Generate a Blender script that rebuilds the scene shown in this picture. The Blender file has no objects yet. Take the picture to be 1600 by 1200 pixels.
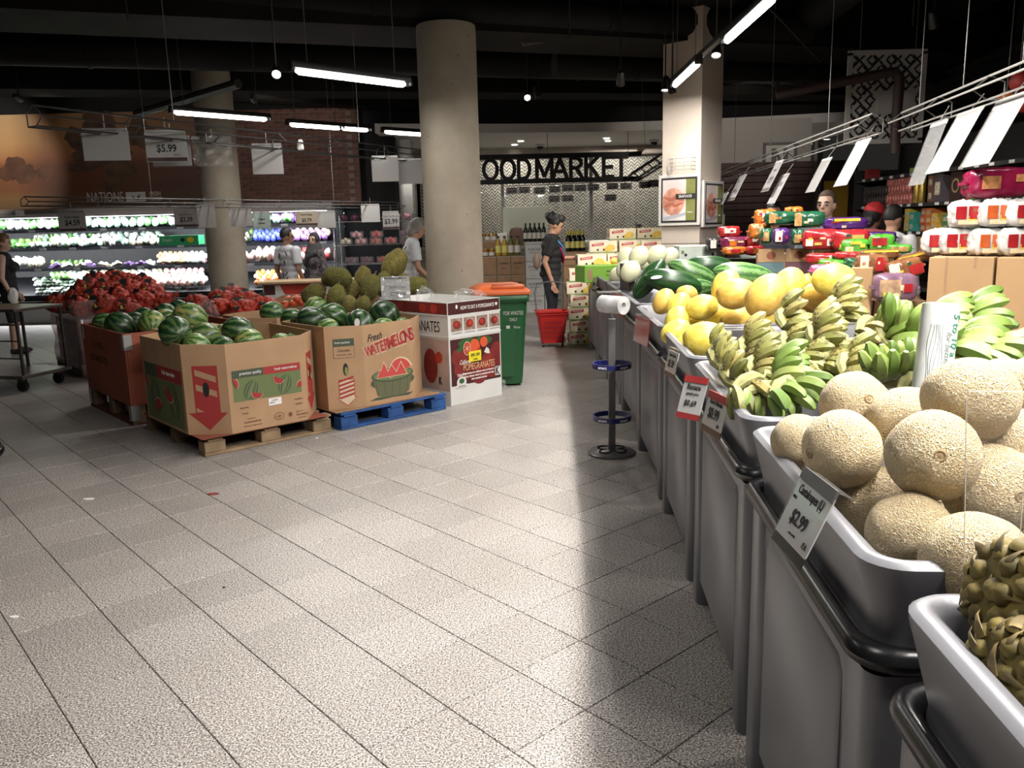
import bpy, bmesh, math, random
from mathutils import Vector, Matrix, Euler, noise
random.seed(7)
C = bpy.context.collection
S = bpy.context.scene
PI = math.pi
V = Vector
R = math.radians
rnd = random.uniform

# ------------------------------------------------------------------ camera
EYE = V((0, 0, 1.457)); FPX = 1266.2; PITCH = 0.190254; ROLL = -0.0256446
_cr, _sr, _cp, _sp = math.cos(ROLL), math.sin(ROLL), math.cos(PITCH), math.sin(PITCH)
_u0 = V((0, _sp, _cp)); _r0 = V((1, 0, 0))
CAM_R = _r0 * _cr + _u0 * _sr; CAM_U = -_r0 * _sr + _u0 * _cr; CAM_F = V((0, _cp, -_sp))
cam_data = bpy.data.cameras.new('camera'); cam = bpy.data.objects.new('camera', cam_data); C.objects.link(cam)
cam_data.sensor_width = 36.0; cam_data.lens = 36.0 * FPX / 1600; cam_data.clip_start = 0.05; cam_data.clip_end = 200
cam.matrix_world = Matrix(((CAM_R.x, CAM_U.x, -CAM_F.x, EYE.x), (CAM_R.y, CAM_U.y, -CAM_F.y, EYE.y), (CAM_R.z, CAM_U.z, -CAM_F.z, EYE.z), (0, 0, 0, 1)))
S.camera = cam

# ------------------------------------------------------------------ exposure, world, area lamps
S.view_settings.view_transform = 'Standard'; S.view_settings.look = 'None'
S.view_settings.gamma = 1; S.view_settings.use_curve_mapping = False
S.view_settings.exposure = 0.0
w = bpy.data.worlds.new('world'); S.world = w; w.use_nodes = True
w.node_tree.nodes['Background'].inputs[0].default_value = (1.0, 0.93, 0.86, 1)
w.node_tree.nodes['Background'].inputs[1].default_value = 0.018
try:
    S.cycles.max_bounces = 6; S.cycles.diffuse_bounces = 3; S.cycles.glossy_bounces = 3; S.cycles.transmission_bounces = 6
    S.cycles.transparent_max_bounces = 12; S.cycles.caustics_reflective = False; S.cycles.caustics_refractive = False
    S.cycles.use_denoising = True
except Exception: pass
TUBE_POWER_FLOOR = 26; TUBE_POWER_BINS = 84; CASE_POWER = 60

def unit(px, py): return CAM_R * ((px - 800) / FPX) + CAM_U * ((600 - py) / FPX) + CAM_F
def aty(px, py, Y): d = unit(px, py); return EYE + d * (Y / d.y)
def atz(px, py, z=0.0): d = unit(px, py); return EYE + d * ((z - EYE.z) / d.z)
def atd(px, py, dep): return EYE + unit(px, py) * dep
def pix(p):
    q = V(p) - EYE; c = q.dot(CAM_F)
    return (800 + FPX * q.dot(CAM_R) / c, 600 - FPX * q.dot(CAM_U) / c)

# ------------------------------------------------------------------ mesh helpers
class MB:
    def __init__(s): s.v = []; s.f = []; s.m = []
    def add(s, vs, fs, mi=0, M=None):
        o = len(s.v)
        s.v += [tuple(M @ V(p)) if M is not None else tuple(p) for p in vs]
        s.f += [tuple(i + o for i in f) for f in fs]; s.m += [mi] * len(fs)
        return s
    def box(s, c, d, mi=0, M=None):
        x, y, z = c; a, b, e = d[0] / 2, d[1] / 2, d[2] / 2
        vs = [(x + i * a, y + j * b, z + k * e) for k in (-1, 1) for j in (-1, 1) for i in (-1, 1)]
        return s.add(vs, [(0, 2, 3, 1), (4, 5, 7, 6), (0, 1, 5, 4), (2, 6, 7, 3), (0, 4, 6, 2), (1, 3, 7, 5)], mi, M)
    def tube(s, path, r, n=6, mi=0, M=None, caps=True, flat=1.0):
        P = [V(p) for p in path]; rs = r if isinstance(r, (list, tuple)) else [r] * len(P)
        vs = []; fs = []; up = None
        for i, p in enumerate(P):
            t = (P[min(i + 1, len(P) - 1)] - P[max(i - 1, 0)])
            t = t.normalized() if t.length > 1e-9 else V((0, 0, 1))
            if up is None: up = V((0, 0, 1)) if abs(t.z) < 0.9 else V((1, 0, 0))
            a = t.cross(up); a = a.normalized() if a.length > 1e-6 else t.orthogonal().normalized()
            b = a.cross(t).normalized(); up = b
            for k in range(n):
                an = 2 * PI * (k + 0.5) / n
                vs.append(p + a * (rs[i] * math.cos(an)) + b * (rs[i] * flat * math.sin(an)))
        for i in range(len(P) - 1):
            for k in range(n): fs.append((i * n + k, i * n + (k + 1) % n, (i + 1) * n + (k + 1) % n, (i + 1) * n + k))
        if caps: fs.append(tuple(range(n - 1, -1, -1))); fs.append(tuple((len(P) - 1) * n + k for k in range(n)))
        return s.add(vs, fs, mi, M)
    def cyl(s, p0, p1, r0, r1=None, n=16, mi=0, M=None): return s.tube([p0, p1], [r0, r0 if r1 is None else r1], n, mi, M)
    def lathe(s, prof, n=24, mi=0, M=None, close=False):
        vs = []; fs = []; L = len(prof)
        for k in range(n):
            a = 2 * PI * k / n
            for r, z in prof: vs.append((r * math.cos(a), r * math.sin(a), z))
        for k in range(n):
            k2 = (k + 1) % n
            for i in range(L - 1 + (1 if close else 0)):
                j = (i + 1) % L
                fs.append((k * L + i, k2 * L + i, k2 * L + j, k * L + j))
        if not close:
            if prof[0][0] > 1e-6: fs.append(tuple(k * L for k in range(n - 1, -1, -1)))
            if prof[-1][0] > 1e-6: fs.append(tuple(k * L + L - 1 for k in range(n)))
        return s.add(vs, fs, mi, M)
    def prism(s, poly, h, mi=0, M=None, z0=0.0):
        n = len(poly)
        vs = [(x, y, z0) for x, y in poly] + [(x, y, z0 + h) for x, y in poly]
        fs = [tuple(range(n - 1, -1, -1)), tuple(range(n, 2 * n))] + [(i, (i + 1) % n, n + (i + 1) % n, n + i) for i in range(n)]
        return s.add(vs, fs, mi, M)
    def poly(s, pts, mi=0, M=None): return s.add(pts, [tuple(range(len(pts)))], mi, M)
    def ell(s, c, r, nu=16, nv=10, mi=0, M=None, f=None):
        c = V(c); r = (r, r, r) if not isinstance(r, (list, tuple)) else r
        vs = []; fs = []
        def P(th, ph):
            d = V((math.sin(th) * math.cos(ph), math.sin(th) * math.sin(ph), math.cos(th)))
            k = f(d) if f else 1.0
            return c + V((d.x * r[0] * k, d.y * r[1] * k, d.z * r[2] * k))
        vs.append(P(0, 0))
        for i in range(1, nv):
            for j in range(nu): vs.append(P(PI * i / nv, 2 * PI * j / nu))
        vs.append(P(PI, 0)); e = len(vs) - 1
        for j in range(nu):
            fs.append((0, 1 + j, 1 + (j + 1) % nu)); fs.append((e, 1 + (nv - 2) * nu + (j + 1) % nu, 1 + (nv - 2) * nu + j))
        for i in range(nv - 2):
            for j in range(nu):
                a = 1 + i * nu + j; b = 1 + i * nu + (j + 1) % nu
                fs.append((a, a + nu, b + nu, b))
        return s.add(vs, fs, mi, M)
    def loft(s, rings, mi=0, M=None, cap0=True, cap1=True):
        n = len(rings[0]); vs = [p for r in rings for p in r]; fs = []
        for i in range(len(rings) - 1):
            for k in range(n): fs.append((i * n + k, i * n + (k + 1) % n, (i + 1) * n + (k + 1) % n, (i + 1) * n + k))
        if cap0: fs.append(tuple(range(n - 1, -1, -1)))
        if cap1: fs.append(tuple((len(rings) - 1) * n + k for k in range(n)))
        return s.add(vs, fs, mi, M)
    def mesh(s, name, mats, smooth=True, bevel=0, seg=2, sharp=0.7):
        me = bpy.data.meshes.new(name); me.from_pydata(s.v, [], s.f)
        for m in (mats if isinstance(mats, (list, tuple)) else [mats]): me.materials.append(m)
        me.polygons.foreach_set('material_index', s.m)
        if bevel:
            bm = bmesh.new(); bm.from_mesh(me); bmesh.ops.remove_doubles(bm, verts=bm.verts, dist=1e-6)
            ed = [e for e in bm.edges if len(e.link_faces) == 2 and e.calc_face_angle(0) > 0.5]
            bmesh.ops.bevel(bm, geom=ed, offset=bevel, segments=seg, profile=0.5, affect='EDGES', clamp_overlap=True)
            bm.to_mesh(me); bm.free()
        if smooth:
            me.polygons.foreach_set('use_smooth', [True] * len(me.polygons)); me.set_sharp_from_angle(angle=sharp)
        me.update(); return me
    def build(s, name, mats, parent=None, M=None, **k):
        return link(name, s.mesh(name, mats, **k), parent, M)

def link(name, data, parent=None, M=None):
    o = bpy.data.objects.new(name, data); C.objects.link(o)
    if M is not None: o.matrix_local = M if isinstance(M, Matrix) else Matrix.Translation(M)
    if parent is not None: o.parent = parent
    return o
def tag(o, label=None, cat=None, group=None, kind=None):
    if label: o['label'] = label
    if cat: o['category'] = cat
    if group: o['group'] = group
    if kind: o['kind'] = kind
    return o
def thing(name, label, cat, loc=(0, 0, 0), rz=0.0, group=None, M=None):
    o = bpy.data.objects.new(name, None); C.objects.link(o); o.empty_display_size = 0.1
    o.matrix_local = M if M is not None else Matrix.Translation(V(loc)) @ Matrix.Rotation(rz, 4, 'Z')
    return tag(o, label, cat, group)
KIDS = {}
def dup(o, M, label=None, group=None, mats=None):
    c = o.copy(); C.objects.link(c); c.matrix_local = M
    if label: c['label'] = label
    if group: c['group'] = group
    for ch in list(o.children):
        d = ch.copy(); C.objects.link(d); d.parent = c
        for g in ch.children:
            e = g.copy(); C.objects.link(e); e.parent = d
    return c
def TR(loc, rx=0, ry=0, rz=0, s=1.0):
    m = Matrix.Translation(V(loc)) @ Euler((rx, ry, rz)).to_matrix().to_4x4()
    if s != 1.0: m = m @ (Matrix.Scale(s, 4) if not isinstance(s, (tuple, list)) else Matrix.Diagonal((*s, 1)))
    return m
def basis(o, x, y, z):
    o, x, y, z = V(o), V(x), V(y), V(z)
    return Matrix(((x.x, y.x, z.x, o.x), (x.y, y.y, z.y, o.y), (x.z, y.z, z.z, o.z), (0, 0, 0, 1)))
def face_frame(o, right, up=(0, 0, 1)):
    x = V(right).normalized(); y = V(up).normalized(); z = x.cross(y).normalized(); y = z.cross(x)
    return basis(o, x, y, z)

def relax(items, it=40, lim=None, w=(1, 1, 1)):
    """items: (object, (rx, ry, rz)); push overlapping ellipsoids apart a little at a time"""
    import numpy as np
    P = np.array([tuple(o.location) for o, r in items]); Rr = np.array([r for o, r in items]); n = len(items); W = np.array(w, float)
    I, J = np.triu_indices(n, 1); near = (np.abs(P[I] - P[J]) < (Rr[I] + Rr[J]) * 1.8).all(axis=1); I, J = I[near], J[near]
    for _ in range(it):
        D = P[I] - P[J]; S = Rr[I] + Rr[J]; q = np.sqrt(((D / S) ** 2).sum(1)) + 1e-6; k = q < .99
        if not k.any(): break
        mv = D[k] / q[k][:, None] * np.clip(1 - q[k], 0, .3)[:, None] * .45 * W
        np.add.at(P, I[k], mv); np.add.at(P, J[k], -mv)
        if lim: P = lim(P, Rr)
    for (o, r), v in zip(items, P): o.location = V(v)
ORD = ['first', 'second', 'third', 'fourth', 'fifth', 'sixth', 'seventh', 'eighth', 'ninth', 'tenth', 'eleventh', 'twelfth', 'thirteenth', 'fourteenth',
       'fifteenth', 'sixteenth', 'seventeenth', 'eighteenth', 'nineteenth', 'twentieth', 'twenty-first', 'twenty-second', 'twenty-third', 'twenty-fourth', 'twenty-fifth',
       'twenty-sixth', 'twenty-seventh', 'twenty-eighth', 'twenty-ninth', 'thirtieth', 'thirty-first', 'thirty-second', 'thirty-third', 'thirty-fourth', 'thirty-fifth', 'thirty-sixth']
def rowlabels(objs, base, rows, noun='row', order=None):
    """base + ordinal from the left in one of some horizontal rows (rows counted by world height as seen)"""
    P = [(pix(o.matrix_world.translation if o.parent else o.location), o) for o in objs]
    P.sort(key=lambda t: t[0][1]); n = len(P); out = []
    for r in range(rows):
        out.append(sorted(P[r * n // rows:(r + 1) * n // rows], key=lambda t: t[0][0]))
    for r, row in enumerate(out):
        rn = '' if rows == 1 else (' in the top ' + noun if r == 0 else (' in the bottom ' + noun if r == rows - 1 else (' in the middle ' + noun if rows == 3 else ' in the %s %s' % (ORD[r], noun))))
        for i, (p, o) in enumerate(row):
            b = base(o) if callable(base) else base
            o['label'] = b + ', ' + (('leftmost' if i == 0 else 'rightmost' if i == len(row) - 1 else ORD[i] + ' from the left') if len(row) > 1 else 'alone') + rn

# ------------------------------------------------------------------ materials
class NT:
    def __init__(s, name):
        s.m = bpy.data.materials.new(name); s.m.use_nodes = True; s.t = s.m.node_tree; s.b = s.t.nodes['Principled BSDF']
    def n(s, typ, **k):
        o = s.t.nodes.new(typ)
        for a, v in k.items():
            if a.startswith('i_'):
                key = a[2:]; o.inputs[int(key) if key.isdigit() else key].default_value = v
            else: setattr(o, a, v)
        return o
    def l(s, a, b): s.t.links.new(a, b); return s
    def set(s, **k):
        for a, v in k.items(): s.b.inputs[{'col': 'Base Color', 'rough': 'Roughness', 'metal': 'Metallic', 'trans': 'Transmission Weight', 'ior': 'IOR', 'alpha': 'Alpha', 'spec': 'Specular IOR Level', 'coat': 'Coat Weight', 'sss': 'Subsurface Weight'}[a]].default_value = v
        return s
    def math(s, op, a, b=None, c=None):
        o = s.n('ShaderNodeMath', operation=op)
        for i, x in enumerate((a, b, c)):
            if x is None: continue
            if isinstance(x, (int, float)): o.inputs[i].default_value = x
            else: s.l(x, o.inputs[i])
        return o.outputs[0]
    def ramp(s, fac, stops, interp='LINEAR'):
        o = s.n('ShaderNodeValToRGB'); e = o.color_ramp; e.interpolation = interp
        while len(e.elements) > 1: e.elements.remove(e.elements[0])
        e.elements[0].position = stops[0][0]; e.elements[0].color = rgba(stops[0][1])
        for p, c in stops[1:]: x = e.elements.new(p); x.color = rgba(c)
        s.l(fac, o.inputs[0]); return o.outputs[0]
    def mix(s, fac, a, b, mode='MIX'):
        o = s.n('ShaderNodeMix', data_type='RGBA', blend_type=mode)
        for i, x in ((0, fac), (6, a), (7, b)):
            if isinstance(x, (int, float)): o.inputs[i].default_value = x
            elif isinstance(x, tuple): o.inputs[i].default_value = rgba(x)
            else: s.l(x, o.inputs[i])
        return o.outputs[2]
    def pos(s): return s.n('ShaderNodeNewGeometry').outputs['Position']
    def obj(s): return s.n('ShaderNodeTexCoord').outputs['Object']
    def rand(s): return s.n('ShaderNodeObjectInfo').outputs['Random']
    def noise(s, co, scale, detail=3, rough=0.5, out=0, dist=0.0):
        o = s.n('ShaderNodeTexNoise'); o.inputs['Scale'].default_value = scale; o.inputs['Detail'].default_value = detail; o.inputs['Roughness'].default_value = rough; o.inputs['Distortion'].default_value = dist
        s.l(co, o.inputs['Vector']); return o.outputs[out]
    def vor(s, co, scale, feature='F1', out='Distance', rnd_=1.0):
        o = s.n('ShaderNodeTexVoronoi', feature=feature); o.inputs['Scale'].default_value = scale; o.inputs['Randomness'].default_value = rnd_
        s.l(co, o.inputs['Vector']); return o.outputs[out]
    def bump(s, h, strength=0.3, dist=0.01):
        o = s.n('ShaderNodeBump'); o.inputs['Strength'].default_value = strength; o.inputs['Distance'].default_value = dist
        s.l(h, o.inputs['Height']); s.l(o.outputs[0], s.b.inputs['Normal']); return s
    def col(s, c): s.l(c, s.b.inputs['Base Color']); return s
def rgba(c): return (*c, 1) if len(c) == 3 else c
MATS = {}
def mat(name, col=(.5, .5, .5), rough=.5, metal=0.0, var=0.0, vs=8.0, bump=0.0, bs=60.0, hue=0.0, **k):
    """plain surface with a little colour mottling, grain and per-object variation"""
    if name in MATS: return MATS[name]
    t = NT(name); t.set(col=rgba(col), rough=rough, metal=metal, **k)
    if var or hue:
        co = t.obj(); f = t.noise(co, vs, 4)
        a = tuple(max(0, x * (1 - var)) for x in col); b = tuple(min(1, x * (1 + var)) for x in col)
        c = t.ramp(f, [(.3, a), (.7, b)])
        if hue:
            h = t.n('ShaderNodeHueSaturation'); t.l(c, h.inputs['Color'])
            t.l(t.math('ADD', t.math('MULTIPLY', t.rand(), hue), 1 - hue / 2), h.inputs['Value']); c = h.outputs[0]
        t.col(c)
    if bump: t.bump(t.noise(t.obj(), bs, 3), bump, .004)
    MATS[name] = t.m; return t.m
def emit(name, col, strength):
    if name in MATS: return MATS[name]
    t = NT(name); t.set(col=(0, 0, 0, 1)); t.b.inputs['Emission Color'].default_value = rgba(col); t.b.inputs['Emission Strength'].default_value = strength
    MATS[name] = t.m; return t.m
def clear(name, tint=(1, 1, 1), rough=.08, opacity=.12, haze=.45):
    """thin clear plastic film or pane: mostly see-through with a glossy face"""
    if name in MATS: return MATS[name]
    t = NT(name); out = t.t.nodes['Material Output']
    tr = t.n('ShaderNodeBsdfTransparent'); tr.inputs[0].default_value = rgba(tint)
    t.set(col=(.9, .9, .9, 1), rough=rough)
    lw = t.n('ShaderNodeLayerWeight')
    f = t.math('ADD', t.math('MULTIPLY', t.math('POWER', lw.outputs['Facing'], 4.0), .6), opacity + .03); mx = t.n('ShaderNodeMixShader')
    gl = t.n('ShaderNodeBsdfGlossy'); gl.inputs['Roughness'].default_value = rough
    df = t.n('ShaderNodeMixShader'); df.inputs[0].default_value = 1 - haze
    t.l(gl.outputs[0], df.inputs[2]); t.l(t.b.outputs[0], df.inputs[1])
    t.l(f, mx.inputs[0]); t.l(tr.outputs[0], mx.inputs[1]); t.l(df.outputs[0], mx.inputs[2]); t.l(mx.outputs[0], out.inputs[0])
    MATS[name] = t.m; return t.m

BLACK = mat('black_paint', (.012, .011, .011), .55, var=.3)
INK = mat('black_ink', (.015, .014, .014), .7)
WHITE_INK = mat('white_ink', (.82, .8, .77), .7)
PAPER = mat('paper', (.78, .77, .75), .75, var=.04)
FILM = clear('clear_film', rough=.12, opacity=.06)
STEEL = mat('steel', (.55, .54, .52), .35, .9, var=.1)
GALV = mat('grey_rod', (.42, .42, .41), .4, .6)
CHROME = mat('chrome', (.75, .75, .75), .18, 1.0)

TXT = {}
def text(parent, s, size, M, m=None, name='lettering', xs=1.0, bold=0.0, align='CENTER', ext=0.0004, shear=0.0, spacing=1.0):
    if any(ch in 'MWVNAKZ' for ch in s) and len(s) > 1: bold = 0.0
    key = (s, size, xs, bold, align, shear, spacing, (m or INK).name)
    if key not in TXT:
        cu = bpy.data.curves.new('lettering', 'FONT'); cu.body = s; cu.size = size; cu.align_x = align; cu.align_y = 'CENTER'
        cu.extrude = ext; cu.offset = bold * size; cu.resolution_u = 3; cu.shear = shear; cu.space_character = spacing
        ob = bpy.data.objects.new('lettering', cu); C.objects.link(ob)
        dg = bpy.context.evaluated_depsgraph_get(); me = bpy.data.meshes.new_from_object(ob.evaluated_get(dg))
        bpy.data.objects.remove(ob); bpy.data.curves.remove(cu)
        for v in me.vertices: v.co.x *= xs
        me.materials.clear(); me.materials.append(m or INK); TXT[key] = me
    return link(name, TXT[key], parent, M)
# ================================================================== SETTING
def struct(o, label=None): o['kind'] = 'structure'; o['label'] = label or o.name.replace('_', ' '); return o
# ---- floor: speckled terrazzo tiles, laid as real slabs over a dark grout bed
def tile_material():
    t = NT('speckled_tile'); p = t.pos()
    n1 = t.noise(p, 175, 2, .6); n2 = t.noise(p, 120, 2, .5); big = t.noise(p, 1.3, 3)
    c = t.ramp(n1, [(.38, (.05, .045, .042)), (.45, (.24, .22, .205)), (.53, (.40, .37, .345)), (.62, (.72, .68, .64))])
    d = t.ramp(n2, [(.33, (.12, .11, .10)), (.42, (1, 1, 1))])
    c = t.mix(.75, c, d, 'MULTIPLY')
    g = t.ramp(big, [(.3, (.86, .84, .82)), (.7, (1.06, 1.05, 1.04))]); c = t.mix(.8, c, g, 'MULTIPLY')
    h = t.n('ShaderNodeHueSaturation'); t.l(c, h.inputs['Color']); t.l(t.math('ADD', t.math('MULTIPLY', t.rand(), .16), .92), h.inputs['Value'])
    t.col(h.outputs[0]); t.l(t.ramp(big, [(.3, (.36,) * 3), (.7, (.52,) * 3)]), t.b.inputs['Roughness'])
    return t.m
TILE = tile_material()
GROUT = mat('dark_grout', (.045, .036, .03), .9)
TH = 0.727209934; TA, TB = 0.203165 * 1.457, 0.208768 * 1.457; TO = V((-1.87112 * 1.457, 2.27416 * 1.457, 0))
TU = V((math.cos(TH), math.sin(TH), 0)); TV = V((math.sin(TH), -math.cos(TH), 0))
X0, X1, Y0, Y1, ZC = -11.0, 8.0, -2.5, 24.0, 4.1
fb = MB().box(((X0 + X1) / 2, (Y0 + Y1) / 2, -.06), (X1 - X0, Y1 - Y0, .1)); floor = struct(fb.build('floor', GROUT, smooth=False))
def slab(mb, M):
    a, b, e, h = TA / 2 - .0016, TB / 2 - .0016, .0016, -.0105
    vs = [(-a, -b, h), (a, -b, h), (a, b, h), (-a, b, h), (-a, -b, -e), (a, -b, -e), (a, b, -e), (-a, b, -e), (-a + e, -b + e, 0), (a - e, -b + e, 0), (a - e, b - e, 0), (-a + e, b - e, 0)]
    fs = [(i, (i + 1) % 4, 4 + (i + 1) % 4, 4 + i) for i in range(4)] + [(4 + i, 4 + (i + 1) % 4, 8 + (i + 1) % 4, 8 + i) for i in range(4)] + [(8, 9, 10, 11)]
    mb.add(vs, fs, 0, M)
TR3 = Matrix.Rotation(TH, 4, 'Z')
one = MB(); slab(one, None); tile_me = one.mesh('tile', TILE, smooth=False)
cells = []
for i in range(-70, 80):
    for j in range(-80, 60):
        c = TO + TU * ((i + .5) * TA) + TV * ((j + .5) * TB)
        if not (X0 < c.x < X1 and Y0 < c.y < Y1): continue
        vis = False
        if c.y > 1.2:
            x, y = pix(c); vis = -60 < x < 1660 and 360 < y < 1290 and c.x < .75 + .03 * c.y
        cells.append((not vis, c.length, c))
cells.sort(key=lambda t: (t[0], t[1]))
rest = MB()
for k, (nv, dd, c) in enumerate(cells):
    M = Matrix.Translation(c) @ TR3
    if k < 300 and not nv: link('tile', tile_me, floor, M)
    else: slab(rest, M)
tag(rest.build('tile_field', TILE, floor, smooth=False), kind='stuff')

# ---- ceiling, beams, ducts
CEIL = mat('black_ceiling', (.007, .006, .006), .9, var=.5, vs=1.5, spec=.08)
BEAM = mat('dark_beam', (.008, .007, .006), .8, var=.4, vs=2.0, spec=.12)
DUCT = mat('dark_duct', (.007, .006, .0055), .7, 0, var=.3, vs=2.0, spec=.2)
ceiling = struct(MB().box(((X0 + X1) / 2, (Y0 + Y1) / 2, ZC + .05), (X1 - X0, Y1 - Y0, .1)).build('ceiling', CEIL, smooth=False))
def beam(p, q, w, h, zb, name='beam', m=BEAM):
    p, q = V((*p, 0)), V((*q, 0)); d = (q - p).normalized(); n = V((-d.y, d.x, 0))
    b = MB(); b.add([p - n * w / 2, p + n * w / 2, q + n * w / 2, q - n * w / 2] + [v + V((0, 0, h)) for v in (p - n * w / 2, p + n * w / 2, q + n * w / 2, q - n * w / 2)],
        [(3, 2, 1, 0), (4, 5, 6, 7), (0, 1, 5, 4), (1, 2, 6, 5), (2, 3, 7, 6), (3, 0, 4, 7)])
    o = b.build(name, m, ceiling, V((0, 0, zb)), smooth=False); return o
beam((-11, 5.6), (7.9, 11.4), .9, .72, 3.36)
beam((-11, 11.2), (7.9, 15.0), .7, .6, 3.50)
beam((-11, 9.0), (2, 17.9), .35, .5, 3.58)
beam((1.6, -2), (2.4, 15), .6, .42, 3.68); beam((4.6, -2), (5.2, 15), .5, .42, 3.68)
def duct(p, q, r, n=12, seams=6):
    p, q = V(p), V(q); b = MB(); b.cyl(p, q, r, r, n)
    d = (q - p).normalized()
    for k in range(1, seams): c = p.lerp(q, k / seams); b.cyl(c - d * .02, c + d * .02, r + .012, r + .012, n)
    b.build('duct', DUCT, ceiling)
duct((-10.5, 5.6, 3.55), (3.4, 9.6, 3.55), .17); duct((-10.5, 6.9, 3.62), (4.5, 11.2, 3.62), .13); duct((-10.9, 8.6, 3.66), (7, 13.5, 3.66), .2); duct((.6, 10.2, 3.35), (6.8, 11.6, 3.35), .15)
duct((2.9, -1.5, 3.72), (3.6, 13, 3.72), .22); duct((6.3, -1, 3.6), (6.6, 13, 3.6), .25)
PIPE = mat('dark_pipe', (.03, .026, .023), .5, .3)
def pipe(pts, r=.02): MB().tube(pts, r, 8).build('pipe', PIPE, ceiling)
pipe([(-10.5, 4.4, 3.6), (4, 7.6, 3.6), (7.9, 8.2, 3.6)], .03); pipe([(-5.8, 8.0, 3.4), (-6.9, 10.2, 3.35)], .035); pipe([(-3.3, 10.6, 3.3), (-5.6, 12.9, 3.3)], .06); pipe([(-9, 6, 3.5), (-5.6, 7.9, 3.5)], .03)
pipe([(1.1, 6.0, 3.62), (3.6, 9.7, 3.22)], .012); pipe([(.2, 9, 3.35), (1.3, 9.2, 3.5), (1.3, 9.2, 3.95)], .025)
for p in ((-3.2, 7.4), (-.9, 10.1), (.65, 8.4), (3.9, 8.2)):
    pipe([(p[0], p[1], 4.05), (p[0], p[1], 3.25)], .009)

# ---- walls
DARK = mat('black_wall', (.010, .009, .010), .85)
WGREY = mat('dark_grey_wall', (.035, .03, .028), .8)
def wallbox(name, a, b, m, **k): return struct(MB().box(((a[0] + b[0]) / 2, (a[1] + b[1]) / 2, (a[2] + b[2]) / 2), (b[0] - a[0], b[1] - a[1], b[2] - a[2])).build(name, m, smooth=False), **k)
wallbox('wall_left', (X0 - .2, Y0, 0), (X0, Y1, ZC), WGREY)
wallbox('wall_right', (6.2, Y0, 0), (6.4, 13.2, ZC), WGREY)
wallbox('wall_far', (X0, Y1, 0), (X1, Y1 + .2, ZC), WGREY)
wall_case = wallbox('wall_produce', (X0, 15.4, 0), (-2.62, 15.7, ZC), DARK, label='black wall behind the refrigerated produce case')
wallbox('wall_alcove', (-2.62, 15.4, 0), (-2.05, 15.7, ZC), DARK, label='black wall beside the brick cladding')
# brick cladding: every brick proud of a mortar bed
MORTAR = mat('mortar', (.20, .165, .145), .95)
BRICK = mat('red_brick', (.13, .055, .042), .85, var=.5, vs=9, hue=.5)
def brick_wall(x0, x1, z0, z1, y, wall_):
    MB().box(((x0 + x1) / 2, y - .01, (z0 + z1) / 2), (x1 - x0, .02, z1 - z0)).build('mortar_bed', MORTAR, wall_, smooth=False)
    L, H, G = .215, .068, .012
    me = MB().box((0, 0, 0), (L - G, .03, H - G)).mesh('brick', BRICK, smooth=False, bevel=.003, seg=1)
    mh = MB().box((0, 0, 0), (L / 2 - G, .03, H - G)).mesh('brick', BRICK, smooth=False, bevel=.003, seg=1)
    out = []; r = 0; z = z0 + H / 2
    while z < z1:
        x = x0 + (L / 2 if r % 2 == 0 else 0)
        if r % 2: out.append((mh, x0 + L / 4, z))
        x = x0 + (L if r % 2 else L / 2)
        while x + L / 2 <= x1 + .01: out.append((me, x, z)); x += L
        if x1 - (x - L / 2) > .06: out.append((mh, x1 - L / 4, z))
        z += H; r += 1
    return out
wb = wallbox('wall_brick', (-5.55, 15.2, 1.9), (-2.66, 15.4, 3.62), DARK, label='dark red brick cladding above the produce case')
bl = brick_wall(-5.55, -2.66, 1.95, 3.62, 15.2, wb)
def show(b): x, y = pix((b[1], 15.17, b[2])); return 100 < y < 325 and (x < 300 or x > 362)
bl.sort(key=lambda b: (not show(b), b[2])); extra = MB()
for k, (me, x, z) in enumerate(bl):
    if k < 300: link('brick', me, wb, V((x, 15.178, z)))
    else: extra.box((x, 15.178, z), (.2, .03, .056))
if extra.v: tag(extra.build('upper_bricks', BRICK, wb, smooth=False), kind='stuff')
# ---- sunset mural
def mural_mat():
    t = NT('sunset_print'); o = t.n('ShaderNodeTexCoord').outputs['Object']; s = t.n('ShaderNodeSeparateXYZ'); t.l(o, s.inputs[0])
    z = t.math('ADD', s.outputs[2], t.math('MULTIPLY', t.math('SUBTRACT', t.noise(o, 3, 4), .5), .18))
    c = t.ramp(t.math('MULTIPLY_ADD', z, .62, .5), [(0, (.20, .12, .055)), (.10, (.28, .16, .06)), (.2, (.27, .11, .045)), (.46, (.36, .14, .055)), (.55, (.62, .30, .12)), (.72, (.80, .50, .22)), (1, (.78, .55, .30))])
    dim = t.ramp(t.math('MULTIPLY_ADD', s.outputs[0], .2, .5), [(.0, (1, 1, 1)), (.35, (.9, .8, .7)), (.47, (.38, .28, .22)), (1, (.25, .17, .13))])  # spotlit left side and unlit right side painted into the print
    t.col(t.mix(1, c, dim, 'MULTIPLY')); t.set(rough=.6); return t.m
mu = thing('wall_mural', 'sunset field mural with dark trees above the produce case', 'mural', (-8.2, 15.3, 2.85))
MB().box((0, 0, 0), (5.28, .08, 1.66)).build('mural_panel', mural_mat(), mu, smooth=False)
TREE = mat('tree_print', (.075, .035, .018), .7, var=.5, vs=5); TREE2 = mat('far_tree_print', (.13, .055, .028), .7, var=.4, vs=4)
def blob(cx, cz, r, n=26, j=.35, y=-.0415):
    ph = rnd(0, 6); P = []
    for k in range(n): a = 2 * PI * k / n; q = r * (1 + j * (noise.noise((math.cos(a) * 2 + ph, math.sin(a) * 2, ph))) + rnd(-.08, .08)); P.append((cx + q * math.cos(a), y, cz + q * .8 * math.sin(a)))
    return P
tb = MB(); dd = 0
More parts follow.
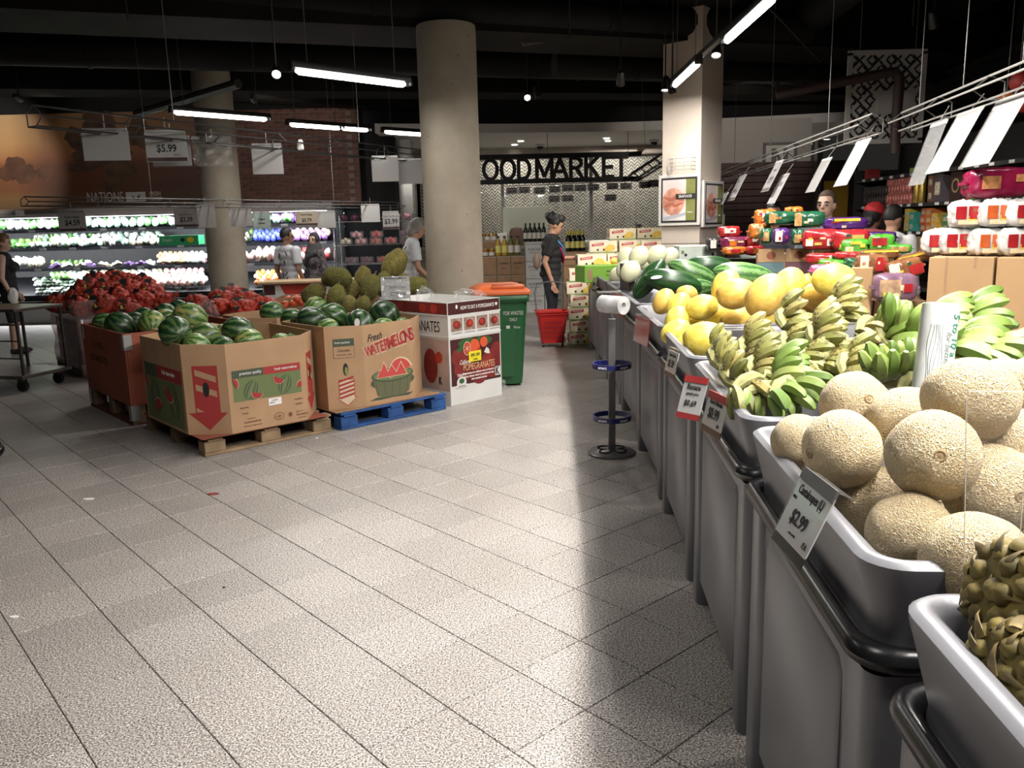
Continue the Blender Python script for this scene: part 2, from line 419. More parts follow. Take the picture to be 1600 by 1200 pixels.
for cx, cz, r in [(.75, .35, .42), (1.05, .05, .36), (.55, .0, .25), (.9, .62, .3), (.42, .42, .2), (1.25, -.22, .22), (1.0, -.38, .16), (1.6, .45, .3), (.35, -.1, .13)]:
    tb.poly(blob(cx, cz, r, y=-.0415 - dd)); dd += .0003
tb.poly([(.86, -.0445, -.6), (1.0, -.0445, -.6), (.96, -.0445, .2), (.9, -.0445, .2)])
tb.build('tree_print', TREE, mu, smooth=False)
t2 = MB()
for k, (cx, cz, r) in enumerate([(-.75, -.06, .2), (-.6, -.2, .22), (-.9, -.2, .16), (-.2, -.2, .16), (-2.2, -.2, .3), (-1.4, -.2, .14)]): t2.poly(blob(cx, cz, r, y=-.0412 - k * .0001))
t2.build('distant_tree_print', TREE2, mu, smooth=False)
GREYPRINT = mat('grey_print', (.48, .45, .41), .7)
lm = lambda x, z: face_frame((x, -.046, z), (1, 0, 0))
text(mu, 'NATIONS', .25, lm(.84, -.66), GREYPRINT, xs=.62, bold=.03)
MB().box((1.40, -.043, -.66), (.36, .004, .17)).build('badge_print', GREYPRINT, mu, smooth=False)
MB().poly([(1.32, -.0462, -.62), (1.38, -.0462, -.67), (1.38, -.0462, -.73)]).poly([(1.42, -.0462, -.73), (1.42, -.0462, -.67), (1.48, -.0462, -.61), (1.47, -.0462, -.69)]).build('leaf_mark', BLACK, mu, smooth=False)
text(mu, 'FRESH', .10, lm(1.76, -.615), GREYPRINT, xs=.75, bold=.02); text(mu, 'FOODS', .10, lm(1.76, -.705), GREYPRINT, xs=.75, bold=.02)

# ---- food market front: glazing, herringbone tile wall behind, curved soffit
def herring():
    t = NT('herringbone_tile'); p = t.pos(); s = t.n('ShaderNodeSeparateXYZ'); t.l(p, s.inputs[0])
    u = t.math('MULTIPLY', s.outputs[0], 7.0); f = t.math('FRACT', u); tri = t.math('ABSOLUTE', t.math('SUBTRACT', f, .5))
    v = t.math('ADD', t.math('MULTIPLY', s.outputs[2], 13.0), t.math('MULTIPLY', tri, 2.2)); st = t.math('FRACT', v)
    n = t.noise(p, 14, 3)
    c = t.ramp(st, [(.0, (.03, .028, .025)), (.12, (.03, .028, .025)), (.14, (.40, .37, .32)), (.5, (.55, .52, .46)), (.55, (.10, .09, .08)), (1, (.14, .125, .11))], 'CONSTANT')
    t.col(t.mix(.6, c, t.ramp(n, [(.3, (.45, .45, .45)), (.7, (1.25, 1.2, 1.12))]), 'MULTIPLY')); t.set(rough=.28); return t.m
wallbox('wall_market', (-2.05, 19.6, 0), (6.5, 19.8, ZC), herring(), label='grey herringbone tiled wall of the food market')
SOFF = mat('pale_soffit', (.78, .74, .70), .75)
def soffit():
    b = MB(); A = []; B = []
    n = 22
    for k in range(n + 1):
        x = -2.3 + 9.1 * k / n; y = 15.0 + .55 * math.cos((x - 2) * .42); A.append((x, y)); B.append((x, 18.4))
    for zz0, zz1 in ((3.16, 3.32),):
        vs = [(*p, zz0) for p in A] + [(*p, zz0) for p in B] + [(*p, zz1) for p in A]
        fs = [(k, k + 1, n + 2 + k, n + 1 + k) for k in range(n)] + [(2 * n + 2 + k, 2 * n + 3 + k, k + 1, k) for k in range(n)]
        b.add(vs, fs)
    return struct(b.build('trim_soffit', SOFF, smooth=False), 'curved pale soffit over the food market')
sf = soffit()
wallbox('trim_bulkhead', (-2.3, 15.6, 3.32), (6.8, 15.8, ZC), DARK, label='black bulkhead above the soffit')
STRIP = mat('brushed_strip', (.42, .37, .32), .25, .85)
wallbox('trim_glazing_head', (-2.05, 18.3, 2.95), (6.5, 18.4, 3.16), STRIP, label='brushed metal head strip over the glazing')
PANE = clear('shop_glass', tint=(.93, .95, .94), rough=.02, opacity=.03, haze=0.0)
FRAME = mat('brushed_frame', (.4, .38, .36), .3, .9)
w1 = struct(MB().box((2.2, 18.35, 1.05), (8.5, .1, .06)).build('window_1', FRAME, smooth=False), 'glazed food market front with metal mullions')
MB().box((2.2, 18.35, 2.94), (8.5, .1, .05)).build('head_rail', FRAME, w1, smooth=False)
for k, x in enumerate((-2.03, -.1, 1.85, 3.8, 5.75)):
    MB().box((x, 18.35, 2.0), (.07, .1, 1.9)).build('mullion', FRAME, w1, smooth=False)
    if k: xp = (-2.03, -.1, 1.85, 3.8, 5.75)[k - 1]; MB().box(((x + xp) / 2, 18.35, 2.0), (x - xp - .07, .012, 1.84)).build('pane', PANE, w1, smooth=False)
MB().box((-1.93, 16.1, 1.6), (.26, .5, 3.1)).build('trim_pier', mat('steel_pier', (.5, .48, .45), .22, .9), smooth=False)['kind'] = 'structure'
bpy.data.objects['trim_pier']['label'] = 'polished steel pier beside the food market'
wallbox('wall_counter', (-2.0, 17.3, 0), (6.2, 17.9, 1.02), mat('counter_front', (.30, .28, .22), .6, var=.2), label='pale counter front under the glazing')
wallbox('trim_counter_top', (-2.02, 17.2, 1.02), (6.22, 17.95, 1.09), mat('counter_steel', (.35, .34, .32), .25, .8), label='steel counter top below the glazing')

# ---- right rear: portal with metal frames, dark brick shutter, louvres
wallbox('wall_entrance', (2.75, 14.3, 2.35), (5.2, 14.5, 3.16), mat('entrance_fascia', (.42, .385, .35), .8), label='pale fascia over the side entrance')
MB().box((4.4, 13.6, 1.2), (2.6, .1, 2.4)).build('wall_shutter', mat('dark_red_shutter', (.05, .026, .022), .8, var=.3), smooth=False)['kind'] = 'structure'
so = bpy.data.objects['wall_shutter']; so['label'] = 'dark red brick panel behind the shoppers'
cm = MB().box((0, 0, 0), (2.5, .02, .085)).mesh('slat', MATS['dark_red_shutter'], smooth=False)
for k in range(22): link('slat', cm, so, V((4.4, 13.54, .08 + k * .108)))
ls = thing('logo_sign', 'square framed letter N sign on the pale entrance fascia', 'sign', M=face_frame(aty(1218, 249, 14.26), (1, 0, 0)))
MB().box((0, .26, 0), (.56, .04, .04)).box((0, -.26, 0), (.56, .04, .04)).box((.26, 0, 0), (.04, .5, .04)).box((-.26, 0, 0), (.04, .5, .04)).build('sign_frame', mat('grey_sign_frame', (.16, .15, .14), .6), ls, smooth=False); MB().box((0, 0, -.01), (.52, .52, .02)).build('sign_face', mat('pale_sign_face', (.6, .57, .53), .6), ls, smooth=False); MB().prism([(-.14, -.18), (-.06, -.18), (-.06, .06), (.07, -.18), (.14, -.18), (.14, .18), (.06, .18), (.06, -.05), (-.07, .18), (-.14, .18)], .012).build('lettering', MATS['grey_sign_frame'], ls, smooth=False)
for k, (x, y) in enumerate(((2.78, 14.2), (3.28, 14.1), (3.42, 14.05), (5.0, 13.4))):
    struct(MB().box((x, y, 1.35), (.09, .12, 2.7)).build('door_%d' % (k + 1), FRAME, smooth=False), 'brushed metal door post %s of the side entrance' % ORD[k])
lou = struct(MB().box((5.95, 10.0, 2.75), (.2, 4.0, 1.3)).build('trim_louvre', DARK, smooth=False), 'black louvred panel above the right shelving')
lm_ = MB().box((0, 0, 0), (.12, 3.9, .03), M=Matrix.Rotation(.5, 4, 'Y')).mesh('slat', mat('louvre_slat', (.03, .027, .025), .5), smooth=False)
for k in range(11): link('slat', lm_, lou, V((5.82, 10.0, 2.2 + k * .11)))

# ---- columns
def concrete():
    t = NT('concrete'); o = t.obj(); n = t.noise(o, 2.2, 5, .6)
    c = t.ramp(n, [(.3, (.235, .20, .15)), (.6, (.31, .27, .21)), (.75, (.35, .31, .245))])
    sp = t.vor(o, 7.0); pit = t.ramp(sp, [(.035, (.12, .10, .08)), (.05, (1, 1, 1))]); c = t.mix(1, c, pit, 'MULTIPLY')
    t.col(c); t.set(rough=.8); t.bump(t.noise(o, 20, 4), .15, .01); return t.m
CONC = concrete()
def column(x, y, r, h, label):
    b = MB(); b.lathe([(r, 0), (r, h * .33), (r * 1.0, h * .66), (r, h - .05), (r * .985, h)], 48)
    o = b.build('column_%d' % column.k, CONC, None, V((x, y, 0))); column.k += 1; o['kind'] = 'structure'; o['label'] = label; return o
column.k = 1
col1 = column(-.55, 8.3, .287, 3.37, 'large round concrete column behind the fruit cartons')
col2 = column(-4.2, 12.25, .275, 4.05, 'round concrete column before the produce case')
PILL = mat('pillar_paint', (.53, .455, .385), .8, var=.08, vs=3, bump=.1, bs=30)
PIL_M = Matrix.Translation((2.075, 9.355, 0)) @ Matrix.Rotation(R(-38), 4, 'Z')
pil = struct(MB().box((0, 0, 2.05), (.46, .54, 4.1)).build('pillar_1', PILL, None, PIL_M, smooth=False, bevel=.006), 'square cream pillar carrying the seafood posters')
MB().box((0, 0, 1.24), (.466, .546, .006)).build('panel_joint', mat('joint', (.2, .17, .14), .8), pil, smooth=False)
MB().box((.02, -.2705, .62), (.005, .004, 1.2)).build('panel_seam', MATS['joint'], pil, smooth=False)
# ================================================================== LIGHT FITTINGS
HOUS = mat('light_housing', (.02, .02, .02), .4)
TUBE = emit('lit_tube', (1.0, .97, .93), 14.0)
WIRE = mat('hanger_wire', (.22, .21, .2), .4, .5)
def tube_light(p, q, power, label, n_wire=2, group='linear ceiling lights'):
    p, q = V(p), V(q); mid = (p + q) / 2; d = (q - p).normalized(); L = (q - p).length
    t = thing('linear_light', label, 'ceiling light', M=face_frame(mid, d))
    # local x along the tube, y up, z sideways
    MB().box((0, .045, 0), (L + .1, .05, .07)).box((L / 2 + .045, .012, 0), (.02, .05, .075)).box((-L / 2 - .045, .012, 0), (.02, .05, .075)).build('housing', HOUS, t, bevel=.006)
    b = MB(); b.tube([(-L / 2, 0, 0), (-L / 2 + .03, 0, 0), (L / 2 - .03, 0, 0), (L / 2, 0, 0)], [.012, .028, .028, .012], 10); b.build('lit_tube', TUBE, t)
    for s in ((-1, 1) if n_wire == 2 else (0,)): MB().cyl((s * L * .4, .07, 0), (s * L * .4, ZC - mid.z, 0), .0035, n=5).build('hanger_wire', WIRE, t)
    l = bpy.data.lights.new('tube_lamp', 'AREA'); l.shape = 'RECTANGLE'; l.size = L; l.size_y = .07; l.energy = power; l.color = (1, .955, .9); l.spread = PI
    lo = bpy.data.objects.new('tube_lamp', l); C.objects.link(lo); lo.parent = t
    lo.matrix_local = Matrix.Translation((0, -.034, 0)) @ Matrix.Rotation(R(-90), 4, 'X')
    return t
G = TUBE_POWER_FLOOR
tube_light((-3.75, 9.62, 2.84), (-2.93, 10.40, 2.84), G, 'linear light hanging before the round column by the produce case')
tube_light((-1.62, 6.66, 2.70), (-.86, 7.39, 2.70), G, 'linear light beside the large round column')
tube_light((-2.76, 10.85, 2.83), (-2.22, 11.35, 2.83), G * .7, 'linear light hanging before the brick cladding')
tube_light((-2.20, 11.37, 2.83), (-1.90, 11.65, 2.83), G * .5, 'short linear light next to the hanging wire', 1)
tube_light((-1.70, 11.9, 2.83), (-.95, 12.55, 2.83), G * .8, 'linear light half hidden behind the large round column')
B_ = TUBE_POWER_BINS
for k, (y0, y1, lab) in enumerate([(7.5, 8.6, 'short linear light before the square pillar'), (5.45, 6.62, 'bright linear light above the melons and bananas')]):
    tube_light((1.72, y1, 2.83), (1.70, y0, 2.83), B_ * .75, lab, 2)
trk = MB().box((0, 0, 0), (.05, 6.2, .04)).build('light_track', HOUS, None, V((1.76, 6.1, 2.93)), smooth=False); tag(trk, 'black lighting track running over the fruit bins', 'light track')
for y in (3.4, 4.9, 7.1, 8.9): MB().cyl((0, y - 6.1, .02), (0, y - 6.1, .48), .004, n=5).build('track_wire', WIRE, trk)
XN = {4.1: 1.62, 2.75: 1.53, 1.4: 1.46, .05: 1.40}
for y0 in (4.1, 2.75, 1.4, .05): tube_light((XN[y0] + .02, y0 + 1.15, 2.83), (XN[y0], y0, 2.83), B_ * {4.1: .8, 2.75: .95, 1.4: 1.35, .05: 1.6}[y0], 'linear light over the %s' % {4.1: 'long watermelons', 2.75: 'bananas', 1.4: 'cantaloupes', .05: 'pineapples'}[y0], 2)
def spot(p, target, label, power=0, lit=True, size=.9, r=.045):
    p = V(p); d = (V(target) - p).normalized(); x = d.orthogonal().normalized()
    t = thing('spotlight', label, 'spotlight', M=basis(p, x, d.cross(x), d))
    b = MB(); b.lathe([(r * .6, -.13), (r * .75, -.12), (r, .0), (r, .02), (r * .9, .02), (r * .85, -.01)], 16); b.build('lamp_head', HOUS, t)
    MB().lathe([(0, .0), (r * .84, .002), (r * .84, .006), (0, .012)], 16).build('lens', emit('lit_lens', (1, .95, .88), 14) if lit else BLACK, t)
    inv = basis(p, x, d.cross(x), d).inverted(); MB().tube([(0, 0, -.06), inv @ (p + V((0, 0, .12))), inv @ V((p.x, p.y, ZC))], .008, 6).build('bracket', HOUS, t)
    if power:
        l = bpy.data.lights.new('spot_lamp', 'SPOT'); l.energy = power; l.spot_size = size; l.spot_blend = .5; l.color = (1, .93, .84); l.shadow_soft_size = .04
        lo = bpy.data.objects.new('spot_lamp', l); C.objects.link(lo); lo.parent = t; lo.matrix_local = Matrix.Translation((0, 0, .03)) @ Matrix.Rotation(PI, 4, 'X')
spot(atd(432, 115, 7.4), (-1.4, 3.8, 0), 'round spotlight shining beside the long linear light', 90)
spot((-9.0, 11.6, 3.35), (-9.5, 15.3, 2.75), 'spotlight washing the bright side of the mural', 300, True, .85)
spot((-6.6, 11.6, 3.35), (-6.6, 15.3, 2.75), 'added spotlight brightening the darker half of the mural', 70, True, 1.0)  # unseen spotlight added to lift the mural's darker half
spot((-3.6, 12.2, 3.35), (-3.9, 15.2, 2.75), 'added spotlight brightening the brick cladding', 75, True, 1.1)  # another added spotlight, put in to brighten the bricks
spot(atd(824, 152, 10.5), (.4, 6.5, .3), 'lit spotlight of the pair behind the large column', 70)
spot(atd(841, 150, 10.6), (1.2, 10.9, .6), 'pale spotlight turned away behind the large column', 60, False)
spot(atd(1050, 143, 8.5), (2.0, 8.9, 1.7), 'black spotlight aimed at the cream pillar', 28, False, .9)
spot(atd(1119, 84, 7.2), (1.6, 6.6, .9), 'lit spotlight between the two linear lights over the bins', 80)
spot((1.9, 2.2, 2.86), (1.35, 1.9, .9), 'spotlight over the cantaloupes', 45)
spot((1.9, 3.6, 2.86), (1.35, 3.0, .9), 'spotlight over the bananas', 15)
spot((1.9, 5.0, 2.86), (1.4, 4.6, .9), 'spotlight over the yellow melons', 40)
spot((1.7, 9.0, 2.86), (1.5, 8.6, .9), 'spotlight over the honeydew melons', 90)
spot((1.2, 8.8, 2.9), (1.4, 10.6, 1.0), 'added spotlight brightening the mango cartons', 240)  # extra spotlight put in to brighten the mango stack
for k_, (p_, q_) in enumerate([((-.55, 3.55, 2.84), (.25, 4.25, 2.84)), ((-2.6, 2.6, 2.84), (-1.8, 3.3, 2.84)), ((-.9, .6, 2.84), (-.1, 1.3, 2.84))]): tube_light(p_, q_, G * (.12, .3, .5)[k_], 'unseen fill light added over the open floor, ' + ('nearest the bins', 'toward the stock cart', 'closest to the viewer')[k_])  # out-of-view tubes added as fill for the floor and bin faces
spot((3.7, 11.6, 3.3), (3.9, 14.3, 2.7), 'added spotlight brightening the entrance fascia', 90, True, 1.2)  # unseen spotlight added to light the fascia
spot((4.0, 8.0, 3.2), (4.7, 8.6, 1.5), 'spotlight turned to the right shelving', 70)
spot((3.2, 4.4, 3.1), (2.6, 5.6, 1.3), 'spotlight over the snack packs', 40)
# recessed downlights and dome cameras in the soffit
for k, (x, y, lab) in enumerate([(804, 226, 'above the market sign'), (950, 220, 'above the end of the market sign'), (1226, 214, 'beyond the square pillar'), (1264, 224, 'low beyond the pillar'), (1292, 217, 'next to the hanging rail')]):
    p = atz(x, y, 3.155); t = thing('downlight', 'small lit downlight in the soffit ' + lab, 'downlight', p)
    b = MB(); b.lathe([(.085, .0), (.085, -.012), (.065, -.012), (.065, 0)], 20, close=True); b.build('trim_ring', mat('white_trim', (.7, .68, .65), .5), t)
    MB().lathe([(0, -.004), (.064, -.004), (.064, -.002), (0, -.002)], 20).build('lens', emit('lit_downlight', (1, .97, .95), 12), t)
for k, (x, y, lab) in enumerate([(844, 226, 'between the two downlights'), (1022, 219, 'beside the square pillar'), (1141, 216, 'beyond the square pillar')]):
    p = atz(x, y, 3.155); t = thing('dome_camera', 'black dome camera under the soffit ' + lab, 'camera', p)
    MB().lathe([(.1, 0), (.1, -.03), (.075, -.04)], 18).build('camera_base', mat('white_trim', (.7, .68, .65), .5), t)
    MB().ell((0, 0, -.04), (.07, .07, .08), 14, 8).build('dome', mat('smoked_dome', (.01, .01, .012), .08), t)
for k, (x, y, e) in enumerate([(-1.2, 16.6, 60), (.3, 16.8, 60), (2.0, 16.7, 60), (3.8, 16.6, 60), (5.4, 16.6, 40)]):  # extra downlights added so that floor bounce brightens the soffit
    t = thing('downlight', 'added downlight for bounce onto the soffit, ' + ORD[k] + ' from the steel pier', 'downlight', (x, y, 3.155)); MB().lathe([(.085, .0), (.085, -.012), (.065, -.012), (.065, 0)], 20, close=True).build('trim_ring', MATS['white_trim'], t); MB().lathe([(0, -.004), (.064, -.004), (.064, -.002), (0, -.002)], 20).build('lens', MATS['lit_downlight'], t)
    l = bpy.data.lights.new('soffit_bounce_lamp', 'SPOT'); l.energy = e; l.spot_size = 1.9; l.spot_blend = .6; l.color = (1, .94, .86); l.shadow_soft_size = .06; lo = bpy.data.objects.new('soffit_bounce_lamp', l); C.objects.link(lo); lo.parent = t; lo.location = (0, 0, -.03)
# room light inside the food market and extra fittings behind the viewer's shoulder
for k, (x, y) in enumerate([(.2, 18.9), (2.6, 18.9), (4.9, 18.9)]): tube_light((x - .6, y, 3.3), (x + .6, y, 3.3), 75, 'linear light inside the food market, ' + ['by the steel pier', 'near its middle', 'by the side entrance'][k], 2)
# ================================================================== GREY PRODUCE BINS (aisle side)
GREY = mat('grey_plastic', (.128, .129, .142), .36, var=.06, vs=3, bump=.04, bs=90)
RUBB = mat('black_bumper', (.007, .007, .008), .28)
LINER = mat('bin_liner', (.10, .09, .08), .9)
RIM = .94
def rrect(hx, hy, r, z, n=6, cx=0, cy=0):
    P = []
    for (sx, sy, a0) in ((1, 1, 0), (-1, 1, 90), (-1, -1, 180), (1, -1, 270)):
        for k in range(n + 1):
            a = R(a0 + 90 * k / n); P.append(V((cx + sx * (hx - r) + r * math.cos(a), cy + sy * (hy - r) + r * math.sin(a), z)))
    return P
def make_bin(name, label, near, far, width, fill=.74, hero=True, bump=True):
    """near/far: the two aisle-side rim corners (x, y)"""
    n, f = V((*near, 0)), V((*far, 0)); d = (f - n); L = d.length; d.normalize(); side = V((d.y, -d.x, 0))
    c = (n + f) / 2 + side * width / 2
    t = thing(name, label, 'produce bin', M=basis(c, side, d, V((0, 0, 1))), group='grey produce bins along the aisle')
    hx, hy = width / 2, L / 2; r = .07
    prof = [(.12, -.035), (.45, -.032), (.740, -.026), (.760, -.02), (.766, -.03), (.805, -.034), (.83, -.028), (.895, -.012), (.925, -.004), (.936, -.003), (.943, -.012), (.945, -.022), (.940, -.036), (.925, -.046), (.80, -.060), (fill, -.064)]
    b = MB(); b.loft([rrect(hx + o, hy + o, max(.02, r + o * .8), z) for z, o in prof], cap0=True, cap1=False); b.build('tub', GREY, t, sharp=.9)
    lb = MB(); lb.loft([rrect(hx - .064, hy - .064, .03, fill - .02), rrect(hx - .064, hy - .064, .03, fill)]); lb.build('liner_floor', LINER, t, smooth=False)
    # bumper rail wrapped right round the body
    bp = MB(); rings = []
    for k in range(10):
        a = 2 * PI * k / 10; rings.append(rrect(hx - .008 + .017 * math.cos(a), hy - .008 + .017 * math.cos(a), r, .784 + .023 * math.sin(a)))
    bp.loft(rings + [rings[0]], cap0=False, cap1=False); bp.build('bumper_rail', RUBB, t, sharp=2)
    # corner posts running down into feet
    for sx in (-1, 1):
        for sy in (-1, 1):
            if sx > 0 and not hero: continue
            q = MB(); q.loft([rrect(.055, .06, .03, z, 4, sx * (hx - .07), sy * (hy - .075)) for z in (0, .02, .4, .755)]); q.build('corner_post', GREY, t, sharp=.9)
    # raised side panels with a groove to the corner posts
    for sy in (0,):
        q = MB(); q.loft([[V((-hx + .037 - e, y_, z_)) for y_, z_ in [(-hy + .165 + i, .12), (hy - .165 - i, .12), (hy - .165 - i, .675 - i), (hy - .185 - i, .70 - i), (-hy + .185 + i, .70 - i), (-hy + .165 + i, .675 - i)]] for e, i in ((0, 0), (.010, 0), (.016, .008))], cap0=False); q.build('side_panel', GREY, t, sharp=.9)
    for s in (-1, 1):
        q = MB(); q.loft([[V((x_, s * (hy - .037 + e), z_)) for x_, z_ in [(-hx + .165 + i, .12), (hx - .165 - i, .12), (hx - .165 - i, .70 - i), (-hx + .165 + i, .70 - i)]] for e, i in ((0, 0), (.016, 0), (.022, .008))], cap0=False); q.build('end_panel', GREY, t, sharp=.9)
    return t, c, d, side, width / 2
BIN = {}
BIN[0] = make_bin('produce_bin', 'grey plastic produce bin holding the pineapples', (.435, -.05), (.525, 1.065), 1.12, .66)
BIN[1] = make_bin('produce_bin', 'grey plastic produce bin holding the netted cantaloupes', (.527, 1.14), (.602, 2.03), 1.12, .70)
BIN[2] = make_bin('produce_bin', 'grey plastic produce bin holding the green banana hands', (.61, 2.09), (.69, 3.06), 1.12, .70)
BIN[3] = make_bin('produce_bin', 'grey plastic produce bin holding the big yellow melons', (.69, 3.12), (.755, 4.07), 1.12, .72)
BIN[4] = make_bin('produce_bin', 'grey plastic produce bin holding the long dark watermelons', (.76, 4.14), (.81, 5.26), 1.12, .74)
BIN[5] = make_bin('produce_bin', 'grey plastic produce bin beyond the bag stand', (.835, 5.35), (.865, 6.45), .84, .70, False)
BIN[6] = make_bin('produce_bin', 'grey plastic produce bin under the honeydew melons', (.87, 6.52), (.895, 7.6), .84, .70, False)
BIN[7] = make_bin('produce_bin', 'grey plastic produce bin under the small yellow pears', (.90, 7.67), (.915, 8.68), .84, .70, False)
BIN[8] = make_bin('produce_bin', 'grey plastic produce bin next to the mango carton stack', (.92, 8.75), (.925, 9.75), .84, .70, False)
# ================================================================== FRUIT ON THE AISLE BINS
RAD = {}
def settle(objs, it=80, k=.55):
    """slide overlapping fruit apart along their own sight lines, so that they touch instead of cutting into each other"""
    for _ in range(it):
        moved = False
        for i, a in enumerate(objs):
            for b in objs[i + 1:]:
                if (a.location - b.location).length > .6: continue
                worst = 0
                for oa, ra in RAD[a]:
                    for ob, rb in RAD[b]:
                        d = (a.location + oa - b.location - ob).length; worst = max(worst, (ra + rb) * .985 - d)
                if worst > .001:
                    moved = True; f, n = (a, b) if (a.location - EYE).length > (b.location - EYE).length else (b, a)
                    f.location += (f.location - EYE).normalized() * worst * k; n.location -= (n.location - EYE).normalized() * worst * k
        if not moved: break
def lump(seed, amp, sc=1.6):
    return lambda d: 1 + amp * noise.noise((d.x * sc + seed, d.y * sc, d.z * sc))
def cantaloupe_mat():
    t = NT('netted_rind'); o = t.obj(); n = t.noise(o, 2.5, 3)
    wv = t.n('ShaderNodeVectorMath', operation='ADD'); t.l(o, wv.inputs[0])
    nn = t.n('ShaderNodeTexNoise'); nn.inputs['Scale'].default_value = 3; t.l(o, nn.inputs['Vector'])
    sc = t.n('ShaderNodeVectorMath', operation='SCALE'); sc.inputs['Scale'].default_value = .16; t.l(nn.outputs['Color'], sc.inputs[0]); t.l(sc.outputs[0], wv.inputs[1])
    e1 = t.vor(wv.outputs[0], 13, 'DISTANCE_TO_EDGE'); e2 = t.vor(wv.outputs[0], 24, 'DISTANCE_TO_EDGE')
    net = t.math('MINIMUM', e1, t.math('MULTIPLY', e2, 1.6))
    ridge = t.ramp(net, [(.0, (1, 1, 1)), (.10, (.7, .7, .7)), (.22, (0, 0, 0))])
    base = t.ramp(n, [(.3, (.58, .37, .15)), (.55, (.70, .49, .22)), (.75, (.75, .55, .27))])
    big = t.noise(o, .9, 2); base = t.mix(t.ramp(big, [(.5, (0, 0, 0)), (.75, (.7, .7, .7))]), base, (.66, .42, .15))
    c = t.mix(ridge, base, (.86, .72, .47)); h = t.n('ShaderNodeHueSaturation'); t.l(c, h.inputs['Color']); t.l(t.math('ADD', t.math('MULTIPLY', t.rand(), .22), .88), h.inputs['Value'])
    t.col(h.outputs[0]); t.set(rough=.62); t.bump(ridge, .8, .012); return t.m
NETTED = cantaloupe_mat()
SCAR = mat('stem_scar', (.24, .17, .09), .85, var=.4, vs=60)
def cant_mesh(seed): return MB().ell((0, 0, 0), (1, 1, .94), 40, 24, f=lump(seed, .05)).mesh('rind', NETTED)
CM = [cant_mesh(k * 5.1) for k in range(4)]
SC_ME = MB().lathe([(0, .012), (.04, .012), (.07, .0), (.11, .016), (.16, -.02)], 14).mesh('stem_scar', SCAR)
def cantaloupe(px, py, rpx, r, label, rot=None, scar=True):
    dep = FPX * r / rpx; p = atd(px, py, dep)
    rot = rot or Euler((rnd(-1.2, 1.2), rnd(-1.2, 1.2), rnd(0, 6)))
    t = thing('cantaloupe', label, 'melon', M=Matrix.Translation(p), group='netted cantaloupes in the front bin')
    M = rot.to_matrix().to_4x4() @ Matrix.Scale(r, 4)
    link('rind', random.choice(CM), t, M); RAD[t] = [(V((0, 0, 0)), r * .89)]
    if scar: link('stem_scar', SC_ME, t, M @ Matrix.Translation((0, 0, .935)))
    return t
toward = lambda tx, tz, rz=0: Euler((R(90 + tx), R(0), R(tz)))  # stem end turned to the viewer
CANT = [
 (1315, 702, 62, .079, 'large netted cantaloupe beside the far rim corner, stem scar at its edge', toward(0, -75)),
 (1250, 692, 46, .066, 'small netted cantaloupe tucked in the far rim corner', None),
 (1335, 634, 54, .076, 'netted cantaloupe resting against the bananas', None),
 (1415, 662, 57, .076, 'greenish yellow netted cantaloupe with brown stem scar, half in shade', toward(-20, -10)),
 (1458, 712, 69, .079, 'netted cantaloupe with rough stem scar in the middle of its pile', toward(-15, -20)),
 (1516, 624, 70, .082, 'largest netted cantaloupe on top of the pile beside the bag roll', Euler((2.6, .3, 0))),
 (1566, 597, 40, .072, 'netted cantaloupe behind the largest one near the bag roll', None),
 (1612, 612, 56, .076, 'netted cantaloupe at the back cut by the picture edge', None),
 (1371, 792, 66, .085, 'pale netted cantaloupe nestled against the aisle rim', Euler((2.2, .5, .6))),
 (1421, 832, 66, .073, 'netted cantaloupe leaning on the aisle rim behind the near one', Euler((2.5, -.4, .3))),
 (1549, 764, 72, .082, 'coarsely netted cantaloupe behind the clear plastic panel with pale scar', toward(-8, 4)),
 (1604, 700, 66, .078, 'netted cantaloupe under the largest one by the panel top', None),
 (1524, 876, 80, .079, 'nearest netted cantaloupe behind the clear panel base', Euler((2.3, .2, .2))),
 (1392, 724, 40, .070, 'netted cantaloupe mostly hidden in a gap of the pile', None),
 (1486, 800, 50, .074, 'netted cantaloupe wedged below the two scarred ones', None),
 (1625, 850, 66, .076, 'netted cantaloupe cut by the picture edge near the rim', None)]
for a in CANT: cantaloupe(*a)
# ---- yellow melons
def ymelon_mat():
    t = NT('yellow_rind'); o = t.obj(); n = t.noise(o, 3.2, 5, .6); r = t.rand()
    a = t.ramp(n, [(.3, (.62, .36, .055)), (.6, (.74, .49, .11)), (.75, (.79, .58, .20))])
    b = t.ramp(n, [(.3, (.68, .50, .05)), (.6, (.80, .65, .11)), (.8, (.84, .72, .22))])
    c = t.mix(t.ramp(r, [(.45, (0, 0, 0)), (.6, (1, 1, 1))]), a, b)
    s = t.noise(o, 16, 4); c = t.mix(t.ramp(s, [(.68, (0, 0, 0)), (.74, (.55, .55, .55))]), c, (.33, .17, .03))
    t.col(c); t.set(rough=.42); t.bump(t.noise(o, 9, 3), .12, .03); return t.m
YM = ymelon_mat()
YME = [MB().ell((0, 0, 0), (.84, .84, 1.08), 24, 16, f=lump(k * 3.3, .05)).mesh('rind', YM) for k in range(3)]
YST = MB().lathe([(.035, -.03), (.03, .05), (.0, .055)], 8).mesh('stem_end', SCAR)
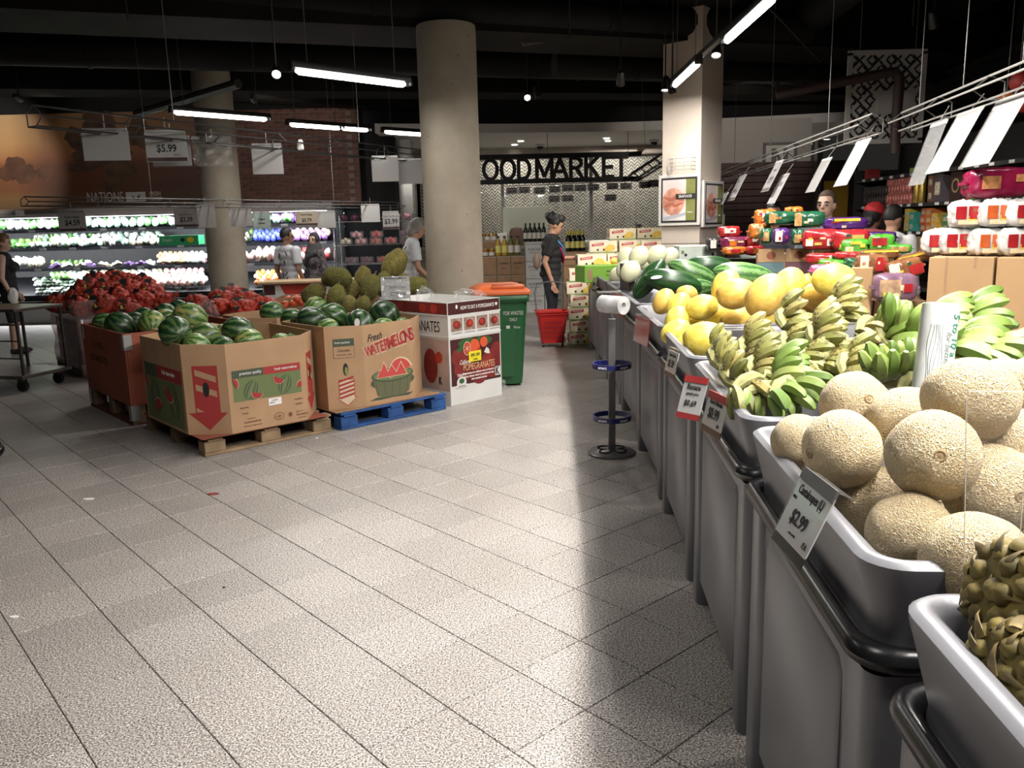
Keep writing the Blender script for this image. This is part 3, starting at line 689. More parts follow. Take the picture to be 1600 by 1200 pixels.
def ymelon(px, py, rpx, r, label, tilt=0, pitch=70, group='yellow melons in their bin', meshes=None, stem=YST, name='yellow_melon', rt=1.08):
    """tilt: angle of the long axis as seen (0 = lying level), pitch: turn about the view"""
    p = atd(px, py, FPX * r / rpx)
    ax = (CAM_R * math.cos(R(tilt)) + CAM_U * math.sin(R(tilt))) * math.cos(R(pitch - 70)) - CAM_F * math.sin(R(pitch - 70)); ax.normalize()
    x = ax.orthogonal().normalized(); t = thing(name, label, 'melon', M=Matrix.Translation(p), group=group)
    M = basis((0, 0, 0), x, ax.cross(x), ax) @ Matrix.Scale(r, 4)
    link('rind', random.choice(meshes or YME), t, M); lg = name == 'long_watermelon'; RAD[t] = [(ax * r * q, r * (.42 if lg else .72)) for q in ((-.62, 0, .62) if lg else (-.22, .22))]
    if stem: link('stem_end', stem, t, M @ Matrix.Translation((0, 0, rt)))
    return t
YL = [(1037, 471, 20, .075, 'lemon yellow melon standing above the aisle rim', 60), (1060, 476, 20, .072, 'lemon yellow melon leaning behind the rim one', 45), (1097, 480, 24, .080, 'deep orange yellow melon with brown scratch marks', 15),
 (1134, 447, 25, .085, 'smooth orange melon at the back touching the watermelons', 60), (1150, 459, 29, .092, 'long smooth golden melon beneath the biggest one', 10), (1197, 462, 35, .103, 'biggest golden melon on top with brown netted scar patch', 50),
 (1117, 493, 21, .075, 'plain golden melon under the scratched orange one', 10), (1150, 499, 24, .080, 'round golden melon below the biggest one', 20), (1101, 529, 32, .088, 'near golden melon with scar beside the banana bin', 5),
 (1077, 511, 23, .078, 'golden melon between the near one and the rim', 30), (1058, 502, 23, .078, 'pale golden melon close to the aisle rim', 70), (1027, 499, 15, .066, 'small yellow melon behind the plastic sign holder', 70),
 (1015, 489, 14, .066, 'small dull yellow melon at the corner below the watermelons', 80), (1073, 459, 16, .07, 'bright yellow melon against the light green watermelon', 0), (1091, 458, 14, .07, 'bright yellow melon half hidden by the orange one', 0),
 (1231, 447, 29, .095, 'golden melon behind the biggest one, next to the cardboard', 60), (1302, 437, 31, .098, 'long golden melon on the far side by the cardboard flap', 5), (1281, 462, 27, .09, 'pale golden melon below the long far one', 5),
 (1262, 443, 18, .08, 'spotted golden melon tucked beside the long far one', 40), (1254, 476, 26, .088, 'bright pale golden melon above the brown banana hands', 20), (1211, 497, 25, .085, 'golden melon half buried beneath the biggest one', 15),
 (1283, 484, 22, .085, 'pale golden melon just behind a speckled banana hand', 10), (1368, 471, 18, .08, 'golden melon peeping out beside the wrapped purple pack', 80), (1175, 513, 24, .085, 'golden melon peeping over the brown banana hand', 0)]
YL += [(1056, 519, 23, .072, 'golden melon right at the rim corner of its bin', 30), (1080, 541, 26, .075, 'golden melon touching the aisle rim before the near scarred one', 15)]
for a in YL: ymelon(a[0], a[1], a[2], a[3], a[4], a[5])
# ---- long dark watermelons
def wmat(name, dark, light, n, wob, lo=.35, hi=.62, rough=.3, yellow=False):
    t = NT(name); o = t.obj(); s = t.n('ShaderNodeSeparateXYZ'); t.l(o, s.inputs[0])
    a = t.math('ARCTAN2', s.outputs[1], s.outputs[0]); nz = t.noise(o, 4.5, 4, .65); nz2 = t.noise(o, 11, 3)
    f = t.math('SINE', t.math('ADD', t.math('MULTIPLY', a, float(n)), t.math('MULTIPLY', nz, wob)))
    f = t.math('ADD', t.math('MULTIPLY_ADD', f, .36, .5), t.math('MULTIPLY', t.math('SUBTRACT', nz2, .5), .55))
    c = t.ramp(f, [(lo, dark), (hi, light)])
    if yellow: c = t.mix(t.ramp(t.noise(o, 1.1, 2), [(.60, (0, 0, 0)), (.70, (.75, .75, .75))]), c, (.42, .36, .12))
    h = t.n('ShaderNodeHueSaturation'); t.l(c, h.inputs['Color']); t.l(t.math('ADD', t.math('MULTIPLY', t.rand(), .5), .75), h.inputs['Value'])
    t.col(h.outputs[0]); t.set(rough=rough); return t.m
LW1 = wmat('dark_long_rind', (.010, .045, .012), (.02, .078, .018), 9, 7); LW2 = wmat('pale_long_rind', (.035, .11, .025), (.13, .25, .08), 9, 7)
LWM = [MB().ell((0, 0, 0), (.46, .46, 1.1), 24, 18, f=lump(k * 2.1, .05)).mesh('rind', m) for k, m in enumerate((LW1, LW2))]
STM = mat('dry_stem', (.12, .09, .04), .9)
LST = MB().tube([(0, 0, -.03), (.01, 0, .05), (.04, 0, .09)], .025, 6).mesh('stem', STM)
WLL = [(1014, 436, 34, .165, 'dark watermelon leaning upright at the end of its bin', 52, 0), (1052, 441, 42, .20, 'long dark watermelon with a white oval sticker', -12, 0), (1083, 427, 38, .185, 'medium green watermelon behind the stickered one', -22, 1),
 (1111, 416, 36, .185, 'dark oval watermelon on top against the pale cartons', -4, 0), (1163, 430, 44, .20, 'pale striped watermelon at the back next to the yellow melons', -8, 1), (1075, 452, 38, .185, 'light green watermelon lying lowest over the yellow melons', 4, 1),
 (1009, 455, 22, .15, 'dark watermelon low beside the plastic bin rim', 40, 0), (1014, 469, 20, .14, 'small striped dark watermelon wedged at the rim', 30, 0), (1160, 446, 36, .18, 'green watermelon half hidden beneath the pale striped one', 0, 1)]
for px_, py_, rp, r, lab, ti, k in WLL:
    t = ymelon(px_, py_, rp, r, lab, ti, 70, 'long watermelons in their bin', [LWM[k]], LST, 'long_watermelon')
    if 'sticker' in lab:
        m = t.children[0]; q = MB(); q.add([(.5 * .36 * math.cos(a) * .0 + .0, 0, 0) for a in (0,)] * 0, [])
        p = V((1026, 436)); c = aty(1026, 433.5, (t.location.y - .075)); s_ = MB().prism([(.042 * math.cos(a), .016 * math.sin(a)) for a in [2 * PI * i / 18 for i in range(18)]], .002)
        s_.build('sticker', PAPER, t, Matrix.Translation(-t.location) @ face_frame(c + V((.0, .0, .0)), CAM_R * .98 + CAM_F * -.1 + CAM_U * .12, CAM_U * .8 + CAM_F * .6), smooth=False)
# ---- honeydews and small yellow pears further along
HD = mat('honeydew_rind', (.60, .60, .40), .4, var=.08, hue=.1)
HDM = [MB().ell((0, 0, 0), (.88, .88, 1.05), 20, 14, f=lump(k * 3.7, .04)).mesh('rind', HD) for k in range(2)]
HL = [(978, 401, 15, 'standing at the head of the upper row'), (998, 401, 17, 'second in the upper row'), (1026, 399, 17, 'third in the upper row'), (1046, 401, 15, 'end of the upper row near the white carton'), (976, 421, 15, 'leaning in front of the upper row'), (985, 424, 17, 'large and round beside the grey box'), (964, 431, 14, 'low beside the yellow pears'),
 (975, 436, 13, 'lowest against the grey bin rim'), (988, 439, 12, 'half behind the dark wooden post'), (1012, 409, 15, 'dim in the gap of the upper row')]
for k, (x, y, rp, lab) in enumerate(HL): ymelon(x, y, rp, .085, 'pale honeydew melon ' + lab, rnd(20, 80), 70, 'honeydew melons further down the bins', HDM, YST, 'honeydew_melon', 1.05)
PR = mat('yellow_pear_skin', (.80, .62, .10), .4, var=.1)
PRM = MB().lathe([(0, -.9), (.4, -.85), (.62, -.55), (.66, -.15), (.5, .3), (.3, .65), (.24, .95), (.12, 1.08), (0, 1.1)], 14).mesh('skin', PR)
prs = []
for k, (x, y) in enumerate([(930, 436), (937, 433), (944, 430), (951, 427), (934, 428), (942, 424), (949, 420), (955, 416), (956, 424), (940, 439), (949, 436), (926, 432), (959, 433)]):
    p = atd(x, y, FPX * .06 / 8.5); t = thing('yellow_pear', 'x', 'pear', M=TR(p, rnd(.9, 1.9), rnd(-.6, .6), rnd(0, 6), .06), group='small yellow pears'); link('skin', PRM, t); link('stem', LST, t, TR((0, 0, 1.08), s=2.0)); prs.append(t)
relax([(o, (.044, .044, .05)) for o in prs]); rowlabels(prs, 'small yellow pear by the green box', 3)
settle([o for o in RAD])
# ---- bananas
def banana_mat(name, cols, brown):
    t = NT(name); o = t.obj(); r = t.rand(); n = t.noise(o, 14, 3)
    s = t.n('ShaderNodeSeparateXYZ'); t.l(o, s.inputs[0])
    c = t.ramp(t.math('ADD', t.math('MULTIPLY', r, .6), t.math('MULTIPLY', n, .4)), [(.25, cols[0]), (.5, cols[1]), (.8, cols[2])])
    m = t.noise(o, 42, 4, .7); c = t.mix(t.ramp(m, [(.62 - brown, (0, 0, 0)), (.68 - brown, (.85, .85, .85))]), c, (.07, .045, .02))
    e = t.ramp(t.math('ABSOLUTE', s.outputs[2]), [(.0, (0, 0, 0)), (.062, (0, 0, 0)), (.072, (1, 1, 1))]); c = t.mix(t.math('MULTIPLY', e, .75), c, (.13, .10, .035))
    t.col(c); t.set(rough=.5); return t.m
BG = banana_mat('green_peel', [(.095, .165, .024), (.165, .245, .05), (.255, .305, .09)], 0.035)
BY = banana_mat('speckled_peel', [(.17, .18, .045), (.29, .28, .085), (.36, .30, .11)], .10)
BSTEM = mat('banana_stalk', (.26, .25, .10), .8, var=.4, vs=30)
def banana_mesh(m, bend, L=.118, r=.0222):
    P = []; rs = []; n = 9
    for k in range(n + 1):
        u = k / n; a = (u - .5) * bend; Rr = L / bend
        P.append(((1 - math.cos(a)) * Rr, 0, math.sin(a) * Rr))
        rs.append(r * [.40, .52, .82, .96, 1.0, 1.0, .99, .93, .70, .30][k])
    return MB().tube(P, rs, 6).mesh('finger', m, sharp=.55)
BME = {m.name: [banana_mesh(m, b) for b in (.75, 1.0, .55)] for m in (BG, BY)}
def hand(p, out, up, n, m, label, L=1.0, rows=2, spread=1.0, curl=1):
    """a hand of bananas: stalk crown at p, fingers fan out along 'out'"""
    out = V(out).normalized(); up = V(up); up = (up - out * up.dot(out)).normalized(); sd = out.cross(up)
    t = thing('banana_hand', label, 'bananas', M=basis(p, sd, out, up), group='hands of short bananas in their bin')
    mes = BME[m.name]
    b = MB(); b.tube([(-.055 * spread, .004, .0), (-.02 * spread, -.006, .010), (.02 * spread, -.006, .010), (.055 * spread, .004, .0)], [.013, .02, .02, .013], 8); b.build('stalk', BSTEM, t)
    for q in range(rows):
        k_ = n - q
        for i in range(k_):
            f = (i - (k_ - 1) / 2) / max(1, (k_ - 1) / 2) if k_ > 1 else 0
            a = f * .50 * spread + rnd(-.05, .05); el = .06 + .42 * q + rnd(-.06, .06) - abs(f) * .15
            dirv = V((math.sin(a) * math.cos(el), math.cos(a) * math.cos(el), math.sin(el))); base = V((f * .062 * spread, 0, .022 * q))
            z = dirv; x = (V((0, 0, 1)) - z * z.z).normalized(); x = -x * curl; y = z.cross(x)
            sL = L * rnd(.88, 1.08); M = basis(base + dirv * .060 * sL, x, y, z) @ Matrix.Rotation(rnd(-.2, .2), 4, 'Z') @ Matrix.Scale(sL, 4)
            link('finger', random.choice(mes), t, M)
    return t
# (pixel x, y, depth, direction of fingers as seen (deg, 0=right, 90=up), lift toward viewer, n, material, label)
BL = [(1163, 545, 2.72, 25, .35, 6, 'y', 'speckled yellow banana hand, largest on the aisle side', .95), (1176, 575, 2.55, 20, .45, 6, 'y', 'pale banana hand below the largest speckled one', .9), (1204, 594, 2.42, 22, .55, 6, 'g', 'bright green banana hand fanned out over the aisle rim', 1.0),
 (1168, 597, 2.38, -50, .3, 4, 'y', 'brown scarred banana hand hanging at the bin corner', .85), (1225, 605, 2.30, -30, .7, 5, 'g', 'green banana hand with tips pointing at the near rim', .85), (1303, 478, 2.95, 25, .5, 6, 'y', 'speckled banana hand crowning the heap', .95),
 (1272, 525, 2.72, 30, .5, 7, 'y', 'brown streaked banana hand in the middle of the heap', 1.0), (1222, 499, 2.95, 20, .3, 4, 'y', 'small greenish banana hand next to the yellow melons', .85), (1392, 590, 2.38, 105, .45, 8, 'g', 'fresh green banana hand with upright fingers beside the bag roll', 1.05),
 (1380, 525, 2.72, 35, .4, 6, 'g', 'green banana hand behind the upright one', 1.0), (1452, 506, 2.78, 2, .35, 8, 'g', 'big pale green banana hand crowning the right side', 1.12), (1488, 534, 2.62, -14, .4, 7, 'g', 'long green banana hand right of the bag roll', 1.25),
 (1225, 535, 2.85, 10, .3, 5, 'y', 'speckled banana hand half hidden between two others', .9), (1118, 560, 2.78, 40, .3, 5, 'y', 'small dull banana hand at the melon bin corner', .75), (1320, 570, 2.50, 10, .5, 5, 'y', 'overripe banana hand with brown tips in a hollow', .8),
 (1140, 590, 2.58, 60, .4, 5, 'y', 'small yellow banana hand by the red price strip', .75), (1572, 560, 2.60, 5, .3, 5, 'y', 'pale cream banana hand at the far right side', .9), (1350, 508, 2.80, -25, .4, 5, 'y', 'yellow green banana hand below the crowning one', .85),
 (1420, 600, 2.28, -30, .5, 4, 'g', 'small green banana hand behind the cantaloupes', .8), (1290, 560, 2.62, -15, .4, 6, 'y', 'dark shaded banana hand under the brown streaked one', .9), (1420, 530, 2.66, 80, .45, 6, 'g', 'upright green banana hand touching the bag roll', 1.0),
 (1512, 496, 2.95, 8, .3, 6, 'g', 'green banana hand behind the big pale one', 1.2), (1250, 560, 2.6, -10, .6, 5, 'y', 'yellow banana hand filling the gap before the green fan', .85), (1540, 545, 2.55, -25, .5, 5, 'g', 'low green banana hand on the far right rim', 1.0), (1195, 610, 2.36, -70, .5, 4, 'g', 'short green banana hand drooping over the near corner', .75)]
for x, y, dep, ang, lift, n, m, lab, L in BL:
    ang -= 14; d = CAM_R * math.cos(R(ang)) + CAM_U * math.sin(R(ang)) - CAM_F * lift
    hand(atd(x, y, dep), d, CAM_U * .75 - CAM_F * .65 + CAM_R * .1, n, BG if m == 'g' else BY, lab, L, 2)
# ---- pineapples at the near corner
PSK = mat('pineapple_eye', (.15, .115, .03), .7, var=.75, vs=22, hue=.7); PBR = mat('pineapple_bract', (.15, .11, .045), .8, var=.8, vs=25, hue=.9); PGL = mat('pineapple_leaf', (.10, .16, .06), .6, var=.4)
def pineapple(p, ax, r, h, label, crown=True):
    ax = V(ax).normalized(); x = ax.orthogonal().normalized(); t = thing('pineapple', label, 'pineapple', M=basis(p, x, ax.cross(x), ax), group='pineapples in the nearest bin')
    MB().lathe([(r * .46, -h * .49), (r * .85, -h * .42), (r * .97, -h * .15), (r * .97, h * .15), (r * .8, h * .42), (r * .4, h * .5)], 24).build('flesh_body', PSK, t)
    eye = MB().lathe([(0, .008), (.005, .0085), (.010, .006), (.0135, .001), (.015, -.005)], 8).mesh('eye', PSK); br = MB().tube([(0, -.010, .002), (0, 0, .008), (.001, .010, .011), (.002, .022, .011), (.004, .034, .006)], [.0075, .0075, .005, .0022, .0005], 5, flat=.35).mesh('bract', PBR)
    n = 190; PF = [(-.5, .0), (-.49, .46), (-.42, .85), (-.15, .97), (.15, .97), (.42, .8), (.5, .4)]
    for k in range(n):
        f = k / (n - 1); zz = -.5 + f; i = max(j for j in range(len(PF) - 1) if PF[j][0] <= zz + 1e-9); (z0, r0), (z1, r1) = PF[i], PF[i + 1]; q = (zz - z0) / (z1 - z0); rr = r * (r0 + (r1 - r0) * q); a = k * 2.39996; z = zz * h
        nz = -(r1 - r0) * r / max(1e-4, (z1 - z0) * h); nrm = V((math.cos(a), math.sin(a), max(-2.5, min(2.5, nz)))).normalized(); c = V((rr * math.cos(a), rr * math.sin(a), z)); y_ = V((0, 0, 1)) if abs(nrm.z) < .95 else V((math.cos(a), math.sin(a), 0)); y_ = (y_ - nrm * nrm.dot(y_)).normalized(); M = basis(c, y_.cross(nrm), y_, nrm)
        link('eye', eye, t, M @ Matrix.Scale(rnd(.95, 1.15) * r / .07, 4)); link('bract', br, t, M @ Matrix.Rotation(rnd(-.6, .6), 4, 'Z') @ Matrix.Scale(rnd(.6, 1.1), 4))
    if crown:
        for k in range(22):
            a = k * 2.4; e = .3 + .9 * k / 22; L = .09 + .05 * rnd(0, 1); d = V((math.cos(a) * math.cos(e), math.sin(a) * math.cos(e), math.sin(e)))
            MB().tube([V((0, 0, h * .48)) + d * .005, V((0, 0, h * .5)) + d * L * .5 + V((0, 0, .01)), V((0, 0, h * .5)) + d * L], [.012, .010, .0008], 4, flat=.3).build('crown_leaf', PGL, t)
    return t
pineapple(atd(1650, 948, 1.02), (.8, .1, -.3), .070, .19, 'upper pineapple with dry curled bracts, lying on its side')
pineapple(atd(1640, 1052, .97), (.9, .25, -.25), .060, .165, 'lower pineapple with green eyes half behind the upper one')
pineapple(atd(1735, 1090, .98), (.6, -.7, .2), .068, .18, 'pineapple lying deepest in the nearest bin')
# ================================================================== CARTON ISLAND ON THE LEFT
KRAFT = mat('kraft_board', (.40, .245, .135), .75, var=.10, vs=4, bump=.03, bs=120); KRAFT2 = mat('kraft_dark', (.30, .18, .10), .8, var=.15)
WOOD = mat('pallet_wood', (.26, .18, .105), .85, var=.35, vs=7, hue=.3, bump=.2, bs=30); BLUEW = mat('blue_pallet_paint', (.014, .065, .22), .7, var=.35, vs=9, hue=.2)
PRED = mat('red_print', (.33, .030, .028), .7); PGRN = mat('green_print', (.13, .17, .065), .7); PDKG = mat('dark_green_print', (.055, .075, .045), .7); PPALE = mat('pale_print', (.62, .48, .34), .7); PFLESH = mat('flesh_print', (.48, .06, .05), .7)
WMELON = [wmat('striped_rind', (.012, .045, .014), (.085, .15, .045), 10, 6, .46, .68), wmat('light_striped_rind', (.04, .11, .025), (.19, .26, .085), 11, 6, .38, .62, yellow=True), wmat('dark_striped_rind', (.008, .03, .012), (.045, .095, .032), 10, 6, .48, .7)]
WMM = [MB().ell((0, 0, 0), (1, 1, 1.1), 28, 18, f=lump(k * 4.4, .04)).mesh('rind', m) for k, m in enumerate(WMELON)]
NUB = MB().tube([(0, 0, -.02), (.01, 0, .08), (.06, 0, .16)], [.045, .03, .03], 6).mesh('stem', STM)
def wmelon(px, py, rpx, dep, label, kind=0, rot=None, grp='round watermelons in the cartons'):
    r = rpx * dep / FPX; p = atd(px, py, dep); t = thing('watermelon', label, 'watermelon', M=Matrix.Translation(p), group=grp)
    M = (rot or Euler((rnd(.6, 2.2), rnd(-.7, .7), rnd(0, 6)))).to_matrix().to_4x4() @ Matrix.Scale(r, 4); link('rind', WMM[kind], t, M); link('stem', NUB, t, M @ Matrix.Translation((0, 0, 1.08))); RAD[t] = [(V((0, 0, 0)), r * 1.05)]; return t
def D2(a): return V((math.cos(R(a)), math.sin(R(a)), 0))
def pallet(name, label, o, ang, L, W, m, h=.135, tops=7):
    u = D2(ang); v = D2(ang + 90); t = thing(name, label, 'pallet', M=basis(o, u, v, (0, 0, 1)))
    for y in (.06, W / 2, W - .06): MB().box((L / 2, y, .011), (L, .10, .02)).build('bottom_board', m, t, smooth=False, bevel=.003, seg=1)
    for x in (.075, L / 2, L - .075):
        for y in (.065, W / 2, W - .065): MB().box((x, y, .061), (.145, .11, .078)).build('block', m, t, smooth=False, bevel=.004, seg=1)
        MB().box((x, W / 2, .108), (.10, W, .016)).build('stringer_board', m, t, smooth=False)
    for k in range(tops): MB().box((L / 2, .05 + (W - .1) * k / (tops - 1), h - .010), (L, .09 if tops > 6 else .11, .017)).build('top_board', m, t, smooth=False, bevel=.002, seg=1)
    return t
def octabin(name, label, o, ang, du, dw, cut, z0, z1, m=KRAFT, grp='octagonal kraft fruit cartons'):
    """cut: (near, right, far, left) chamfers as (along u, along w)"""
    u = D2(ang); v = D2(ang + 90); t = thing(name, label, 'carton', M=basis(V(o) + V((0, 0, z0)), u, v, (0, 0, 1)), group=grp)
    a, b, c, d = cut; h = z1 - z0
    P = [(a[0], 0), (du - b[0], 0), (du, b[1]), (du, dw - c[1]), (du - c[0], dw), (d[0], dw), (0, dw - d[1]), (0, a[1])]
    cx, cy = du / 2, dw / 2; k = .009; In = [(cx + (x - cx) * (1 - 2 * k / du * 1.0), cy + (y - cy) * (1 - 2 * k / dw)) for x, y in P]
    wv = [.0, .006, -.004, .005, 0, -.005, .004, .007]
    b_ = MB(); b_.loft([[V((x, y, 0)) for x, y in P], [V((x, y, h + wv[i])) for i, (x, y) in enumerate(P)], [V((x, y, h + wv[i])) for i, (x, y) in enumerate(In)], [V((x, y, .01)) for x, y in In]], cap0=True, cap1=True)
    b_.build('carton_wall', m, t, smooth=False)
    fr = []
    for i in range(8):
        A = V((*P[i], 0)); B = V((*P[(i + 1) % 8], 0)); fr.append((face_frame(A, B - A), (B - A).length, h))
    return t, fr
LAY = [0]
def dec(t, fr, m, pts, name='print', lift=1):
    """flat print on a carton face; pts in metres in that face"""
    LAY[0] = (LAY[0] + 1) % 7
    return MB().poly([(x, y, .0008 * lift + .00006 * LAY[0]) for x, y in pts]).build(name, m, t, fr, smooth=False)
def rect(x0, y0, x1, y1): return [(x0, y0), (x1, y0), (x1, y1), (x0, y1)]
def ellp(cx, cy, rx, ry, a0=0, a1=360, rot=0, n=20):
    c, s = math.cos(R(rot)), math.sin(R(rot)); P = []
    for k in range(n + (0 if a1 - a0 >= 360 else 1)):
        a = R(a0 + (a1 - a0) * k / n); x, y = rx * math.cos(a), ry * math.sin(a); P.append((cx + x * c - y * s, cy + x * s + y * c))
    return P
def melon_pattern(t, fr, x0, y0, w, h, n, seed):
    """printed panel: green ground with striped melons and red wedges"""
    rr = random.Random(seed); dec(t, fr, PGRN, rect(x0, y0, x0 + w, y0 + h), 'green_print')
    for k in range(n):
        cx = x0 + w * (k + .5) / n; cy = y0 + h * (.5 + rr.uniform(-.12, .12))
        rot = rr.uniform(-50, 50) + 60; rx, ry = min(w / n * .75, h * .44), min(w / n * .42, h * .3)
        for s, m in ((1, PDKG), (.78, PGRN), (.55, PDKG), (.32, PGRN)): dec(t, fr, m, [(min(max(x, x0), x0 + w), min(max(y, y0), y0 + h)) for x, y in ellp(cx, cy, rx, ry * s, rot=rot, n=16)], 'melon_print', 2 + (1 - s) * 3)
    for k in range(n + 2):
        cx = x0 + w * (k + .0) / (n + 1); cy = y0 + h * (.28 if k % 2 else .78); r = min(h * .27, w * .16); rot = rr.uniform(150, 400)
        for s, m in ((1.0, PPALE), (.92, PRED)):
            q = ellp(cx, cy, r * s, r * s, 0, 180, rot, 12)
            dec(t, fr, m, [(min(max(x, x0), x0 + w), min(max(y, y0), y0 + h)) for x, y in q], 'slice_print', 6 + (2 if s < 1 else 0))
def arrow(t, fr, w, h, x0, x1, ytop, hole=True):
    cx = (x0 + x1) / 2; b = (x1 - x0)
    dec(t, fr, PRED, [(cx, .03), (cx + b * .78, .15), (cx + b * .5, .15), (cx + b * .5, ytop), (cx - b * .5, ytop), (cx - b * .5, .15), (cx - b * .78, .15)], 'arrow_print')
    for k in range(3):
        y = .155 + k * (ytop - .17) / 3; s = (ytop - .17) / 3 * .42
        dec(t, fr, KRAFT, [(x1 - b * .08, y), (x1 - b * .08, y + s), (x0 + b * .1, y + s * 2.2), (x0 + b * .1, y + s * 1.2)] if k else [(x0 + b * .35, y), (x0 + b * .05, y + s * .8), (x0 + b * .05, y)], 'stripe_print', 3)
    if hole: dec(t, fr, BLACK, ellp(cx, ytop - .16, .022, .05, n=16), 'hand_hole', 5)
A1 = 41.7
pallet('wooden_pallet', 'weathered bare wood pallet under the striped melon carton', (-2.06, 5.24, 0), A1, .955, 1.18, WOOD)
c1, f1 = octabin('melon_carton', 'open kraft carton with printed melon panels and red down arrows', V((-2.06, 5.24, 0)) + D2(A1) * -.04 + D2(A1 + 90) * -.04, A1, 1.0, 1.20, ((.22, .20), (.22, .27), (.24, .24), (.2, .2)), .136, .745)
MB().box((.48, .57, -.0015), (.94, 1.14, .003)).build('base_sheet', mat('red_base_sheet', (.26, .075, .045), .8), c1, smooth=False)
F, L, h = f1[0]
melon_pattern(c1, F, .03, .21, L - .06, .16, 2, 3); dec(c1, F, PDKG, rect(.03, .372, .03 + (L - .06) * .45, .425), 'green_band', 2); dec(c1, F, PRED, rect(.03 + (L - .06) * .45, .372, L - .03, .425), 'red_band', 2)
text(c1, 'premium quality', .03, F @ TR((.16, .40, .004)), WHITE_INK, xs=.8); text(c1, 'fresh watermelons', .028, F @ TR((.42, .40, .004)), WHITE_INK, xs=.8)
BROWNINK = mat('brown_ink', (.20, .06, .035), .8)
for s, x, y, z in (('Item No.', .10, .165, .02), ('Count', .10, .125, .02), ('Seedless', .50, .165, .02), ('Seeded', .50, .13, .02), ('produce of', .14, .085, .014), ('watermelons', .15, .062, .026), ('packed and shipped fresh', .15, .035, .014), ('keep cool', .50, .075, .014), ('Growers', .52, .052, .028), ('farm produce', .52, .028, .013)): text(c1, s, z, F @ TR((x, y, .002)), BROWNINK, xs=.9)
dec(c1, F, BROWNINK, ellp(.345, .065, .038, .028, n=14), 'emblem_print', 1); dec(c1, F, KRAFT, ellp(.345, .065, .033, .023, n=14), 'emblem_field', 3); text(c1, '~@~', .03, F @ TR((.345, .065, .004)), BROWNINK, xs=.8)
dec(c1, F, BROWNINK, ellp(.43, .062, .016, .018, n=10), 'fruit_emblem', 1)
dec(c1, F, PAPER, rect(.275, .15, .37, .20), 'white_sticker', 4); text(c1, 'lot label', .014, F @ TR((.318, .185, .0045)), INK); text(c1, '00418', .014, F @ TR((.30, .168, .0045)), INK)
F, L, h = f1[7]; arrow(c1, F, L, h, L / 2 - .085, L / 2 + .085, .47)
F, L, h = f1[1]; arrow(c1, F, L, h, L / 2 - .085, L / 2 + .085, .47)
F, L, h = f1[6]; melon_pattern(c1, F, .04, .02, L - .08, .31, 2, 5); dec(c1, F, PDKG, rect(.04, .335, .04 + (L - .08) * .35, .43), 'green_band', 2); dec(c1, F, PRED, rect(.04 + (L - .08) * .35, .335, L - .03, .43), 'red_band', 2); text(c1, 'fresh watermelon', .05, F @ TR((L * .66, .39, .004)), WHITE_INK, xs=.7)
# second carton on the blue pallet
A2 = 42.2
pallet('blue_pallet', 'blue painted wood pallet under the basket picture carton', (-1.275, 5.875, 0), A2, .99, 1.0, BLUEW)
o2 = V((-1.275, 5.875, 0)) + D2(A2) * -.02 + D2(A2 + 90) * .04
c2, f2 = octabin('melon_carton', 'open kraft carton printed Fresh Watermelons with a fruit basket', o2, A2, 1.0, .96, ((.27, .10), (.28, .28), (.25, .25), (.2, .2)), .142, .765)
MB().box((.48, .46, -.003), (.98, .96, .005)).build('base_sheet', KRAFT2, c2, smooth=False)
c2.children[0].name = 'carton_wall.002'
F, L, h = f2[0]; F = F @ Matrix.Translation((-.03, 0, 0))
text(c2, 'Fresh', .075, F @ TR((.13, h - .10, .002), rz=.12), INK, xs=.8, shear=.45, bold=.012)
for k, ch in enumerate('WATERMELONS'): text(c2, ch, .105 + .004 * k, F @ TR((.075 + .040 * k, h - .205 + .009 * k, .0025), rz=.2), PRED, xs=.62, bold=.035); text(c2, ch, .118 + .004 * k, F @ TR((.073 + .040 * k, h - .207 + .009 * k, .0015), rz=.2), PPALE, xs=.62, bold=.05)
dec(c2, F, mat('outline_print', (.07, .075, .035), .7), ellp(.28, .165, .205, .06), 'leaf_print', 1); dec(c2, F, mat('basket_print', (.115, .12, .06), .7), [(.10, .20), (.46, .20), (.43, .07), (.38, .045), (.18, .045), (.13, .07)], 'basket_print', 2)
dec(c2, F, PDKG, ellp(.28, .215, .195, .055), 'basket_rim', 3); dec(c2, F, PGRN, ellp(.28, .218, .18, .045), 'rim_print', 4)
for cx, cy, r_, rt in ((.36, .225, .115, 20),): dec(c2, F, PPALE, ellp(cx, cy, r_, r_ * 1.05, 0, 180, rt), 'slice_print', 5); dec(c2, F, PFLESH, ellp(cx - .005, cy, r_ * .9, r_ * .95, 0, 180, rt), 'flesh_print', 6)
for q in ([(.14, .20), (.26, .20), (.20, .33)], [(.20, .20), (.34, .20), (.27, .30)], [(.29, .20), (.42, .20), (.36, .315)], [(.13, .20), (.22, .20), (.16, .27)]): dec(c2, F, PPALE, q, 'slice_print', 7); c_ = (sum(p[0] for p in q) / 3, sum(p[1] for p in q) / 3); dec(c2, F, PFLESH, [(c_[0] + (x - c_[0]) * .86, c_[1] + (y - c_[1]) * .86) for x, y in q], 'flesh_print', 8)
for k in range(5): dec(c2, F, MATS['outline_print'], [(.12 + k * .075, .178 - abs(k - 2) * -.002), (.125 + k * .075, .178), (.145 + k * .065, .055), (.14 + k * .065, .055)], 'weave_print', 3)
dec(c2, F, PDKG, [(.06, .035), (.16, .03), (.28, .036), (.42, .03), (.47, .05), (.38, .052), (.26, .046), (.12, .052)], 'ground_print', 1)
F, L, h = f2[7]
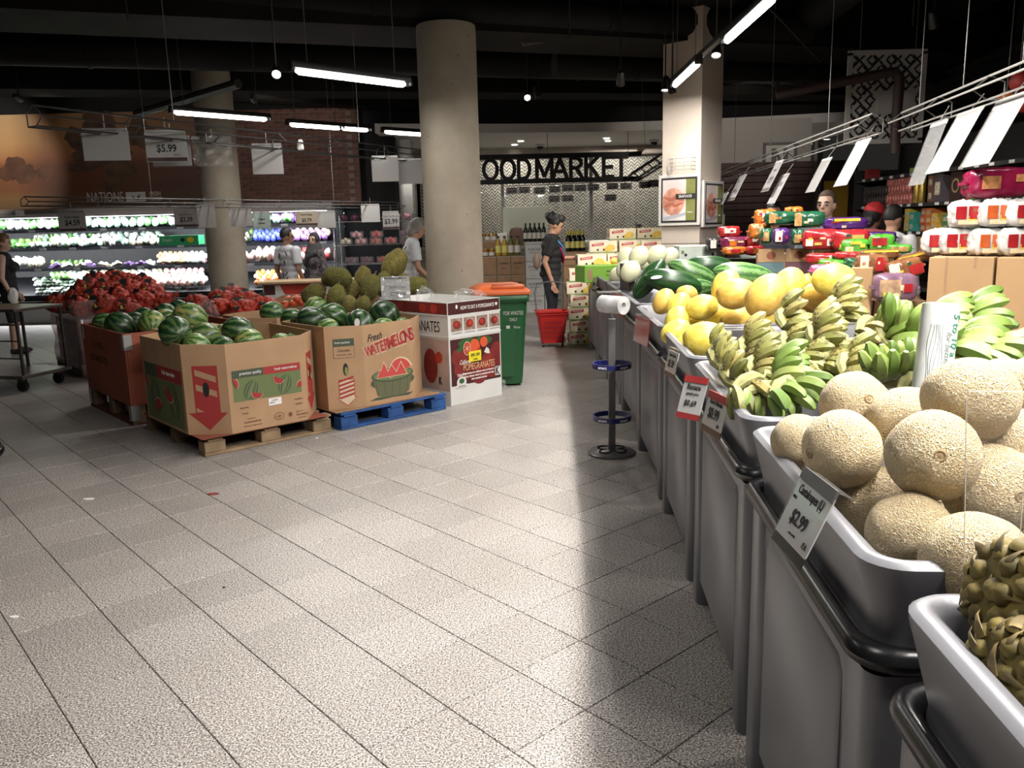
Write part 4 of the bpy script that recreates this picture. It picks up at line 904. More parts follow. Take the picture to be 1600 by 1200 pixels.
dec(c2, F, PDKG, rect(.06, h - .145, .22, h - .09), 'green_band', 1); dec(c2, F, PDKG, rect(.06, h - .235, .22, h - .145), 'frame_print', 1); dec(c2, F, KRAFT, rect(.063, h - .232, .217, h - .147), 'frame_field', 3); text(c2, 'Ciruelas', .028, F @ TR((.14, h - .178, .004)), INK); text(c2, 'fresh produce  40 lb', .014, F @ TR((.14, h - .21, .004)), INK); text(c2, 'fresh packed', .022, F @ TR((.13, h - .118, .003)), WHITE_INK)
dec(c2, F, BLACK, ellp(.145, .30, .02, .048, n=16), 'hand_hole', 2); dec(c2, F, mat('melon_glimpse', (.2, .25, .06), .6), ellp(.149, .288, .012, .032, n=12), 'melon_glimpse', 4)
dec(c2, F, PRED, [(.145, .02), (.225, .085), (.205, .085), (.205, .225), (.085, .225), (.085, .085), (.065, .085)], 'arrow_print', 1); dec(c2, F, PPALE, [(.145, .026), (.214, .081), (.20, .081), (.20, .22), (.09, .22), (.09, .081), (.076, .081)], 'arrow_field', 2)
for k in range(5): dec(c2, F, PRED, [(.09, .055 + k * .032 + .02), (.20, .085 + k * .032 + .02), (.20, .10 + k * .032 + .02), (.09, .07 + k * .032 + .02)], 'stripe_print', 4)
# red painted plywood crate
RPLY = mat('red_plywood', (.33, .085, .045), .75, var=.14, vs=2.5, bump=.06, bs=25)
oc = V((-2.985, 6.21, 0)); t = thing('plywood_crate', 'worn red plywood crate of watermelons with faded stencilled lettering', 'crate', M=basis(oc, D2(A1), D2(A1 + 90), (0, 0, 1)))
cl, cw = 1.0, 1.16
for nm, c, d in (('side_wall', (.0075, cw / 2, .445), (.015, cw, .57)), ('side_wall', (cl - .0075, cw / 2, .445), (.015, cw, .57)), ('end_wall', (cl / 2, .0075, .445), (cl - .032, .015, .57)), ('end_wall', (cl / 2, cw - .0075, .445), (cl - .032, .015, .57)), ('crate_floor', (cl / 2, cw / 2, .17), (cl - .034, cw - .034, .016))): MB().box(c, d).build(nm, RPLY, t, smooth=False, bevel=.002, seg=1)
for x in (.06, cl / 2, cl - .06):
    for y in (.06, cw / 2, cw - .06): MB().box((x, y, .09), (.1, .1, .135)).build('block', WOOD, t, smooth=False)
    MB().box((x, cw / 2, .011), (.12, cw, .022)).build('runner_board', mat('dark_runner', (.14, .055, .04), .85, var=.3), t, smooth=False)
for z in (.66, .10):
    for x, y in ((-.002, .0), (-.002, cw)): MB().box((-.002, (.03 if y == 0 else cw - .03), z), (.004, .06, .12)).box((.03, (-.002 if y == 0 else cw + .002), z), (.06, .004, .12)).build('corner_bracket', GALV, t, smooth=False)
STENC = mat('faded_stencil', (.07, .03, .024), .85)
Fc = face_frame((-.0015, cw, .16), (0, -1, 0)); text(t, 'D & J WEISS', .085, Fc @ TR((.44, .42, 0)), STENC, xs=.75, bold=.02); text(t, 'ORCHARDS LTD', .085, Fc @ TR((.44, .30, 0)), STENC, xs=.75, bold=.02)
MB().box((.5, .02, .735), (.5, .2, .004)).build('liner_sheet', KRAFT, t, TR((0, 0, .0), ), smooth=False)
# further kraft carton, jackfruit carton, pomegranate display box
c3, f3 = octabin('melon_carton', 'nearly empty kraft carton behind the first two', (-2.19, 6.93, 0), A1, .80, .88, ((.2, .2), (.2, .2), (.2, .2), (.2, .2)), .0, .735)
c4, f4 = octabin('jackfruit_carton', 'kraft carton heaped with jackfruit by the column', (-1.44, 7.36, 0), A2, .84, .72, ((.2, .2), (.2, .2), (.35, .35), (.2, .2)), .0, .78)
wm = []
for a in [(274, 519, 25, 5.55, 'dark striped watermelon high at the near rim of the striped carton', 0), (320, 525, 22, 5.7, 'light green watermelon beside it with two bright glints', 1), (308, 541, 20, 5.55, 'low light green watermelon behind the near carton rim', 1), (372, 518, 23, 6.05, 'shiny dark striped watermelon in the middle of the striped carton', 0), (389, 533, 20, 5.9, 'light watermelon just above the carton rim', 1),
 (350, 521, 15, 6.25, 'yellowish watermelon between two darker ones', 1), (346, 546, 20, 5.7, 'watermelon barely above the near rim', 0), (440, 539, 18, 6.1, 'pale watermelon low at the right of the striped carton', 1), (458, 535, 15, 6.3, 'pale watermelon low against the far wall of its carton', 1)]: wmelon(*a)
for a in [(164, 506, 17, 7.1, 'light striped watermelon at the far end of the red crate', 0), (188, 510, 22, 6.75, 'dark plump watermelon at the front of the red crate', 2), (210, 505, 18, 7.0, 'dull dark watermelon wedged in the red crate', 2), (238, 506, 21, 6.75, 'pale green watermelon in the middle of the red crate', 1), (258, 501, 19, 6.9, 'mid green watermelon right of the pale one', 1),
 (259, 491, 17, 7.3, 'green watermelon behind, on top of the red crate heap', 0), (279, 484, 16, 7.4, 'dark green watermelon at the back of the red crate', 2), (297, 497, 24, 6.8, 'big yellowish green watermelon on the crate corner', 1), (223, 494, 14, 7.45, 'small dark watermelon at the back of the crate', 2), (273, 507, 16, 6.85, 'green watermelon under the big yellowish one', 0)]: wmelon(*a, grp='watermelons in the red crate')
for a in [(456, 499, 17, 6.75, 'watermelon with pale scar end at the edge of the basket carton', 0), (487, 502, 23, 6.55, 'broad dark watermelon next to the scarred one', 2), (521, 496, 22, 6.75, 'tall light striped watermelon in the basket carton', 0), (562, 506, 22, 6.6, 'dark watermelon wearing a small white tag', 2), (601, 494, 24, 6.9, 'dark green watermelon with a pale top', 2), (600, 512, 16, 6.75, 'watermelon almost hidden behind the basket carton rim', 1), (628, 508, 12, 6.7, 'watermelon glimpsed at the far corner of the basket carton', 1), (512, 514, 16, 6.5, 'watermelon glimpsed below the tall light one', 1)]: wmelon(*a)
wmelon(494, 481, 18, 7.5, 'lone light watermelon at the back of the empty carton', 1); wmelon(426, 489, 18, 7.3, 'lone green watermelon lying low in the empty carton', 0)
tg = tag(MB().prism(ellp(0, 0, .022, .034, n=12), .002).build('paper_tag', PAPER, None, face_frame(atd(558, 504, 6.43), CAM_R, CAM_U), smooth=False), 'small white oval tag on a dark watermelon', 'tag')
def jack_mat(n, a, b):
    t = NT(n); o = t.obj(); e = t.vor(o, 15, 'F1'); z = t.noise(o, 2.5, 3)
    c = t.ramp(z, [(.35, a), (.65, b)]); c = t.mix(t.ramp(e, [(.2, (0, 0, 0)), (.6, (.6, .6, .6))]), c, (.09, .08, .018)); h = t.n('ShaderNodeHueSaturation'); t.l(c, h.inputs['Color']); t.l(t.math('ADD', t.math('MULTIPLY', t.rand(), .4), .8), h.inputs['Value'])
    t.col(h.outputs[0]); t.set(rough=.75); t.bump(t.math('SUBTRACT', 1.0, e), .9, .03); return t.m
JK = [jack_mat('green_jackfruit_skin', (.19, .20, .028), (.33, .29, .055)), jack_mat('yellow_jackfruit_skin', (.34, .28, .055), (.52, .43, .12))]
JM = [MB().ell((0, 0, 0), (.78, .78, 1.15), 24, 16, f=lambda d, q=k: 1 + .14 * noise.noise((d.x * 1.5 + q * 9, d.y * 1.5, d.z * 1.5)) - .12 * max(0, d.z)).mesh('rind', m) for k, m in enumerate(JK)]
JST = MB().tube([(0, 0, -.05), (0, .01, .1), (.02, .03, .22)], .05, 6).mesh('stem', STM)
for px_, py_, rp, dep, lab, ti, k in [(524, 434, 22, 7.75, 'long green jackfruit lying on top of the pile', 178, 0), (567, 432, 17, 7.95, 'yellow patched jackfruit standing behind the long one', 75, 1), (491, 458, 19, 7.75, 'dark green jackfruit at the open side of the pile', 30, 0), (526, 463, 19, 7.55, 'round green jackfruit below the long one', 80, 0), (549, 452, 17, 7.85, 'yellow ended jackfruit in the middle of the pile', 100, 1),
 (579, 448, 20, 7.75, 'upright green jackfruit behind the foil wrapped sign', 70, 0), (617, 411, 24, 8.0, 'yellow pear shaped jackfruit standing highest', 55, 1), (600, 443, 19, 8.0, 'green jackfruit hidden by the foil wrapped sign', 90, 0), (650, 446, 18, 7.75, 'green jackfruit between sign and concrete column', 20, 0), (547, 477, 17, 7.35, 'yellow green jackfruit low beside the watermelons', 110, 1), (568, 478, 16, 7.35, 'dark green jackfruit low against the pomegranate box', 80, 0), (633, 440, 14, 8.0, 'yellow tipped jackfruit just beside the column', 120, 1)]:
    ymelon(px_, py_, rp, rp * dep / FPX, lab, ti, 70, 'jackfruit pile', [JM[k]], JST, 'jackfruit', 1.1)
settle([o for o in RAD if o.location.x < .3])
# pomegranate display box
PB = V((-.515, 6.655, 0)); AP = 46.0
pb = thing('pomegranate_box', 'tall white and dark red pomegranate display box with rind pictures', 'display box', M=basis(PB, D2(AP), D2(AP + 90), (0, 0, 1)))
WB = mat('white_board', (.62, .61, .59), .6, var=.05, vs=5); MAROON = mat('maroon_print', (.055, .012, .012), .55); POM = mat('pomegranate_print', (.42, .035, .02), .6, var=.35, vs=5); POMD = mat('dark_pomegranate_print', (.20, .02, .015), .6, var=.4, vs=5); PLEAF = mat('leaf_print', (.03, .10, .025), .6); ORG = mat('orange_print', (.75, .26, .05), .6); YEL = mat('yellow_sticker', (.75, .62, .02), .6)
bw, bd, bh = .61, .92, .865
b = MB(); k = .008; b.loft([[V(p) for p in ((0, 0, 0), (bw, 0, 0), (bw, bd, 0), (0, bd, 0))], [V(p) for p in ((0, 0, bh), (bw, 0, bh), (bw, bd, bh), (0, bd, bh))], [V(p) for p in ((k, k, bh), (bw - k, k, bh), (bw - k, bd - k, bh), (k, bd - k, bh))], [V(p) for p in ((k, k, bh - .25), (bw - k, k, bh - .25), (bw - k, bd - k, bh - .25), (k, bd - k, bh - .25))]]); b.build('box_wall', WB, pb, smooth=False)
for z in (bh - .11, bh - .29): MB().box((bw / 2, bd / 2, z), (bw + .008, bd + .008, .012)).build('tray_edge', WB, pb, smooth=False)
ML = [MB().box((0, 0, 0), (.01, .01, .01))] * 0
F = face_frame((0, 0, 0), (1, 0, 0))
dec(pb, F, MAROON, rect(.005, bh - .105, bw - .005, bh - .004), 'maroon_band'); text(pb, 'HOW TO EAT A POMEGRANATE', .045, F @ TR((bw * .56, bh - .055, .002)), WHITE_INK, xs=.60, bold=.012)
dec(pb, F, PAPER, ellp(.10, bh - .04, .012, .018, n=10), 'pip_print', 3); dec(pb, F, PAPER, ellp(bw - .045, bh - .05, .014, .014, n=10), 'badge_print', 3)
for k_ in range(4):
    x = .03 + .148 * k_; dec(pb, F, mat('photo_print', (.28, .19, .15), .6, var=.5, vs=20), rect(x, bh - .245, x + .13, bh - .135), 'photo_print'); dec(pb, F, POMD, ellp(x + .065, bh - .19, .042, .035, n=14), 'fruit_print', 3); dec(pb, F, POM, ellp(x + .06 + .01 * (k_ % 2), bh - .185, .022, .02, n=10), 'seed_print', 5); text(pb, 'cut and scoop the seeds', .013, F @ TR((x + .065, bh - .26, .002)), INK, xs=.9)
dec(pb, F, MAROON, rect(.015, .16, bw - .01, bh - .31), 'maroon_panel')
for cx, cy, r_, m in ((.17, .30, .12, POMD), (.50, .30, .14, POMD), (.34, .23, .10, POMD), (.10, .40, .08, POMD), (.56, .42, .07, POMD)): dec(pb, F, m, [(min(max(x, .016), bw - .011), y) for x, y in ellp(cx, cy, r_, r_ * .9, n=22)], 'fruit_print', 2)
for cx, cy, rx, ry, rt in ((.16, .53, .06, .025, 30), (.24, .55, .07, .03, -20), (.42, .55, .06, .025, 10), (.45, .50, .055, .025, 60), (.13, .47, .05, .02, 80), (.33, .545, .05, .02, 90)): dec(pb, F, PLEAF, ellp(cx, min(cy, .522), rx, ry, rot=rt * .4, n=14), 'leaf_print', 3)
dec(pb, F, mat('bright_fruit_print', (.62, .09, .03), .6), ellp(.29, .47, .062, .066), 'fruit_print', 5); dec(pb, F, mat('bright_fruit_print', (.62, .09, .03), .6), ellp(.40, .50, .045, .045), 'flower_print', 5); dec(pb, F, PPALE, ellp(.20, .465, .042, .06), 'cut_fruit_print', 6); dec(pb, F, POM, ellp(.20, .465, .036, .053), 'cut_fruit_print', 7)
for a in (0, 60, 120): dec(pb, F, PPALE, ellp(.20, .465, .038, .003, rot=a + 20, n=8), 'rib_print', 9)
dec(pb, F, POM, ellp(.34, .425, .025, .03), 'fruit_print', 5); dec(pb, F, WB, [(.40, .41), (.43, .45), (.46, .43), (.47, .39), (.43, .395)], 'blossom_print', 5)
dec(pb, F, YEL, rect(.215, .345, .36, .435), 'yellow_sticker', 10); text(pb, '50% OFF', .035, F @ TR((.29, .40, .0095)), INK, xs=.8, bold=.02); text(pb, 'today', .028, F @ TR((.29, .365, .0095)), INK, xs=.8)
text(pb, 'California', .055, F @ TR((.17, .352, .007)), WHITE_INK, xs=.62, shear=.5); text(pb, 'POMEGRANATES', .082, F @ TR((.335, .302, .007)), mat('pale_gold_ink', (.72, .42, .24), .6), xs=.60)
for k_, s in enumerate(('Pomegranates are a delicious source of vitamin C,', 'calcium, thiamin, vitamin E, potassium and many', 'other essential nutrients.')): text(pb, s, .024, F @ TR((.33, .252 - k_ * .028, .007)), WHITE_INK, xs=.78, bold=.02)
dec(pb, F, WB, ellp(.125, .215 - .03, .055, .048), 'seal_print', 6) ; dec(pb, F, PLEAF, ellp(.125, .195, .030, .022), 'tree_print', 8); text(pb, 'TRINITY', .034, F @ TR((.125, .245, .008)), WHITE_INK, xs=.8, bold=.02); dec(pb, F, WB, rect(.06, .142, .19, .165), 'ribbon_print', 8); text(pb, 'FRUIT SALES', .014, F @ TR((.125, .153, .009)), INK)
dec(pb, F, WB, rect(bw - .085, .185, bw - .02, .265), 'kosher_patch', 8); text(pb, 'K', .09, F @ TR((bw - .06, .225, .009)), INK, xs=.7, bold=.03)
F = face_frame((0, bd, 0), (0, -1, 0))
dec(pb, F, POMD, rect(.01, bh - .10, bd - .01, bh - .006), 'red_band'); dec(pb, F, POM, ellp(.6, bh - .055, .05, .04), 'fruit_print', 3); dec(pb, F, POM, ellp(.75, bh - .055, .045, .04), 'fruit_print', 3); text(pb, 'POMEGRANATES', .13, F @ TR((.51, bh - .21, .002)), INK, xs=.62)
dec(pb, F, mat('beige_print', (.42, .30, .26), .6, var=.3, vs=4), rect(.01, .12, bd - .01, bh - .31), 'beige_panel'); dec(pb, F, POMD, ellp(.68, .32, .09, .15), 'fruit_print', 3); dec(pb, F, POM, ellp(.79, .40, .045, .05), 'fruit_print', 3); text(pb, 'K', .09, F @ TR((.80, .20, .004)), INK, xs=.7, bold=.03)
# clear plastic bags lying in the box and on the floor
def crumple(name, label, p, r, m=None, seed=0, sc=(1, 1, .7), cat='plastic bag'):
    b = MB(); b.ell((0, 0, 0), tuple(r * s for s in sc), 22, 14, f=lambda d: 1 + .55 * noise.noise((d.x * 2.6 + seed, d.y * 2.6, d.z * 2.6)) + .22 * noise.noise((d.x * 7 + seed, d.y * 7, d.z * 7)))
    return tag(b.build(name, m or BAG, None, V(p), smooth=False), label, cat)
BAG = clear('crinkled_bag', rough=.12, opacity=.10)
crumple('plastic_bag', 'crumpled clear plastic bag on the rim of the pomegranate box', PB + D2(AP) * .36 + D2(AP + 90) * .12 + V((0, 0, bh + .02)), .10, seed=3, sc=(1.3, .8, .55)); crumple('plastic_bag', 'crumpled clear bag under the foil wrapped sign', PB + D2(AP) * .08 + D2(AP + 90) * .38 + V((0, 0, bh + .04)), .075, seed=9, sc=(.9, .7, .9)); crumple('plastic_bag', 'small clear bag dropped on the floor beside the green bin', V((-.10, 7.22, .055)), .055, seed=5, sc=(.8, .7, 1.0)); crumple('plastic_bag', 'white plastic bag hanging over the bin of red net onions', atd(325, 487, 7.9), .09, seed=15, sc=(1.0, .6, 1.2))
# foil wrapped price card on the box
fs = thing('price_sign', 'foil bright plastic sleeve with a price card above the pomegranate box', 'sign', M=face_frame(aty(618, 450, 7.02), (1, .16, 0), (0, .1, 1)))
def wavy(w, h, amp, n, seed, m, name, t, off=0.0, th=.004):
    b = MB(); vs = []; fs_ = []
    for j in range(n + 1):
        for i in range(n + 1):
            u, v_ = i / n - .5, j / n - .5; vs.append((u * w, v_ * h, off + amp * noise.noise((u * 4.5 + seed, v_ * 4.5, seed)) + amp * .5 * noise.noise((u * 12 + seed, v_ * 9, 0))))
    for j in range(n):
        for i in range(n): a = j * (n + 1) + i; fs_.append((a, a + 1, a + n + 2, a + n + 1))
    b.add(vs, fs_); return b.build(name, m, t, smooth=True, sharp=3)
SLEEVE = clear('wrinkled_sleeve', rough=.06, opacity=.22)
wavy(.25, .20, .012, 14, 2, SLEEVE, 'sleeve', fs, .008); MB().box((0, 0, -.004), (.245, .195, .003)).build('card', mat('grey_card', (.36, .36, .36), .6), fs, smooth=False)
text(fs, 'Jackfruit Cut', .035, TR((.02, .01, -.0022)), INK, xs=.8); text(fs, '$2.99 / LB', .04, TR((.02, -.05, -.0022)), INK, xs=.8); MB().box((0, .085, -.002), (.20, .014, .002)).build('rail_print', INK, fs, smooth=False)
for x in (-.12, .12): MB().cyl((x, -.1, -.008), (x, -.30, -.008), .004, n=6).build('sign_leg', WIRE, fs)
# green wheelie bin with orange lid
t = thing('wheelie_bin', 'green plastic wheelie bin with sloping orange lid', 'waste bin', M=TR((-.10, 7.66, 0), rz=R(6)))
GB = mat('green_bin_plastic', (.010, .075, .022), .42, var=.08); OL = mat('orange_lid_plastic', (.52, .10, .022), .45, var=.06)
b = MB(); b.loft([rrect(.18, .20, .03, .02), rrect(.19, .21, .035, .12), rrect(.232, .262, .04, .80), rrect(.236, .266, .04, .83)]); b.build('body', GB, t, sharp=.9)
b = MB(); b.loft([rrect(.248, .29, .03, .79), rrect(.252, .294, .03, .805), rrect(.252, .294, .03, .85), rrect(.246, .288, .03, .858)]); b.build('collar', GB, t, sharp=.9)
MB().box((.08, -.292, .825), (.30, .04, .035)).build('front_lip', GB, t, bevel=.008)
b = MB(); b.loft([[V((x, -.285, .30 - i)), V((x2, -.285, .30 - i))] and [V((-.05, -.242 + e, .10)), V((.10, -.242 + e, .10)), V((.115, -.268 + e, .55)), V((-.065, -.268 + e, .55))] for i, e, x, x2 in ((0, .01, 0, 0), (0, -.006, 0, 0))]); b.build('front_rib', GB, t, smooth=False)
b = MB(); b.loft([rrect(.262, .30, .03, .86), rrect(.265, .305, .03, .885), rrect(.258, .298, .03, .90), rrect(.20, .24, .03, .935), rrect(.15, .2, .03, .945)]); b.build('lid', OL, t, sharp=.9); MB().box((.06, -.20, .93), (.3, .16, .03), M=Matrix.Rotation(.0, 4, 'X')).build('lid_panel', OL, t, bevel=.008); MB().box((0, .31, .875), (.42, .05, .04)).build('hinge_bar', OL, t, bevel=.01)
Fb = face_frame((.10, -.2722, .66), (1, 0, 0), (0, -.06, 1)); text(t, 'FOR WASTES', .052, Fb @ TR((-.0, .03, 0)), GREYPRINT, xs=.6); text(t, 'ONLY', .045, Fb @ TR((0, -.03, .0)), GREYPRINT, xs=.6); MB().box((-.05, -.10, 0), (.035, .035, .001)).build('logo_patch', GREYPRINT, t, Fb, smooth=False); text(t, 'Waste', .035, Fb @ TR((.03, -.10, .0)), GREYPRINT, xs=.7, bold=.02)
for x in (-.17, .17): MB().cyl((x - .025, .18, .09), (x + .025, .18, .09), .09, n=20).build('wheel', RUBB, t)
# ================================================================== CART, ONIONS, TOMATO BOXES, LITTER
CST = mat('cart_steel', (.085, .08, .078), .4, .7, var=.25, vs=6); CDK = mat('cart_deck_steel', (.16, .15, .14), .35, .75, var=.3, vs=5)
pa, pb_, pc = atz(35, 591, .15), atz(108, 575, .15), atz(3, 566, .15)
ux = (pb_ - pa); cl_ = .62; ux = ux.normalized(); uy = V((-ux.y, ux.x, 0))
t = thing('platform_cart', 'dark steel stock cart with worn shelf and open wire sides', 'cart', M=basis((pa.x, pa.y, 0), ux, uy, (0, 0, 1)))
LX, LY = cl_, 1.05
MB().box((LX / 2, LY / 2, .15), (LX, LY, .035)).build('lower_deck', CDK, t, smooth=False, bevel=.006); MB().box((LX / 2, LY / 2, .80), (LX - .02, LY, .03)).build('upper_shelf', CDK, t, smooth=False, bevel=.005)
for x in (.05, LX - .03):
    for y in (.03, LY * .5, LY - .03): MB().box((x, y, .47), (.022, .022, .64)).build('upright', CST, t, smooth=False)
for z in (.33, .50, .66):
    MB().cyl((.05, .03, z), (.05, LY - .03, z), .007, n=6).build('side_wire', CST, t)
    if z < .6: MB().cyl((.05, LY - .03, z), (LX - .03, LY - .03, z), .007, n=6).build('side_wire', CST, t)
for z in (.90, .99): MB().cyl((.06, LY - .05, z), (LX - .05, LY - .05, z), .016, n=8).build('push_bar', CST, t)
for x in (.06, LX - .05): MB().box((x, LY - .05, .9), (.022, .022, .2)).build('handle_post', CST, t, smooth=False)
for x in (.09, LX - .09):
    for y in (.1, LY - .1):
        MB().cyl((x - .02, y, .055), (x + .02, y, .055), .055, n=16).build('wheel', RUBB, t); MB().box((x, y, .115), (.06, .06, .035)).build('caster_fork', CST, t, smooth=False)
# red net onion bags
NET = mat('red_net', (.36, .035, .018), .6, var=.35, vs=14, hue=.3, bump=.5, bs=70); TIE = mat('black_label', (.02, .02, .018), .5); YLO = mat('yellow_mark', (.55, .45, .06), .6)
def net_mesh(seed):
    r_ = random.Random(seed); b = MB(); b.ell((0, 0, 0), (.15, .10, .075), 20, 12, f=lambda d: 1 + .28 * noise.noise((d.x * 3.2 + seed, d.y * 3.2, d.z * 3.2)))
    for k in range(15): a = r_.uniform(0, 6.3); q = r_.uniform(.2, .95); b.ell((.115 * q * math.cos(a), .08 * q * math.sin(a), .035 + .03 * (1 - q)), .036, 10, 7)
    b.tube([(.13, 0, 0), (.17, .0, .02), (.2, .01, .0)], [.035, .012, .03], 7); return b.mesh('net_sack', NET)
NM = [net_mesh(k) for k in range(3)]; LBM = MB().box((0, 0, 0), (.06, .17, .004)).box((0, -.03, .003), (.03, .04, .003), 1).mesh('net_label', [TIE, YLO], smooth=False)
def net_bag(p, rot, label, grp, s=1.0):
    t = thing('onion_bag', label, 'net bag', M=Matrix.Translation(p) @ rot.to_matrix().to_4x4() @ Matrix.Scale(s, 4), group=grp); link('net_sack', random.choice(NM), t); link('net_label', LBM, t, TR((-.03, 0, .077), rx=.0, rz=rnd(-.3, .3))); return t
G1 = 'red net bags of onions on the wrapped pallet'
oc_ = V((-4.52, 9.25, 0)); bags = []
for x, y, dep in [(140, 451, 9.3), (170, 452, 9.2), (205, 453, 9.2), (232, 456, 9.2), (120, 465, 9.0), (150, 468, 8.9), (185, 466, 8.9), (218, 470, 8.9), (246, 469, 9.1), (95, 474, 9.0), (160, 478, 8.7), (130, 480, 8.7), (195, 481, 8.75), (155, 440, 9.6), (195, 440, 9.6), (222, 443, 9.6), (178, 436, 9.75)]:
    bags.append(net_bag(atd(x, y, dep), Euler((R(48) + rnd(-.3, .3), rnd(-.3, .3), rnd(-.5, .5))), 'x', G1, 1.12))
relax([(o, (.125, .11, .10)) for o in bags], 60, lambda P, Q: __import__('numpy').maximum(P, [-99, -99, .70])); rowlabels(bags, 'red net onion bag, wrapped pallet', 4)
wp = thing('onion_pallet', 'pallet of red net onions wrapped in loose clear plastic', 'pallet load', M=basis(oc_, D2(A1), D2(A1 + 90), (0, 0, 1)))
MB().box((0, 0, .07), (1.05, 1.05, .13)).build('pallet_base', WOOD, wp, smooth=False, bevel=.01)
b = MB(); b.loft([rrect(.5, .5, .06, z, 4) for z in (.14, .35, .5, .60)]); b.build('sack_stack', mat('wrapped_onions', (.30, .10, .085), .6, var=.6, vs=7, bump=.8, bs=12), wp)
wr = MB(); rings = []
for k in range(12):
    z = .10 + .72 * k / 11; rings.append([q + V((q.x, q.y, 0)).normalized() * (.03 * noise.noise((q.x * 6, q.y * 6, z * 7)) + .01) for q in rrect(.53, .53, .07, z, 6)])
wr.loft(rings, cap0=False, cap1=False); wr.build('clear_wrap', clear('loose_wrap', tint=(.9, .82, .82), rough=.15, opacity=.16), wp, smooth=False)
b2 = [net_bag(atd(x, y, d), Euler((R(40), rnd(-.3, .3), rnd(-.6, .6))), 'x', 'red net bags behind the empty carton', 1.0) for x, y, d in [(308, 473, 8.4), (352, 466, 8.4), (383, 468, 8.4), (345, 480, 8.2), (375, 481, 8.2), (412, 476, 8.3), (365, 459, 8.7)]]
relax([(o, (.12, .11, .09)) for o in b2]); rowlabels(b2, 'red net onion bag, low carton', 2)
ob = thing('onion_carton', 'low kraft carton holding red net bags near the far column', 'carton', M=basis((-3.05, 8.35, 0), D2(A1), D2(A1 + 90), (0, 0, 1)))
bb = MB(); bb.loft([[V(p) for p in ((-.42, -.32, 0), (.42, -.32, 0), (.42, .32, 0), (-.42, .32, 0))], [V(p) for p in ((-.42, -.32, .66), (.42, -.32, .66), (.42, .32, .66), (-.42, .32, .66))], [V(p) for p in ((-.41, -.31, .66), (.41, -.31, .66), (.41, .31, .66), (-.41, .31, .66))], [V(p) for p in ((-.41, -.31, .60), (.41, -.31, .60), (.41, .31, .60), (-.41, .31, .60))]]); bb.build('carton_wall', KRAFT, ob, smooth=False)
# tomato display boxes
TOM = mat('tomato_skin', (.60, .11, .035), .35, var=.15, hue=.3); TOMM = MB().ell((0, 0, 0), (1, 1, .85), 12, 8).mesh('tomato', TOM)
tb1 = thing('tomato_box', 'white display box with red fruit picture and wooden top rail', 'box', M=TR((-2.22, 9.75, 0), rz=R(4)))
MB().box((0, 0, .37), (1.36, .5, .74)).build('box_stack', WB, tb1, smooth=False, bevel=.004); MB().box((0, 0, .90), (1.42, .56, .02)).build('top_rail', mat('pale_wood', (.5, .35, .2), .7, var=.2), tb1, smooth=False); MB().box((0, .05, .81), (1.36, .42, .15)).build('picture_box', WB, tb1, smooth=False)
Ft = face_frame((-.68, -.163, .735), (1, 0, 0)); dec(tb1, Ft, POM, [(.25, .02), (.62, .02), (.75, .13), (.2, .13)], 'red_print'); dec(tb1, Ft, POMD, rect(.8, .02, 1.3, .13), 'dark_red_print'); dec(tb1, Ft, MAROON, rect(.01, .02, .14, .13), 'maroon_print')
Ft = face_frame((-.68, -.252, .0), (1, 0, 0)); text(tb1, 'California', .06, Ft @ TR((.55, .70, .002)), BROWNINK, shear=.4); dec(tb1, Ft, mat('photo_print', (.28, .19, .15), .6, var=.5, vs=20), rect(.02, .52, .14, .62), 'photo_print'); dec(tb1, Ft, mat('photo_print', (.28, .19, .15), .6), rect(.16, .52, .26, .62), 'photo_print'); dec(tb1, Ft, MAROON, rect(.4, .46, 1.3, .66), 'dark_band')
tt = thing('tomato_tray', 'shallow kraft tray of tomatoes in front of the display box', 'tray', M=TR((-2.05, 9.2, 0), rz=R(4))); MB().box((0, 0, .34), (1.1, .42, .68)).box((-.55, 0, .72), (.012, .42, .08)).box((.55, 0, .72), (.012, .42, .08)).box((0, -.21, .72), (1.1, .012, .08)).box((0, .21, .72), (1.1, .012, .08)).build('tray_body', KRAFT2, tt, smooth=False)
tos = []
for k in range(26): tos.append(tag(link('tomato', TOMM, None, TR((-2.5 + .078 * (k // 2), 9.13 + .10 * (k % 2) + rnd(-.01, .01), .722 + rnd(0, .02)), rnd(0, 1), rnd(0, 1), 0, .0385)), 'x', 'tomato', 'tomatoes in the kraft tray'))
rowlabels(tos, 'tomato in the kraft tray', 2)
for k, (x, y) in enumerate([(446, 475), (458, 474), (471, 473), (484, 474), (464, 468), (477, 468), (496, 476)]): tos.append(tag(link('tomato', TOMM, None, TR(atd(x, y, 8.75), 0, 0, 0, .043)), 'x', 'tomato', 'tomatoes before the long box'))
rowlabels(tos[26:], 'red tomato before the kraft tray', 1)
tc = thing('tomato_carton', 'open kraft carton under the nearest heaped tomatoes', 'carton', M=TR((-2.42, 8.78, 0), rz=R(4))); MB().box((0, 0, .32), (.6, .3, .64)).build('carton_wall', KRAFT, tc, smooth=False)
